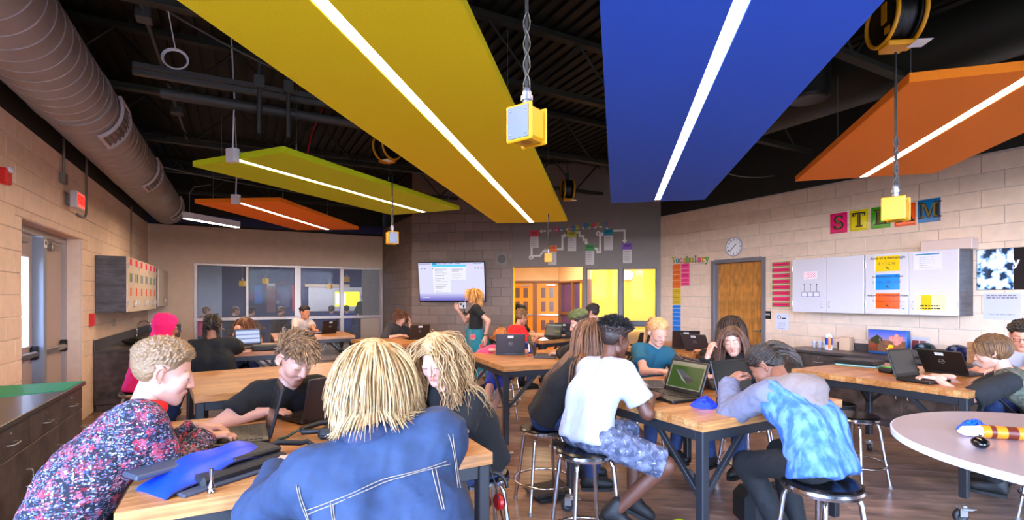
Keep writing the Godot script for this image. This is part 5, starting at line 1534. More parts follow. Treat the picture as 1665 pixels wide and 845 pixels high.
# ---------------------------------------------------------------- laptops
func laptop(at: Vector3, head: float, open: float, label: String, shade := 0, screen: Texture2D = null, lit := 0.0) -> Node3D:
	# local: the user looks along -Z; hinge at z = -0.115
	var t := thing("laptop", label, "laptop", at, head, "laptops")
	var shell: Material = [mat("lap_brown", Color(0.17, 0.135, 0.125), 0.32, 0.25), mat("lap_grey", Color(0.22, 0.215, 0.235), 0.35, 0.2), mat("lap_dark", Color(0.055, 0.052, 0.055), 0.4)][shade]
	var dark := mat("lap_dark", Color(0.055, 0.052, 0.055), 0.4)
	if not meshes.has("lap_base"):
		meshes["lap_base"] = mb().box(Vector3(0, 0.013, 0), Vector3(0.335, 0.022, 0.235), 0.005).mesh()
		var kb := mb()
		for r in 5:
			for c in 15:
				kb.box(Vector3(-0.142 + c * 0.0203, 0.0255, -0.082 + r * 0.0195), Vector3(0.0165, 0.003, 0.0158))
		kb.box(Vector3(-0.01, 0.0255, 0.0155), Vector3(0.1, 0.003, 0.0158))
		meshes["lap_keys"] = kb.mesh()
		meshes["lap_pad"] = mb().box(Vector3(-0.02, 0.0242, 0.068), Vector3(0.1, 0.0015, 0.06), 0.0005).mesh()
		meshes["lap_lid"] = mb().box(Vector3(0, 0.116, -0.005), Vector3(0.335, 0.225, 0.011), 0.004).mesh()
		meshes["lap_bezel"] = mb().box(Vector3(0, 0.116, 0.0012), Vector3(0.325, 0.215, 0.002), 0.0).mesh()
		var q := mb()
		q.quad_uv(Vector3(-0.15, 0.214, 0.0026), Vector3(0.15, 0.214, 0.0026), Vector3(0.15, 0.032, 0.0026), Vector3(-0.15, 0.032, 0.0026), Vector3(0, 0, 1))
		meshes["lap_display"] = q.mesh()
		meshes["lap_hinge"] = mb().cyl(Vector3(-0.14, 0.02, -0.117), Vector3(-0.07, 0.02, -0.117), 0.008, -1, 8).cyl(Vector3(0.07, 0.02, -0.117), Vector3(0.14, 0.02, -0.117), 0.008, -1, 8).mesh()
		meshes["lap_sticker"] = mb().box(Vector3(0.0, 0.195, -0.0112), Vector3(0.062, 0.026, 0.0012)).mesh()
		meshes["lap_ring"] = mb().ring(Vector3(0, 0.118, -0.011), 0.021, 0.0014, Basis(Vector3.RIGHT, PI / 2), 26, 6).mesh()
		var ti := mb()
		for k in 3:
			ti.box(Vector3(0.0, 0.203 - k * 0.007, -0.0121), Vector3(0.048 - k * 0.006, 0.0025, 0.0006))
		meshes["lap_print"] = ti.mesh()
	var b := part("base", meshes["lap_base"], shell, t)
	part("keyboard", meshes["lap_keys"], dark, b)
	part("touchpad", meshes["lap_pad"], mat("lap_pad", Color(0.1, 0.1, 0.105), 0.35), b)
	part("hinge", meshes["lap_hinge"], dark, b)
	var lid := part("lid", meshes["lap_lid"], shell, t, Vector3(0, 0.022, -0.114), Basis(Vector3.RIGHT, -deg_to_rad(open - 90.0)))
	part("bezel", meshes["lap_bezel"], dark, lid)
	var sm: StandardMaterial3D
	if screen:
		sm = mat("display_%d" % screen.get_instance_id(), Color(0.02, 0.02, 0.02), 0.25)
		sm.emission_enabled = true
		sm.emission = Color.BLACK
		sm.emission_texture = screen
		sm.emission_energy_multiplier = lit
	else:
		sm = mat("display_off", Color(0.10, 0.105, 0.10), 0.22)
	part("screen", meshes["lap_display"], sm, lid)
	part("label_sticker", meshes["lap_sticker"], mat("paper_white", Color(0.9, 0.9, 0.9)), lid)
	part("sticker_print", meshes["lap_print"], mat("ink_grey", Color(0.42, 0.40, 0.42)), lid)
	var lg := part("logo", meshes["lap_ring"], mat("logo_silver", Color(0.6, 0.58, 0.56), 0.3, 0.6), lid)
	letters("logo_letters", "DELL", 0.0145, 0.0008, mat("logo_silver", Color(0.6, 0.58, 0.56)), lg, Vector3(0, 0.118, -0.0113), Basis(Vector3.UP, PI))
	return t

# a zipped flat case
func flat_case(called: String, label: String, at: Vector3, head: float, size: Vector3, m: Material, category := "laptop case") -> Node3D:
	var t := thing(called, label, category, at, head)
	part("body", mb().box(Vector3(0, size.y / 2, 0), size, minf(size.y * 0.4, 0.014)), m, t)
	part("zip", mb().tube([Vector3(-size.x / 2 + 0.02, size.y * 0.55, size.z / 2 + 0.001), Vector3(0, size.y * 0.6, size.z / 2 + 0.002), Vector3(size.x / 2 - 0.02, size.y * 0.55, size.z / 2 + 0.001)], [0.004], 6), mat("zip_dark", Color(0.02, 0.02, 0.02), 0.4), t)
	part("strap", mb().box(Vector3(size.x * 0.25, size.y / 2, 0), Vector3(0.035, size.y + 0.004, size.z + 0.004), 0.003), mat("strap_black", Color(0.02, 0.02, 0.025), 0.7), t)
	return t

func table_things() -> void:
	var y := TY
	var green := paint(96, 60, func(px, py):
		if px < 3 or px > 92 or py < 4 or py > 57: return Color(0.72, 0.70, 0.62)
		if py < 9: return Color(0.70, 0.66, 0.55)
		var p := Vector2(px, py)
		if Geometry2D.is_point_in_polygon(p, PackedVector2Array([Vector2(17, 18), Vector2(33, 17), Vector2(74, 38), Vector2(58, 47)])):
			return Color(0.30, 0.29, 0.30) if py > 33 else Color(0.42, 0.41, 0.46)
		if Geometry2D.is_point_in_polygon(p, PackedVector2Array([Vector2(16, 18), Vector2(19, 19), Vector2(56, 47), Vector2(40, 40)])): return Color(0.75, 0.75, 0.75)
		return Color(0.26, 0.40, 0.16))
	var pale := paint(64, 40, func(px, py):
		if py < 6: return Color(0.6, 0.62, 0.6)
		if px > 40 and py > 20 and py < 28: return Color(0.55, 0.5, 0.25)
		return Color(0.30, 0.34, 0.33))
	var white := paint(64, 40, func(px, py): return Color(0.75, 0.82, 1.0) if (py / 4) % 3 else Color(0.5, 0.55, 0.75))
	# front left table
	laptop(Vector3(-0.005, y, -2.69), 90, 104, "open laptop typed on by the boy in the floral jacket", 2)
	laptop(Vector3(0.37, y, -2.985), 153, 104, "brown lidded laptop with a white sticker, in front of the curly haired boy", 0)
	blue_sleeve()
	var t := thing("mouthpiece", "silver trumpet mouthpiece standing on the butcher-block table", "mouthpiece", Vector3(-0.09, y, -1.985))
	part("cup", mb().lathe([Vector2(0, 0.001), Vector2(0.0135, 0.001), Vector2(0.0145, 0.004), Vector2(0.012, 0.008), Vector2(0.0105, 0.013), Vector2(0.0125, 0.018), Vector2(0.009, 0.028), Vector2(0.0055, 0.038), Vector2(0.005, 0.042), Vector2(0.0062, 0.05), Vector2(0.0072, 0.082), Vector2(0.0055, 0.082), Vector2(0.0045, 0.05)], 24), mat("silver", Color(0.80, 0.78, 0.76), 0.15, 1.0), t)
	t = flat_case("shoulder_case", "black shoulder case with a strap lying beside the brown laptop", Vector3(0.47, y, -2.52), 25, Vector3(0.26, 0.05, 0.22), mat("case_black", Color(0.06, 0.06, 0.07), 0.65), "bag")
	part("shoulder_strap", mb().tube([Vector3(-0.12, 0.03, 0.05), Vector3(-0.2, 0.035, 0.09), Vector3(-0.23, 0.03, 0.02), Vector3(-0.17, 0.04, -0.06), Vector3(-0.1, 0.04, -0.08)], [0.013], 8), mat("strap_black", Color(0.02, 0.02, 0.025)), t)
	part("key_ribbon", mb().tube([Vector3(-0.2, 0.01, 0.0), Vector3(-0.24, 0.03, 0.04), Vector3(-0.28, 0.008, 0.06), Vector3(-0.3, 0.01, 0.12)], [0.006], 6), mat("ribbon_green", Color(0.05, 0.2, 0.14), 0.6), t)
	# table with the green screen
	laptop(Vector3(2.475, y, -2.43), 92, 112, "open laptop showing a green drawing with a grey wedge", 2, green, 0.55)
	laptop(Vector3(2.90, y, -2.13), 3, 106, "open laptop with a dark screen in front of the girl in the grey hood", 2, null)
	laptop(Vector3(2.68, y, -2.80), 128, 112, "open brown laptop before the girl with very long hair", 0)
	laptop(Vector3(3.12, y, -2.60), -72, 118, "dark laptop whose lid edge shows a white sticker, before the brown haired girl", 1)
	t = thing("blue_cloth", "crumpled bright blue cloth on the butcher-block table", "cloth", Vector3(2.475, y, -2.13))
	part("cloth", crumple(0.085, 0.075, 0.06, 5), mat("cloth_blue", Color(0.03, 0.20, 0.85), 0.7), t)
	t = flat_case("tablet_stand", "small black folded stand beside the blue cloth", Vector3(2.62, y, -2.1), 20, Vector3(0.1, 0.06, 0.06), mat("case_black", Color(0.06, 0.06, 0.07)), "stand")
	# middle table
	laptop(Vector3(2.78, y, -5.22), 205, 100, "dark laptop with a white sticker hiding a child with ginger hair", 1)
	laptop(Vector3(3.0, y, -4.78), -55, 110, "open laptop with a reddish lid in front of the boy with green hair", 0)
	flat_case("laptop_case", "rounded black laptop case on the table of the boy with green hair", Vector3(3.28, y, -4.62), 10, Vector3(0.32, 0.05, 0.2), mat("case_black", Color(0.06, 0.06, 0.07)))
	t = flat_case("pencil_pouch", "blue and white striped pouch standing behind the dark laptop", Vector3(3.03, y, -5.18), 20, Vector3(0.14, 0.13, 0.08), mat("pouch_blue", Color(0.08, 0.18, 0.5), 0.6), "pouch")
	part("stripes", mb().box(Vector3(-0.02, 0.07, 0.043), Vector3(0.02, 0.1, 0.004)).box(Vector3(0.03, 0.07, 0.043), Vector3(0.015, 0.1, 0.004)), mat("paper_white", Color(0.9, 0.9, 0.9)), t)
	t = thing("orange_pen", "orange pen lying on the middle butcher-block table", "pen", Vector3(2.88, y, -4.92), 60)
	part("barrel", mb().cyl(Vector3(0, 0.006, -0.06), Vector3(0, 0.006, 0.06), 0.005, 0.005, 8), mat("pen_orange", Color(0.9, 0.3, 0.05), 0.4), t)
	# table before the hall
	laptop(Vector3(4.34, y, -6.86), 70, 108, "open laptop used by the boy in the red shirt", 2, pale, 0.6)
	laptop(Vector3(4.82, y, -6.98), -120, 100, "dark laptop with a white sticker, before the hooded person at the hall opening", 1)
	flat_case("laptop_case", "black laptop case on the table of the boy in red", Vector3(4.66, y, -6.85), -15, Vector3(0.3, 0.05, 0.22), mat("case_black", Color(0.06, 0.06, 0.07)))
	t = thing("paper_scraps", "crumpled white paper beside the open laptop of the boy in red", "paper", Vector3(4.14, y, -6.66))
	part("paper", crumple(0.1, 0.06, 0.04, 9), mat("paper_white", Color(0.9, 0.9, 0.9)), t)
	# table before the wood door
	laptop(Vector3(5.10, y, -4.72), 220, 104, "brown lidded laptop with a white sticker in front of the vocabulary cards", 0)
	laptop(Vector3(5.03, y, -4.36), -100, 118, "open laptop used by the girl with long dark hair", 1)
	flat_case("laptop_case", "thin black laptop case behind the laptop at the vocabulary cards", Vector3(5.45, y, -4.8), 15, Vector3(0.36, 0.04, 0.26), mat("case_black", Color(0.06, 0.06, 0.07)))
	laptop(Vector3(4.86, y, -5.2), 200, 125, "low tilted brown laptop behind the girl in teal", 0)
	# right table
	laptop(Vector3(4.76, y, -1.955), 4, 108, "open dark laptop used by the boy in the camouflage shirt", 2, null)
	laptop(Vector3(5.47, y, -2.03), -84, 122, "open laptop used by the boy with glasses", 2)
	t = flat_case("laptop_case", "black laptop case with a lime green band behind the camouflage boy's laptop", Vector3(5.13, y, -2.30), 15, Vector3(0.34, 0.045, 0.12), mat("case_black", Color(0.06, 0.06, 0.07)))
	part("green_band", mb().box(Vector3(-0.03, 0.03, 0.0), Vector3(0.2, 0.034, 0.124), 0.01), mat("band_lime", Color(0.25, 0.75, 0.03), 0.4), t)
	t = thing("binder_stack", "green folder and papers under a black binder", "folder", Vector3(5.32, y, -2.72), 78)
	part("papers", mb().box(Vector3(0.0, 0.008, 0.0), Vector3(0.33, 0.008, 0.25)), mat("paper_lilac", Color(0.75, 0.73, 0.88), 0.7), t)
	part("folder", mb().box(Vector3(0.01, 0.002, 0.01), Vector3(0.35, 0.004, 0.27)).box(Vector3(-0.01, 0.015, 0.0), Vector3(0.34, 0.004, 0.26)), mat("folder_green", Color(0.05, 0.45, 0.2), 0.6), t)
	t = thing("black_binder", "black zipped binder lying on the green folder", "binder", Vector3(5.32, y + 0.018, -2.72), 84)
	part("cover", mb().box(Vector3(0, 0.02, 0), Vector3(0.34, 0.04, 0.27), 0.008), mat("binder_black", Color(0.055, 0.048, 0.04), 0.5), t)
	part("zip", mb().box(Vector3(0, 0.02, 0.0), Vector3(0.344, 0.006, 0.274), 0.002), mat("zip_dark", Color(0.02, 0.02, 0.02)), t)
	# window side tables
	laptop(Vector3(1.36, y, -9.86), 150, 104, "brown laptop with a white sticker in front of the boy in the white shirt", 0)
	flat_case("laptop_case", "brown laptop case lying before the boy in the white shirt", Vector3(0.95, y, -9.35), 5, Vector3(0.33, 0.04, 0.22), mat("case_brown", Color(0.14, 0.1, 0.08), 0.6))
	laptop(Vector3(2.47, y, -7.86), 175, 108, "brown laptop in front of the boy in the grey shirt", 0)
	laptop(Vector3(0.12, y, -7.45), -20, 100, "laptop with a bright page beside the girl with braids", 1, white, 0.9)
	flat_case("laptop_case", "black open laptop case on the table of the girl with braids", Vector3(0.31, y, -7.05), -4, Vector3(0.4, 0.07, 0.2), mat("case_black", Color(0.06, 0.06, 0.07)))
	laptop(Vector3(-0.55, y, -7.12), 60, 172, "laptop opened flat in front of the girl in the pink hood", 1)
	# round table
	t = thing("computer_mouse", "shiny black computer mouse on the round table", "mouse", Vector3(2.86, y, -0.97), 70)
	part("shell", mb().ball(Vector3(0, 0.0255, 0), Vector3(0.033, 0.025, 0.058), 24), mat("mouse_black", Color(0.03, 0.03, 0.035), 0.12), t)
	part("wheel", mb().cyl(Vector3(-0.005, 0.045, -0.03), Vector3(0.005, 0.045, -0.03), 0.008, -1, 12), mat("wheel_grey", Color(0.10, 0.10, 0.11)), t)
	t = thing("snack_wrapper", "white and orange snack wrapper on the round table", "wrapper", Vector3(3.10, y, -1.02), 48)
	part("tube_wrap", mb().tube([Vector3(-0.12, 0.022, 0), Vector3(-0.1, 0.026, 0), Vector3(0.0, 0.03, 0), Vector3(0.14, 0.03, 0), Vector3(0.2, 0.028, 0)], [0.004, 0.022, 0.029, 0.029, 0.02], 14), mat("wrap_white", Color(0.86, 0.83, 0.85), 0.3), t)
	part("wrap_band", mb().tube([Vector3(-0.03, 0.0295, 0), Vector3(0.15, 0.0305, 0)], [0.0298, 0.0298], 14), mat("wrap_orange", Color(0.88, 0.45, 0.10), 0.3), t)
	part("wrap_print", mb().tube([Vector3(0.0, 0.03, 0), Vector3(0.02, 0.03, 0)], [0.0302], 14).tube([Vector3(0.06, 0.03, 0), Vector3(0.1, 0.03, 0)], [0.0302], 14), mat("wrap_brown", Color(0.35, 0.12, 0.06), 0.4), t)
	t = thing("blue_cloth", "crumpled bright blue wrapper behind the snack wrapper on the round table", "wrapper", Vector3(3.22, y, -1.12))
	part("cloth", crumple(0.11, 0.06, 0.05, 14), mat("cloth_sky", Color(0.02, 0.36, 0.85), 0.35), t)
	# floor
	t = flat_case("laptop_bag", "black zipped laptop bag lying on the floor", Vector3(2.20, 0.035, -3.45), 5, Vector3(0.36, 0.035, 0.27), mat("case_charcoal", Color(0.10, 0.098, 0.10), 0.6), "bag")
	part("lower_pocket", mb().box(Vector3(0.01, -0.012, 0.015), Vector3(0.33, 0.036, 0.25), 0.012), mat("case_black", Color(0.06, 0.06, 0.07)), t)
	t.position.y = 0.03
	t = thing("waste_bin", "black round waste bin standing by the right base cabinets", "bin", Vector3(5.95, 0, -3.25))
	part("bin", mb().lathe([Vector2(0, 0.0), Vector2(0.13, 0.0), Vector2(0.16, 0.4), Vector2(0.168, 0.4), Vector2(0.168, 0.41), Vector2(0.155, 0.41), Vector2(0.127, 0.01), Vector2(0, 0.01)], 28), mat("bin_black", Color(0.025, 0.025, 0.025), 0.45), t)
	t = thing("backpack", "black backpack with a blue cap lying under the stool of the hooded girl", "backpack", Vector3(3.28, 0, -2.3), 20)
	part("body", mb().box(Vector3(0, 0.13, 0), Vector3(0.4, 0.26, 0.24), 0.05), mat("bag_black", Color(0.035, 0.04, 0.04)), t)
	part("blue_patch", mb().ball(Vector3(0.03, 0.26, -0.03), Vector3(0.045, 0.025, 0.04), 12), mat("cap_navy", Color(0.06, 0.08, 0.3), 0.6), t)
	part("cables", mb().tube([Vector3(0.05, 0.26, 0), Vector3(0.1, 0.3, 0.02), Vector3(0.15, 0.27, -0.02), Vector3(0.18, 0.24, 0.03)], [0.004], 5), mat("cord_dark", Color(0.07, 0.07, 0.08)), t)
	t = thing("tape_roll", "yellow tape roll on the floor under the green screen table", "tape", Vector3(2.72, 0, -2.56))
	part("roll", mb().lathe([Vector2(0.03, 0.0), Vector2(0.045, 0.0), Vector2(0.045, 0.025), Vector2(0.03, 0.025), Vector2(0.03, 0)], 24), mat("tape_yellow", Color(0.75, 0.8, 0.03), 0.4), t)

# headphones hooked on the stool beside the front table
func headphones() -> void:
	var t := thing("headphones", "red and black headphones hanging beside the front table corner", "headphones", Vector3(1.08, 0.60, -2.22), 30)
	for sx in [-1.0, 1.0]:
		var cup := part("ear_cup", mb().lathe([Vector2(0, -0.016), Vector2(0.034, -0.016), Vector2(0.04, -0.008), Vector2(0.04, 0.008), Vector2(0.03, 0.016), Vector2(0, 0.016)], 24, Vector3(sx * 0.035, 0, 0), Basis(Vector3(0, 0, 1), PI / 2) * Basis(Vector3.RIGHT, 0.5)), mat("phones_red", Color(0.62, 0.04, 0.03), 0.35), t)
		part("cushion", mb().lathe([Vector2(0, -0.024), Vector2(0.03, -0.024), Vector2(0.036, -0.016)], 24, Vector3(sx * 0.035, 0, 0), Basis(Vector3(0, 0, 1), PI / 2) * Basis(Vector3.RIGHT, 0.5)), mat("phones_black", Color(0.03, 0.03, 0.03), 0.5), cup)
	part("headband", mb().ring(Vector3(0, 0.07, 0), 0.075, 0.009, Basis(Vector3.RIGHT, PI / 2), 22, 8, PI, TAU), mat("phones_black", Color(0.03, 0.03, 0.03), 0.5), t)
	part("lead", mb().tube([Vector3(0.03, 0.0, 0), Vector3(0.06, -0.1, 0.02), Vector3(0.02, 0.1, 0.03), Vector3(-0.03, 0.24, 0)], [0.004], 6), mat("phones_black", Color(0.03, 0.03, 0.03), 0.5), t)

# a small heap of cloth: a dome with folds
func crumple(rx: float, rz: float, h: float, sd: int) -> MB:
	var m := mb()
	nz.seed = sd
	nz.frequency = 1.0
	var N := 28
	for k in N + 1:
		for j in N + 1:
			var a := TAU * j / N
			var f := float(k) / N
			var fold := nz.get_noise_3d(cos(a) * 14.0 * f + 5.0, sin(a) * 14.0 * f, 3.0)
			var r := f * (1.0 + 0.25 * nz.get_noise_2d(cos(a) * 6.0, sin(a) * 6.0))
			m.vert(Vector3(cos(a) * rx * r, maxf(0.001, h * (1.0 - f * f) * (0.8 + 0.7 * fold) + 0.002), sin(a) * rz * r), Vector3.UP)
	for k in N:
		for j in N:
			var a := k * (N + 1) + j
			m.tri(a, a + 1, a + N + 2); m.tri(a, a + N + 2, a + N + 1)
	smooth(m)
	return m

func smooth(m: MB) -> void:
	var q := PackedVector3Array()
	q.resize(m.v.size())
	for k in range(0, m.i.size(), 3):
		var f := (m.v[m.i[k + 2]] - m.v[m.i[k]]).cross(m.v[m.i[k + 1]] - m.v[m.i[k]])
		for j in 3:
			q[m.i[k + j]] += f
	for k in q.size():
		m.n[k] = q[k].normalized() if q[k].length() > 1e-12 else Vector3.UP

func blue_sleeve() -> void:
	var y := TY
	var t := thing("laptop_sleeve", "bright blue laptop sleeve with a black zipped pocket lying over the table corner", "laptop sleeve", Vector3(-0.10, y, -2.16))
	# grey board and black pocket below the blue flap; local X runs from the table corner inwards
	var bs := Basis(Vector3.UP, deg_to_rad(32))
	part("grey_board", mb().box(bs * Vector3(0.02, 0.006, 0.105), Vector3(0.36, 0.012, 0.05), 0.003, bs).box(bs * Vector3(-0.05, 0.05, -0.10), Vector3(0.34, 0.02, 0.1), 0.006, bs), mat("board_grey", Color(0.20, 0.22, 0.27), 0.6), t)
	part("pocket", mb().box(bs * Vector3(0.08, 0.02, 0.02), Vector3(0.34, 0.04, 0.18), 0.012, bs).box(bs * Vector3(0.15, 0.05, -0.01), Vector3(0.2, 0.022, 0.15), 0.008, bs), mat("case_black", Color(0.06, 0.06, 0.07)), t)
	var m := mb()
	var NS := 26
	var NW := 10
	for k in NS + 1:
		var s := float(k) / NS
		for j in NW + 1:
			var w := float(j) / NW
			var x := -0.30 + 0.56 * s
			var hgt := 0.075 * smoothstep(0.05, 0.6, s) - 0.025 * smoothstep(0.75, 1.0, s) + 0.004
			hgt += -0.12 * smoothstep(0.22, 0.0, s)
			var z := lerpf(-0.095, 0.10 - 0.05 * s, w)
			hgt -= 0.032 * smoothstep(0.55, 1.0, w) * smoothstep(0.1, 0.4, s)
			hgt += 0.006 * sin(s * 17.0 + w * 3.0)
			m.vert(bs * Vector3(x, hgt, z), Vector3.UP)
	for k in NS:
		for j in NW:
			var a := k * (NW + 1) + j
			m.tri(a, a + 1, a + NW + 2); m.tri(a, a + NW + 2, a + NW + 1)
	smooth(m)
	var under := m.v.duplicate()
	part("blue_flap", m, mat("sleeve_blue", Color(0.01, 0.20, 0.78), 0.45), t)
	var edge := []
	for k in NS + 1:
		edge.append(m.v[k * (NW + 1) + NW])
	part("flap_hem", mb().tube(edge, [0.004], 6), mat("hem_navy", Color(0.02, 0.06, 0.25), 0.6), t)
	part("strap", mb().tube([bs * Vector3(0.25, 0.04, -0.06), bs * Vector3(0.31, 0.045, -0.03), bs * Vector3(0.37, 0.035, 0.02), bs * Vector3(0.41, 0.03, 0.01), bs * Vector3(0.41, 0.02, 0.05), bs * Vector3(0.34, 0.012, 0.07)], [0.012], 8), mat("strap_black", Color(0.02, 0.02, 0.025)), t)

# ---------------------------------------------------------------- smooth bodies: bones -> distance field -> surface nets
# a bone: [kind, a, b, ra, rb, caps]; kind 0 tapered capsule (caps: 1 flat at a, 2 flat at b), 1 ellipsoid (centre a, radii b), 2 ellipsoid taken away
func net(bones: Array, cell: float, k: float) -> MB:
	var lo := Vector3.ONE * 1e9
	var hi := -lo
	for p in bones:
		if p[0] == 0:
			var r := Vector3.ONE * maxf(p[3], p[4])
			lo = lo.min((p[1] as Vector3).min(p[2]) - r)
			hi = hi.max((p[1] as Vector3).max(p[2]) + r)
		elif p[0] == 1:
			lo = lo.min(p[1] - p[2]); hi = hi.max(p[1] + p[2])
	var pad := Vector3.ONE * (cell * 2.0 + k * 0.3)
	lo -= pad; hi += pad
	var nx := int((hi.x - lo.x) / cell) + 2
	var ny := int((hi.y - lo.y) / cell) + 2
	var nzz := int((hi.z - lo.z) / cell) + 2
	var sy := nx
	var sz := nx * ny
	var f := PackedFloat32Array()
	f.resize(sz * nzz)
	f.fill(1.0)
	var k_all := k
	for p in bones:
		k = p[6] if p.size() > 6 else k_all
		var kind: int = p[0]
		var a: Vector3 = p[1]
		var b: Vector3 = p[2]
		var ra: float = p[3]
		var rb: float = p[4]
		var caps: int = p[5]
		var reach := k + cell * 1.6
		var bl: Vector3
		var bh: Vector3
		if kind == 0:
			var r := maxf(ra, rb)
			bl = a.min(b) - Vector3.ONE * (r + reach); bh = a.max(b) + Vector3.ONE * (r + reach)
		else:
			bl = a - b - Vector3.ONE * reach; bh = a + b + Vector3.ONE * reach
		var x0 := maxi(0, int((bl.x - lo.x) / cell)); var x1 := mini(nx - 1, int((bh.x - lo.x) / cell) + 1)
		var y0 := maxi(0, int((bl.y - lo.y) / cell)); var y1 := mini(ny - 1, int((bh.y - lo.y) / cell) + 1)
		var z0 := maxi(0, int((bl.z - lo.z) / cell)); var z1 := mini(nzz - 1, int((bh.z - lo.z) / cell) + 1)
		var ba := b - a
		var len2 := maxf(ba.length_squared(), 1e-9)
		var dir := ba.normalized()
		var dr := rb - ra
		var inv := Vector3.ONE / b if kind else Vector3.ONE
		var inv2 := inv * inv
		for z in range(z0, z1 + 1):
			for y in range(y0, y1 + 1):
				var at := x0 + y * sy + z * sz
				var q := Vector3(lo.x + x0 * cell, lo.y + y * cell, lo.z + z * cell) - a
				for x in range(x0, x1 + 1):
					var d: float
					if kind == 0:
						var h := clampf(q.dot(ba) / len2, 0.0, 1.0)
						d = (q - ba * h).length() - ra - dr * h
						if caps:
							if caps & 2:
								d = maxf(d, (q - ba).dot(dir))
							if caps & 1:
								d = maxf(d, -q.dot(dir))
					else:
						var k0 := (q * inv).length()
						d = k0 * (k0 - 1.0) / maxf((q * inv2).length(), 1e-6)
					var o := f[at]
					if kind == 2:
						var h2 := maxf(k - absf(-d - o), 0.0)
						f[at] = maxf(o, -d) + h2 * h2 * 0.25 / k
					else:
						var h3 := maxf(k - absf(d - o), 0.0)
						f[at] = minf(o, d) - h3 * h3 * 0.25 / k
					at += 1
					q.x += cell
	var ids := PackedInt32Array()
	ids.resize(f.size())
	ids.fill(-1)
	var m := mb()
	var far := cell * 2.4
	var co := [0, 1, sy, sy + 1, sz, sz + 1, sz + sy, sz + sy + 1]
	var cp := [Vector3(0, 0, 0), Vector3(1, 0, 0), Vector3(0, 1, 0), Vector3(1, 1, 0), Vector3(0, 0, 1), Vector3(1, 0, 1), Vector3(0, 1, 1), Vector3(1, 1, 1)]
	var ed := [[0, 1], [2, 3], [4, 5], [6, 7], [0, 2], [1, 3], [4, 6], [5, 7], [0, 4], [1, 5], [2, 6], [3, 7]]
	var vs := PackedVector3Array()
	var ix := PackedInt32Array()
	var g := PackedFloat32Array()
	g.resize(8)
	for z in nzz - 1:
		for y in ny - 1:
			var base := y * sy + z * sz
			for x in nx - 1:
				var at := base + x
				if absf(f[at]) > far:
					continue
				var ins := 0
				for j in 8:
					g[j] = f[at + co[j]]
					if g[j] < 0.0:
						ins += 1
				if ins == 0 or ins == 8:
					continue
				var sum := Vector3.ZERO
				var n := 0
				for e in ed:
					var u := g[e[0]]
					var w := g[e[1]]
					if (u < 0.0) != (w < 0.0):
						sum += (cp[e[0]] as Vector3).lerp(cp[e[1]], u / (u - w))
						n += 1
				ids[at] = vs.size()
				vs.append(lo + (Vector3(x, y, z) + sum / n) * cell)
				var inside := g[0] < 0.0
				if (g[1] < 0.0) != inside:
					quad(ix, ids, at - sy - sz, at - sz, at, at - sy, inside)
				if (g[2] < 0.0) != inside:
					quad(ix, ids, at - 1 - sz, at - 1, at, at - sz, inside)
				if (g[4] < 0.0) != inside:
					quad(ix, ids, at - 1 - sy, at - sy, at, at - 1, inside)
	m.v = vs
	m.i = ix
	m.n.resize(vs.size())
	m.c.resize(vs.size())
	m.c.fill(Color.WHITE)
	m.uv.resize(vs.size())
	smooth(m)
	return m

func quad(ix: PackedInt32Array, ids: PackedInt32Array, a: int, b: int, c: int, d: int, outward: bool) -> void:
	if a < 0 or b < 0 or d < 0:
		return
	var A := ids[a]
	var B := ids[b]
	var C := ids[c]
	var D := ids[d]
	if A < 0 or B < 0 or D < 0:
		return
	if outward:
		ix.append_array([A, C, B, A, D, C])
	else:
		ix.append_array([A, B, C, A, C, D])

func bone(a: Vector3, b: Vector3, ra: float, rb: float, caps := 0) -> Array:
	return [0, a, b, ra, rb, caps]

func wrinkle(m: MB, amp: float, freq: float, sd: int, stretch := Vector3.ONE) -> void:
	nz.seed = sd
	nz.frequency = freq
	nz.fractal_octaves = 3
	for k in m.v.size():
		var q := m.v[k] * stretch
		var r := 1.0 - absf(nz.get_noise_3d(q.x, q.y, q.z)) * 2.2
		m.v[k] += m.n[k] * amp * r
	smooth(m)

# ---------------------------------------------------------------- heads and hands, made once
var heads := {}
var hands := {}

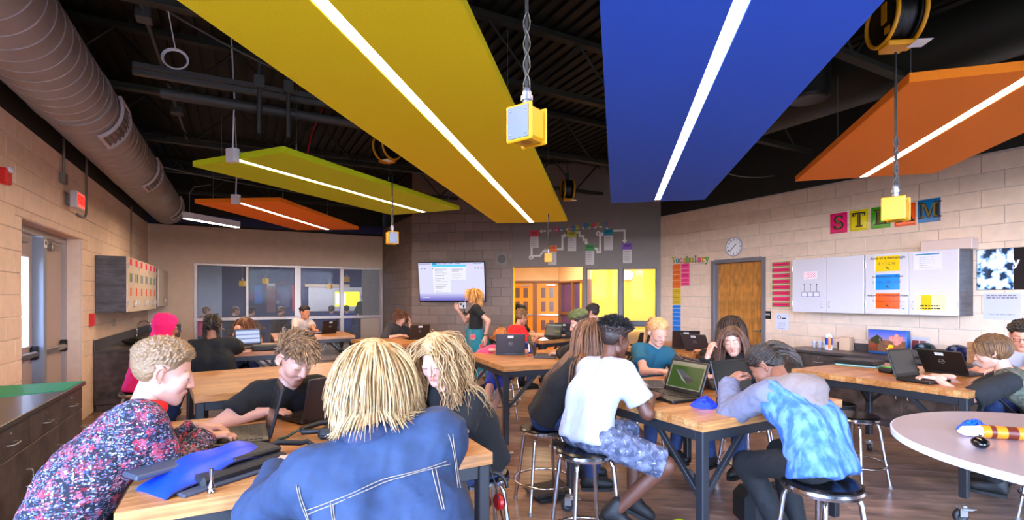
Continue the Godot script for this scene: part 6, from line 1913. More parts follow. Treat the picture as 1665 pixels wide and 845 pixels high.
func head_template(cell: float) -> MB:
	var key := "%.4f" % cell
	if heads.has(key):
		return heads[key]
	var B := []
	B.append([1, Vector3(0, 0.034, -0.014), Vector3(0.0735, 0.084, 0.093), 0, 0, 0])
	B.append([1, Vector3(0, -0.022, 0.022), Vector3(0.060, 0.078, 0.066), 0, 0, 0])
	B.append(bone(Vector3(-0.046, -0.062, 0.004), Vector3(-0.012, -0.096, 0.066), 0.020, 0.017))
	B.append(bone(Vector3(0.046, -0.062, 0.004), Vector3(0.012, -0.096, 0.066), 0.020, 0.017))
	B.append([1, Vector3(0, -0.078, 0.045), Vector3(0.036, 0.026, 0.036), 0, 0, 0])
	for s in [-1.0, 1.0]:
		B.append([2, Vector3(s * 0.031, 0.000, 0.104), Vector3(0.019, 0.013, 0.017), 0, 0, 0])
	for s in [-1.0, 1.0]:
		B.append([1, Vector3(s * 0.038, -0.030, 0.055), Vector3(0.022, 0.026, 0.024), 0, 0, 0])
		B.append([1, Vector3(s * 0.031, 0.000, 0.0735), Vector3(0.0155, 0.0125, 0.0125), 0, 0, 0])
	# small features with a tighter blend
	var C := []
	for p in B:
		C.append(p)
	C.append(bone(Vector3(-0.03, 0.019, 0.0755), Vector3(-0.008, 0.0175, 0.083), 0.0075, 0.007))
	C.append(bone(Vector3(0.03, 0.019, 0.0755), Vector3(0.008, 0.0175, 0.083), 0.0075, 0.007))
	C.append(bone(Vector3(0, 0.012, 0.086), Vector3(0, -0.031, 0.1035), 0.0075, 0.0115))
	C.append(bone(Vector3(-0.0115, -0.035, 0.0925), Vector3(0.0115, -0.035, 0.0925), 0.0078, 0.0078))
	C.append(bone(Vector3(-0.019, -0.0605, 0.079), Vector3(0.0, -0.057, 0.089), 0.0045, 0.0065))
	C.append(bone(Vector3(0.019, -0.0605, 0.079), Vector3(0.0, -0.057, 0.089), 0.0045, 0.0065))
	C.append(bone(Vector3(-0.015, -0.066, 0.080), Vector3(0.015, -0.066, 0.080), 0.0062, 0.0062))
	C.append([1, Vector3(0, -0.0665, 0.0855), Vector3(0.014, 0.0055, 0.0065), 0, 0, 0])
	for s in [-1.0, 1.0]:
		var path := []
		for q in 7:
			var a := -1.9 + q * 0.68
			path.append(Vector3(s * (0.0745 + 0.011 * (cos(a) * 0.5 + 0.5)), 0.0265 * sin(a), -0.010 - 0.016 * cos(a)))
		# outer rim of the ear
		for q in 6:
			C.append(bone(path[q], path[q + 1], 0.0046, 0.0046))
		C.append([1, Vector3(s * 0.0745, -0.002, -0.012), Vector3(0.006, 0.021, 0.0125), 0, 0, 0])
		C.append(bone(Vector3(s * 0.0755, -0.026, -0.006), Vector3(s * 0.0735, -0.031, -0.003), 0.0055, 0.005))
	for k in range(B.size(), C.size()):
		C[k] = C[k] + [0.007]
	var m := net(C, cell, 0.022)
	# weights: red = lips, green = brows, blue = lash line
	for k in m.v.size():
		var p := m.v[k]
		var lip := 0.0
		if p.z > 0.074 and absf(p.x) < 0.022:
			lip = smoothstep(0.0105, 0.006, Vector2(p.x * 0.42, p.y + 0.062).length())
		var brow := 0.0
		var ax := absf(p.x)
		if p.z > 0.055 and ax > 0.011 and ax < 0.046:
			brow = smoothstep(0.0062, 0.003, absf(p.y - (0.0215 + 0.004 * sin((ax - 0.011) * 70.0))))
		var lash := 0.0
		if p.z > 0.06 and ax > 0.016 and ax < 0.047:
			lash = smoothstep(0.0042, 0.0018, absf(p.y + 0.0045 - 0.004 * absf(ax - 0.031) * 60.0 * 0.15))
		m.c[k] = Color(lip, brow, lash)
	heads[key] = m
	return m

func hand_template(pose: String, cell: float) -> MB:
	var key := pose + "%.4f" % cell
	if hands.has(key):
		return hands[key]
	var B := []
	var curl: Array = {"type": [22.0, 34.0, 26.0], "flat": [8.0, 12.0, 8.0], "fist": [72.0, 88.0, 48.0], "soft": [30.0, 40.0, 28.0]}[pose]
	var xs := [0.027, 0.009, -0.0095, -0.0265]
	var kz := [0.084, 0.088, 0.084, 0.074]
	var ln := [0.072, 0.080, 0.074, 0.058]
	B.append(bone(Vector3(0, 0.0, -0.05), Vector3(0, 0, 0.012), 0.0215, 0.0215))
	for q in 4:
		B.append(bone(Vector3(xs[q] * 0.7, -0.002, 0.01), Vector3(xs[q], 0.002, kz[q]), 0.0145, 0.0115))
		var p := Vector3(xs[q], 0.002, kz[q])
		var a := 0.0
		var fan: float = xs[q] * 2.2
		var r := 0.0093 if q < 3 else 0.008
		for sgm in 3:
			a += deg_to_rad(curl[sgm] * (1.0 + 0.12 * q * (1 if pose != "flat" else 0)))
			var l: float = ln[q] * [0.46, 0.30, 0.24][sgm]
			var nx := p + Vector3(sin(fan) * cos(a), -sin(a), cos(fan) * cos(a)) * l
			B.append(bone(p, nx, r, r - 0.0011))
			r -= 0.0009
			p = nx
	B.append(bone(Vector3(0.014, -0.006, 0.02), Vector3(0.041, -0.013, 0.05), 0.0145, 0.0115))
	if pose == "fist":
		B.append(bone(Vector3(0.041, -0.013, 0.05), Vector3(0.03, -0.032, 0.075), 0.0112, 0.0098))
		B.append(bone(Vector3(0.03, -0.032, 0.075), Vector3(0.012, -0.038, 0.088), 0.0098, 0.0085))
	else:
		B.append(bone(Vector3(0.041, -0.013, 0.05), Vector3(0.053, -0.02, 0.077), 0.0112, 0.0098))
		B.append(bone(Vector3(0.053, -0.02, 0.077), Vector3(0.052, -0.026, 0.1), 0.0098, 0.0082))
	var m := net(B, cell, 0.0075)
	hands[key] = m
	return m

# ---------------------------------------------------------------- one person
func bend(S: Vector3, W: Vector3, l1: float, l2: float, pole: Vector3) -> Array:
	var d := W - S
	var L := minf(d.length(), (l1 + l2) * 0.995)
	var u := d.normalized()
	var x := (l1 * l1 - l2 * l2 + L * L) / (2.0 * L)
	var h := sqrt(maxf(l1 * l1 - x * x, 0.0))
	var pp := (pole - u * pole.dot(u)).normalized()
	return [S + u * x + pp * h, S + u * L]

func skin_mat() -> StandardMaterial3D:
	var m := mat("skin", Color(1, 1, 1), 0.5)
	m.vertex_color_use_as_albedo = true
	m.subsurf_scatter_enabled = true
	m.subsurf_scatter_strength = 0.06
	return m

func tint_mat(key: String, rough: float) -> StandardMaterial3D:
	var m := mat(key, Color(1, 1, 1), rough)
	m.vertex_color_use_as_albedo = true
	return m

func cloth(key: String, c: Color, rough := 0.85, tex: Texture2D = null, scale := 1.0) -> StandardMaterial3D:
	var m := mat(key, c, rough, 0.0, tex, scale, false)
	if tex == null:
		m.uv1_triplanar = true
		m.uv1_scale = Vector3.ONE * 6.0
		bump(m, T.fabric, 0.5)
	return m

# P: label, hip, head (world), face [heading, pitch down, roll], turn (heading of the body), s, wrists (left, right), fingers (left, right), ankles, top, bottom, skin, hair ...
func person(P: Dictionary) -> Node3D:
	var s: float = P.get("s", 0.95)
	var hip: Vector3 = P.hip
	var yaw: float = P.turn
	var cell: float = P.get("cell", 0.014)
	var fine: float = P.get("fine", 0.0036)
	var fw := dirv(yaw)
	var rt := rightv(yaw)
	var root := thing("person", P.label, "person", Vector3(hip.x, 0, hip.z), 0.0, P.get("group", ""))
	var o := Vector3(hip.x, 0, hip.z)
	var pel := hip - o
	var hc: Vector3 = P.head - o
	# head frame: +Z face, +Y crown
	var fy: float = P.face[0]
	var pit := deg_to_rad(P.face[1])
	var z := dirv(fy) * cos(pit) + Vector3.DOWN * sin(pit)
	var hb := Basis(Vector3.UP.cross(z).normalized(), Vector3.UP, z)
	hb.y = z.cross(hb.x).normalized()
	hb = Basis(z, deg_to_rad(P.face[2] if P.face.size() > 2 else 0.0)) * hb
	var hs: float = P.get("hs", 1.0)
	var hx := Transform3D(hb.scaled_local(Vector3.ONE * hs), hc)
	var skull := hc + hb * Vector3(0, -0.05, -0.022) * hs
	var nb: Vector3 = P.nb - o if P.has("nb") else hc + (Vector3.DOWN * 0.142 - fw * P.get("nk", 0.05) + hb * Vector3(0, -0.012, -0.012)) * s
	var up := (nb - pel).normalized()
	var tw := deg_to_rad(P.get("twist", 0.0))
	var sr := (rt * cos(tw) + fw * sin(tw))
	sr = (sr - up * sr.dot(up)).normalized()
	sr = (sr + Vector3.UP * P.get("tilt", 0.0)).normalized()
	var bw := -(fw - up * fw.dot(up)).normalized()
	var wide: float = P.get("wide", 1.0)
	var mid: Vector3 = pel.lerp(nb, 0.52) - fw * P.get("slouch", 0.03) * s
	var shc := nb - up * 0.046 * s
	var SR := shc + sr * 0.168 * s * wide
	var SL := shc - sr * 0.168 * s * wide
	var wl: Vector3 = P.wl - o
	var wr: Vector3 = P.wr - o
	var al := bend(SL, wl, 0.28 * s, 0.255 * s, P.get("el", Vector3.DOWN * 0.9 - rt * 0.5 - fw * 0.2))
	var ar := bend(SR, wr, 0.28 * s, 0.255 * s, P.get("er", Vector3.DOWN * 0.9 + rt * 0.5 - fw * 0.2))
	var HL := pel - rt * 0.085 * s
	var HR := pel + rt * 0.085 * s
	var standing: bool = P.get("stand", false)
	var fl: Vector3 = (P.al - o) if P.has("al") else pel * Vector3(1, 0, 1) + fw * 0.34 * s - rt * 0.13 + Vector3(0, 0.24, 0)
	var fr: Vector3 = (P.ar - o) if P.has("ar") else pel * Vector3(1, 0, 1) + fw * 0.34 * s + rt * 0.13 + Vector3(0, 0.24, 0)
	var ll := bend(HL, fl, 0.43 * s, 0.42 * s, P.get("kl", fw * 1.0 + Vector3.UP * 0.6 - rt * 0.2))
	var lr := bend(HR, fr, 0.43 * s, 0.42 * s, P.get("kr", fw * 1.0 + Vector3.UP * 0.6 + rt * 0.2))
	var g: float = P.get("girth", 1.0)
	# ---- the body, one surface
	var B := []
	B.append(bone(nb - up * 0.03, skull, 0.05 * s, 0.047 * s))
	for sd in [-1.0, 1.0]:
		B.append(bone(pel + rt * sd * 0.07 * s, mid + rt * sd * 0.065 * s * g, 0.095 * s * g, 0.085 * s * g))
		B.append(bone(mid + rt * sd * 0.065 * s * g, shc + sr * sd * 0.075 * s - up * 0.05 * s, 0.085 * s * g, 0.082 * s))
		B.append(bone(nb, shc + sr * sd * 0.15 * s * wide, 0.042 * s, 0.046 * s))
	for e in [[SL, al], [SR, ar]]:
		B.append(bone(e[0], e[1][0], 0.046 * s * g, 0.038 * s))
		B.append(bone(e[1][0], e[1][1], 0.037 * s, 0.0235 * s))
	for e in [[HL, ll], [HR, lr]]:
		B.append(bone(e[0], e[1][0], 0.08 * s * g, 0.054 * s))
		B.append(bone(e[1][0], e[1][1], 0.053 * s, 0.034 * s))
	var body := net(B, cell, 0.035)
	var skin: Color = P.get("skin", Color(0.84, 0.62, 0.53))
	var sl := skin.srgb_to_linear()
	body.c.fill(sl)
	var ht := head_template(fine)
	var hair_c: Color = P.get("hair_color", Color(0.3, 0.2, 0.12))
	var hcl := hair_c.srgb_to_linear()
	var lip: Color = (P.get("lip", Color(skin.r * 0.93, skin.g * 0.70, skin.b * 0.72)) as Color).srgb_to_linear()
	var at := body.v.size()
	body.add(ht, hx)
	for k in ht.v.size():
		var w := ht.c[k]
		var c := sl.lerp(lip, w.r * 0.8)
		c = c.lerp(hcl, w.g * P.get("brow", 0.65))
		c = c.lerp(Color(0.03, 0.02, 0.02), w.b * 0.75)
		body.c[at + k] = c
	var hp: Array = P.get("pose", ["type", "type"])
	var dl: Vector3 = P.get("fl", fw)
	var dr: Vector3 = P.get("fr", fw)
	var hcell := 0.0036 if cell < 0.0145 else (0.006 if cell < 0.0225 else 0.009)
	for e in [[al[1], dl, hp[0], -1.0, P.get("pl", Vector3.UP)], [ar[1], dr, hp[1], 1.0, P.get("pr", Vector3.UP)]]:
		var fz: Vector3 = (e[1] as Vector3).normalized()
		var py: Vector3 = e[4]
		py = (py - fz * py.dot(fz)).normalized()
		var bs := Basis(py.cross(fz).normalized(), py, fz)
		body.add(hand_template(e[2], hcell), Transform3D(bs.scaled_local(Vector3(e[3], 1, 1) * s * P.get("hand", 0.96)), e[0]), sl)
	part("body", body, skin_mat(), root)
	# ---- clothes
	var top: Dictionary = P.top
	var puff: float = top.get("puff", 0.012)
	var torso := []
	var hem: float = top.get("hem", 0.02)
	for sd in [-1.0, 1.0]:
		var low := pel - (up * 0.4 + Vector3.UP * 0.6) * hem * s
		torso.append(bone(mid + rt * sd * 0.068 * s * g, low + rt * sd * 0.075 * s * g, 0.088 * s * g + puff, 0.107 * s * g + puff, 2))
		torso.append(bone(mid + rt * sd * 0.068 * s * g, shc + sr * sd * 0.08 * s - up * 0.05 * s, 0.088 * s * g + puff, 0.084 * s + puff))
		torso.append(bone(nb - up * 0.018 * s + sr * sd * 0.03, shc + sr * sd * 0.15 * s * wide, 0.044 * s + puff * 0.8, 0.047 * s + puff))
	var sleeves := []
	var slen: float = top.get("sleeve", 0.62)
	for e in [[SL, al], [SR, ar]]:
		if slen <= 1.0:
			sleeves.append([bone(e[0], (e[0] as Vector3).lerp(e[1][0], slen), 0.05 * s * g + puff, 0.05 * s * g + puff * 1.6, 2)])
		else:
			var cuff: Vector3 = (e[1][0] as Vector3).lerp(e[1][1], minf(slen - 1.0, 1.0))
			sleeves.append([bone(e[0], e[1][0], 0.048 * s * g + puff, 0.041 * s + puff), bone(e[1][0], cuff, 0.041 * s + puff, 0.03 * s + puff, 2)])
	if top.has("sleeve_mat"):
		var tm := net(torso, cell, 0.04)
		if top.has("fold"):
			wrinkle(tm, top.fold, 9.0, 3, Vector3(1, 0.55, 1))
		part("shirt", tm, top.mat, root)
		for e in sleeves:
			var sm := net(e, cell, 0.03)
			if top.has("fold"):
				wrinkle(sm, top.fold, 14.0, 5)
			part("sleeve", sm, top.sleeve_mat, root)
	else:
		var tm := net(torso + sleeves[0] + sleeves[1], cell, top.get("blend", 0.045))
		if top.has("fold"):
			wrinkle(tm, top.fold, 9.0, 3, Vector3(1, 0.6, 1))
		part(top.get("called", "shirt"), tm, top.mat, root)
		P["_top"] = tm
	if top.has("collar"):
		var rb := mb()
		var ring := []
		var acr := sr
		var bk := acr.cross(up).normalized()
		for q in 15:
			var a: float = lerpf(-PI * 0.86, PI * 0.86, q / 14.0) + PI / 2
			ring.append(nb + up * (0.012 + 0.012 * sin(a)) * s + (acr * cos(a) * 0.066 - fw * sin(a) * 0.06) * s)
		var cb := []
		for q in 14:
			cb.append(bone(ring[q], ring[q + 1], 0.017 * s, 0.017 * s))
			cb.append(bone(ring[q] + up * 0.022 * s, ring[q + 1] + up * 0.022 * s, 0.012 * s, 0.012 * s))
		part("collar", net(cb, 0.008, 0.02), top.collar, root)
	if top.has("hood"):
		var cb := []
		for q in 12:
			var a := lerpf(-PI * 0.7, PI * 0.7, q / 11.0) + PI / 2
			var a2 := lerpf(-PI * 0.7, PI * 0.7, (q + 1) / 11.0) + PI / 2
			for lay in 2:
				var rr := 0.098 + lay * 0.028
				var p1 := nb + up * (0.0 - lay * 0.04 - 0.05 * maxf(sin(a), 0.0)) * s + (sr * cos(a) * rr + bw * sin(a) * (rr + 0.03 * maxf(sin(a), 0.0))) * s
				var p2 := nb + up * (0.0 - lay * 0.04 - 0.05 * maxf(sin(a2), 0.0)) * s + (sr * cos(a2) * rr + bw * sin(a2) * (rr + 0.03 * maxf(sin(a2), 0.0))) * s
				cb.append(bone(p1 + up * 0.02, p2 + up * 0.02, 0.033 * s, 0.033 * s))
		for q in 4:
			cb.append(bone(nb + bw * 0.115 * s - up * (0.02 + 0.045 * q) * s - sr * (0.09 - 0.02 * q) * s, nb + bw * 0.115 * s - up * (0.02 + 0.045 * q) * s + sr * (0.09 - 0.02 * q) * s, 0.035 * s, 0.035 * s))
		var hm := net(cb, 0.010, 0.03)
		wrinkle(hm, 0.006, 12.0, 8)
		part("hood", hm, top.hood, root)
	var bot: Dictionary = P.get("bottom", {"mat": cloth("jeans", Color(0.16, 0.24, 0.42), 0.85, T.denim, 2.5)})
	if not standing:
		var pn := []
		var pf: float = bot.get("puff", 0.011)
		pn.append(bone(pel - rt * 0.07 * s, pel + rt * 0.07 * s, 0.094 * s * g + pf * 0.5, 0.094 * s * g + pf * 0.5))
		for e in [[HL, ll], [HR, lr]]:
			if bot.get("short", false):
				pn.append(bone(e[0], (e[0] as Vector3).lerp(e[1][0], bot.get("reach", 0.97)), 0.083 * s * g + pf, 0.068 * s + pf, 2))
			else:
				pn.append(bone(e[0], e[1][0], 0.079 * s * g + pf, 0.056 * s + pf))
				pn.append(bone(e[1][0], (e[1][0] as Vector3).lerp(e[1][1], 0.94), 0.056 * s + pf, 0.045 * s + pf, 2))
		var pm := net(pn, cell, 0.03)
		if bot.has("fold"):
			wrinkle(pm, bot.fold, 11.0, 15)
		part("shorts" if bot.get("short", false) else "trousers", pm, bot.mat, root)
	# ---- shoes
	for e in [[fl, ll, "ty"], [fr, lr, "tz"]]:
		var ank: Vector3 = e[1][1]
		var td: Vector3 = (P.get("toes", fw) as Vector3).normalized()
		shoe(root, ank, td, s, P.get("shoe", mat("shoe_black", Color(0.04, 0.04, 0.045), 0.6)), P.get("sole", mat("sole_black", Color(0.05, 0.05, 0.05), 0.7)))
	# ---- hair and eyes
	P["_hx"] = hx
	P["_body"] = [SL, SR, nb, mid, s, fw, up]
	var eyes := mb()
	for sd in [-1.0, 1.0]:
		eyes.ball(hx * Vector3(sd * 0.031, -0.0035, 0.0775), Vector3.ONE * 0.0098 * hs, 10)
	part("eyes", eyes, mat("eye_dark", Color(0.13, 0.09, 0.08), 0.2), root)
	if P.has("hair"):
		for h in P.hair:
			hair(root, P, h)
	if P.get("glasses", false):
		var gl := mb()
		for sd in [-1.0, 1.0]:
			var fr2 := []
			for q in 17:
				var a := TAU * q / 16.0
				fr2.append(hx * Vector3(sd * 0.032 + cos(a) * 0.023, -0.002 + sin(a) * 0.016, 0.101 - absf(cos(a)) * 0.002))
			gl.tube(fr2, [0.0022], 6, false)
			gl.tube([hx * Vector3(sd * 0.055, 0.004, 0.099), hx * Vector3(sd * 0.077, 0.005, 0.03), hx * Vector3(sd * 0.08, 0.002, -0.015)], [0.0022], 6)
		gl.tube([hx * Vector3(-0.009, 0.002, 0.102), hx * Vector3(0, 0.005, 0.105), hx * Vector3(0.009, 0.002, 0.102)], [0.0022], 6)
		part("glasses", gl, mat("glasses_black", Color(0.03, 0.03, 0.03), 0.3), root)
	return root

func shoe(root: Node3D, ank: Vector3, td: Vector3, s: float, m: Material, sole: Material) -> void:
	if not meshes.has("shoe_up"):
		meshes["shoe_up"] = net([bone(Vector3(0, 0.015, -0.02), Vector3(0, 0.055, -0.01), 0.042, 0.04), bone(Vector3(0, -0.03, -0.035), Vector3(0.004, -0.035, 0.15), 0.038, 0.034), bone(Vector3(0, 0.0, 0.0), Vector3(0.002, -0.028, 0.11), 0.04, 0.036)], 0.010, 0.03).mesh()
		meshes["shoe_sole"] = mb().prism([Vector2(-0.035, -0.06), Vector2(0.035, -0.06), Vector2(0.044, 0.08), Vector2(0.04, 0.15), Vector2(0.02, 0.185), Vector2(-0.015, 0.185), Vector2(-0.036, 0.15), Vector2(-0.04, 0.08)], 0.024, Vector3(0, -0.08, 0), Basis(Vector3.RIGHT, Vector3(0, 0, 1), Vector3.UP)).mesh()
		var lc := mb()
		for q in 5:
			lc.tube([Vector3(-0.024, 0.036 - q * 0.009, 0.035 + q * 0.018), Vector3(0, 0.046 - q * 0.0105, 0.038 + q * 0.018), Vector3(0.024, 0.036 - q * 0.009, 0.035 + q * 0.018)], [0.003], 5)
		meshes["shoe_lace"] = lc.mesh()
	var up := Vector3.UP
	up = (up - td * up.dot(td)).normalized()
	var bs := Basis(up.cross(td).normalized(), up, td).scaled_local(Vector3.ONE * s)
	var u := part("shoe", meshes["shoe_up"], m, root, ank, bs)
	part("sole", meshes["shoe_sole"], sole, u)
	part("laces", meshes["shoe_lace"], sole, u)

# ---------------------------------------------------------------- hair
func hairline(p: Vector3, nape: float) -> float:
	var zs := [-0.2, -0.05, -0.028, 0.012, 0.030, 0.055, 0.2]
	var ys := [nape, nape, -0.012, 0.018, 0.030, 0.062, 0.068]
	for k in 6:
		if p.z < zs[k + 1]:
			return lerpf(ys[k], ys[k + 1], (p.z - zs[k]) / (zs[k + 1] - zs[k]))
	return 0.068

# away from the crown and down; near the brow to the sides
func fall(p: Vector3, part_side: float) -> Vector3:
	var v := Vector3(p.x, p.y - 0.19, (p.z + 0.03) * 0.6).normalized()
	if p.z > 0.0:
		v += Vector3((1.0 if p.x > 0.0 else -1.0) * part_side * p.z / 0.07, 0, -p.z * 14.0)
	return v.normalized()

# h: {kind: "cap", top, side, rough, colours [a, b], nape} or {kind: "locks", n, len, r, curl, flow, ...}
func hair(root: Node3D, P: Dictionary, h: Dictionary) -> void:
	var hx: Transform3D = P["_hx"]
	var tpl := head_template(P.get("fine", 0.0036))
	var ca: Color = (h.get("a", P.hair_color) as Color).srgb_to_linear()
	var cb: Color = (h.get("b", P.hair_color) as Color).srgb_to_linear()
	var nape: float = h.get("nape", -0.058)
	var sd: int = h.get("seed", 1)
	if h.kind == "cap":
		var m := mb()
		var map := PackedInt32Array()
		map.resize(tpl.v.size())
		map.fill(-1)
		nz.seed = sd
		nz.frequency = h.get("freq", 40.0)
		nz.fractal_octaves = 2
		for k in tpl.v.size():
			var p := tpl.v[k]
			if absf(p.x) > 0.0715 and p.y < 0.034 and p.y > -0.05 and p.z > -0.034 and p.z < 0.02:
				continue
			var e := p.y - hairline(p, nape)
			if e < -0.004:
				continue
			var w := smoothstep(-0.004, h.get("ease", 0.035), e)
			var hi := smoothstep(h.get("fade0", 0.03), h.get("fade1", 0.075), p.y + maxf(0.0, p.z) * 0.15)
			var t: float = lerpf(h.side, h.top, hi)
			var q: Vector3 = p * h.get("aniso", Vector3.ONE)
			var nn: float = 1.0 + h.get("rough", 0.2) * nz.get_noise_3d(q.x, q.y, q.z) * 2.0
			var out := tpl.n[k]
			if h.has("comb"):
				out = (out + (h.comb as Vector3) * hi).normalized()
			map[k] = m.v.size()
			m.v.append(hx * (p + out * (0.0012 + w * t * nn)))
			m.n.append(Vector3.UP)
			m.uv.append(Vector2.ZERO)
			var mixed := 0.5 + nz.get_noise_3d(q.x * 2.0, q.y * 2.0, q.z * 2.0)
			m.c.append(ca.lerp(cb, clampf(mixed, 0, 1)) if not h.has("dyed") or p.y < h.dyed + 0.01 * mixed else (h.dye as Color).srgb_to_linear())
		for k in range(0, tpl.i.size(), 3):
			var A := map[tpl.i[k]]
			var B := map[tpl.i[k + 1]]
			var C := map[tpl.i[k + 2]]
			if A >= 0 and B >= 0 and C >= 0:
				m.i.append_array([A, B, C])
		smooth(m)
		part("hair", m, tint_mat("hair", 0.55), root)
		return
	# locks: strands that leave the scalp, follow the skull, then hang
	rng.seed = sd
	var m := mb()
	var bodyv: Array = P["_body"]
	var s: float = bodyv[4]
	var SL: Vector3 = bodyv[0]
	var SR: Vector3 = bodyv[1]
	var NB: Vector3 = bodyv[2]
	var MD: Vector3 = bodyv[3]
	var roots := []
	var tries := 0
	while roots.size() < h.n and tries < 60000:
		tries += 1
		var k := rng.randi() % tpl.v.size()
		var p := tpl.v[k]
		if p.y - hairline(p, nape) < h.get("in", 0.004):
			continue
		if absf(p.x) > 0.0715 and p.y < 0.034 and p.z > -0.034 and p.z < 0.02:
			continue
		if h.has("only") and not (h.only as Callable).call(p):
			continue
		roots.append(k)
	var inv := hx.affine_inverse()
	var step := 0.022
	for k in roots:
		var p := tpl.v[k]
		var nrm := tpl.n[k]
		var L: float = h.len * rng.randf_range(0.75, 1.08) * (1.0 if not h.has("len_of") else (h.len_of as Callable).call(p))
		var pos: Vector3 = hx * (p + nrm * h.get("lift", 0.004))
		var flow: Vector3
		if h.has("flow"):
			flow = hx.basis * ((h.flow as Callable).call(p) as Vector3)
		else:
			flow = hx.basis * fall(p, h.get("part", 0.8))
		var d: Vector3 = (flow - (hx.basis * nrm) * flow.dot(hx.basis * nrm) * h.get("press", 1.0)).normalized()
		var path := [hx * p, pos]
		var go := 0.0
		var ph := rng.randf() * TAU
		var amp: float = h.get("curl", 0.0)
		var wave: float = h.get("wave", 60.0)
		var side: Vector3 = d.cross(Vector3.UP).normalized()
		var margin: float = h.get("margin", 0.008) + rng.randf() * h.get("bulk", 0.012)
		while go < L:
			var prev := pos
			d = (d + Vector3.DOWN * h.get("grav", 0.35) + flow * h.get("keep", 0.0)).normalized()
			pos += d * minf(step, L - go + 0.001)
			go += step
			# keep out of the skull
			var q: Vector3 = inv * pos
			for el in [[Vector3(0, 0.034, -0.014), Vector3(0.0735, 0.084, 0.093)], [Vector3(0, -0.022, 0.022), Vector3(0.060, 0.078, 0.066)]]:
				var e: Vector3 = (q - el[0]) / ((el[1] as Vector3) + Vector3.ONE * margin)
				var l := e.length()
				if l < 1.0:
					q = el[0] + (q - el[0]) / maxf(l, 0.05)
			if h.has("stick"):
				var e2: Vector3 = (q - Vector3(0, 0.034, -0.014)) / (Vector3(0.0735, 0.084, 0.093) + Vector3.ONE * margin)
				q = Vector3(0, 0.034, -0.014) + (q - Vector3(0, 0.034, -0.014)) / maxf(e2.length(), 0.05)
			elif h.len > 0.1 and q.z > 0.02 and q.y < 0.05 and absf(q.x) < 0.066:
				q.x = lerpf(q.x, h.get("clear", 0.068) * (1.0 if q.x > 0.0 else -1.0), 0.75)
				q.z = minf(q.z, h.get("back", 0.2))
			pos = hx * q
			if h.get("drape", true):
				for cap in [[SL, NB, 0.072 * s, 0.066 * s], [SR, NB, 0.072 * s, 0.066 * s], [NB, MD, 0.10 * s, 0.125 * s]]:
					var ba: Vector3 = cap[1] - cap[0]
					var f := clampf((pos - cap[0]).dot(ba) / ba.length_squared(), 0, 1)
					var cpt: Vector3 = cap[0] + ba * f
					var rr := lerpf(cap[2], cap[3], f) + margin * 0.6
					var off: Vector3 = pos - cpt
					if off.length() < rr:
						pos = cpt + off.normalized() * rr
			var fresh := pos
			if amp > 0.0:
				var ramp := smoothstep(0.02, 0.12, go)
				fresh = pos + (side * sin(go * wave + ph) + d.cross(side) * cos(go * wave + ph)) * amp * ramp
			path.append(fresh)
			if pos.distance_to(prev) > 1e-4:
				d = (pos - prev).normalized()
		var rad := []
		var r0: float = h.r * rng.randf_range(0.7, 1.25)
		for q in path.size():
			var f := float(q) / (path.size() - 1)
			rad.append(r0 * (0.55 + 0.45 * sin(minf(f * 2.2, 1.0) * PI / 2)) * (1.0 - smoothstep(0.55, 1.0, f) * 0.82))
		m.col = ca.lerp(cb, clampf(rng.randf() * 0.9 + (0.25 if rng.randf() > 0.8 else 0.0), 0, 1))
		m.tube(path, rad, h.get("sides", 5), false)
	part("hair", m, tint_mat("hair", 0.5), root)

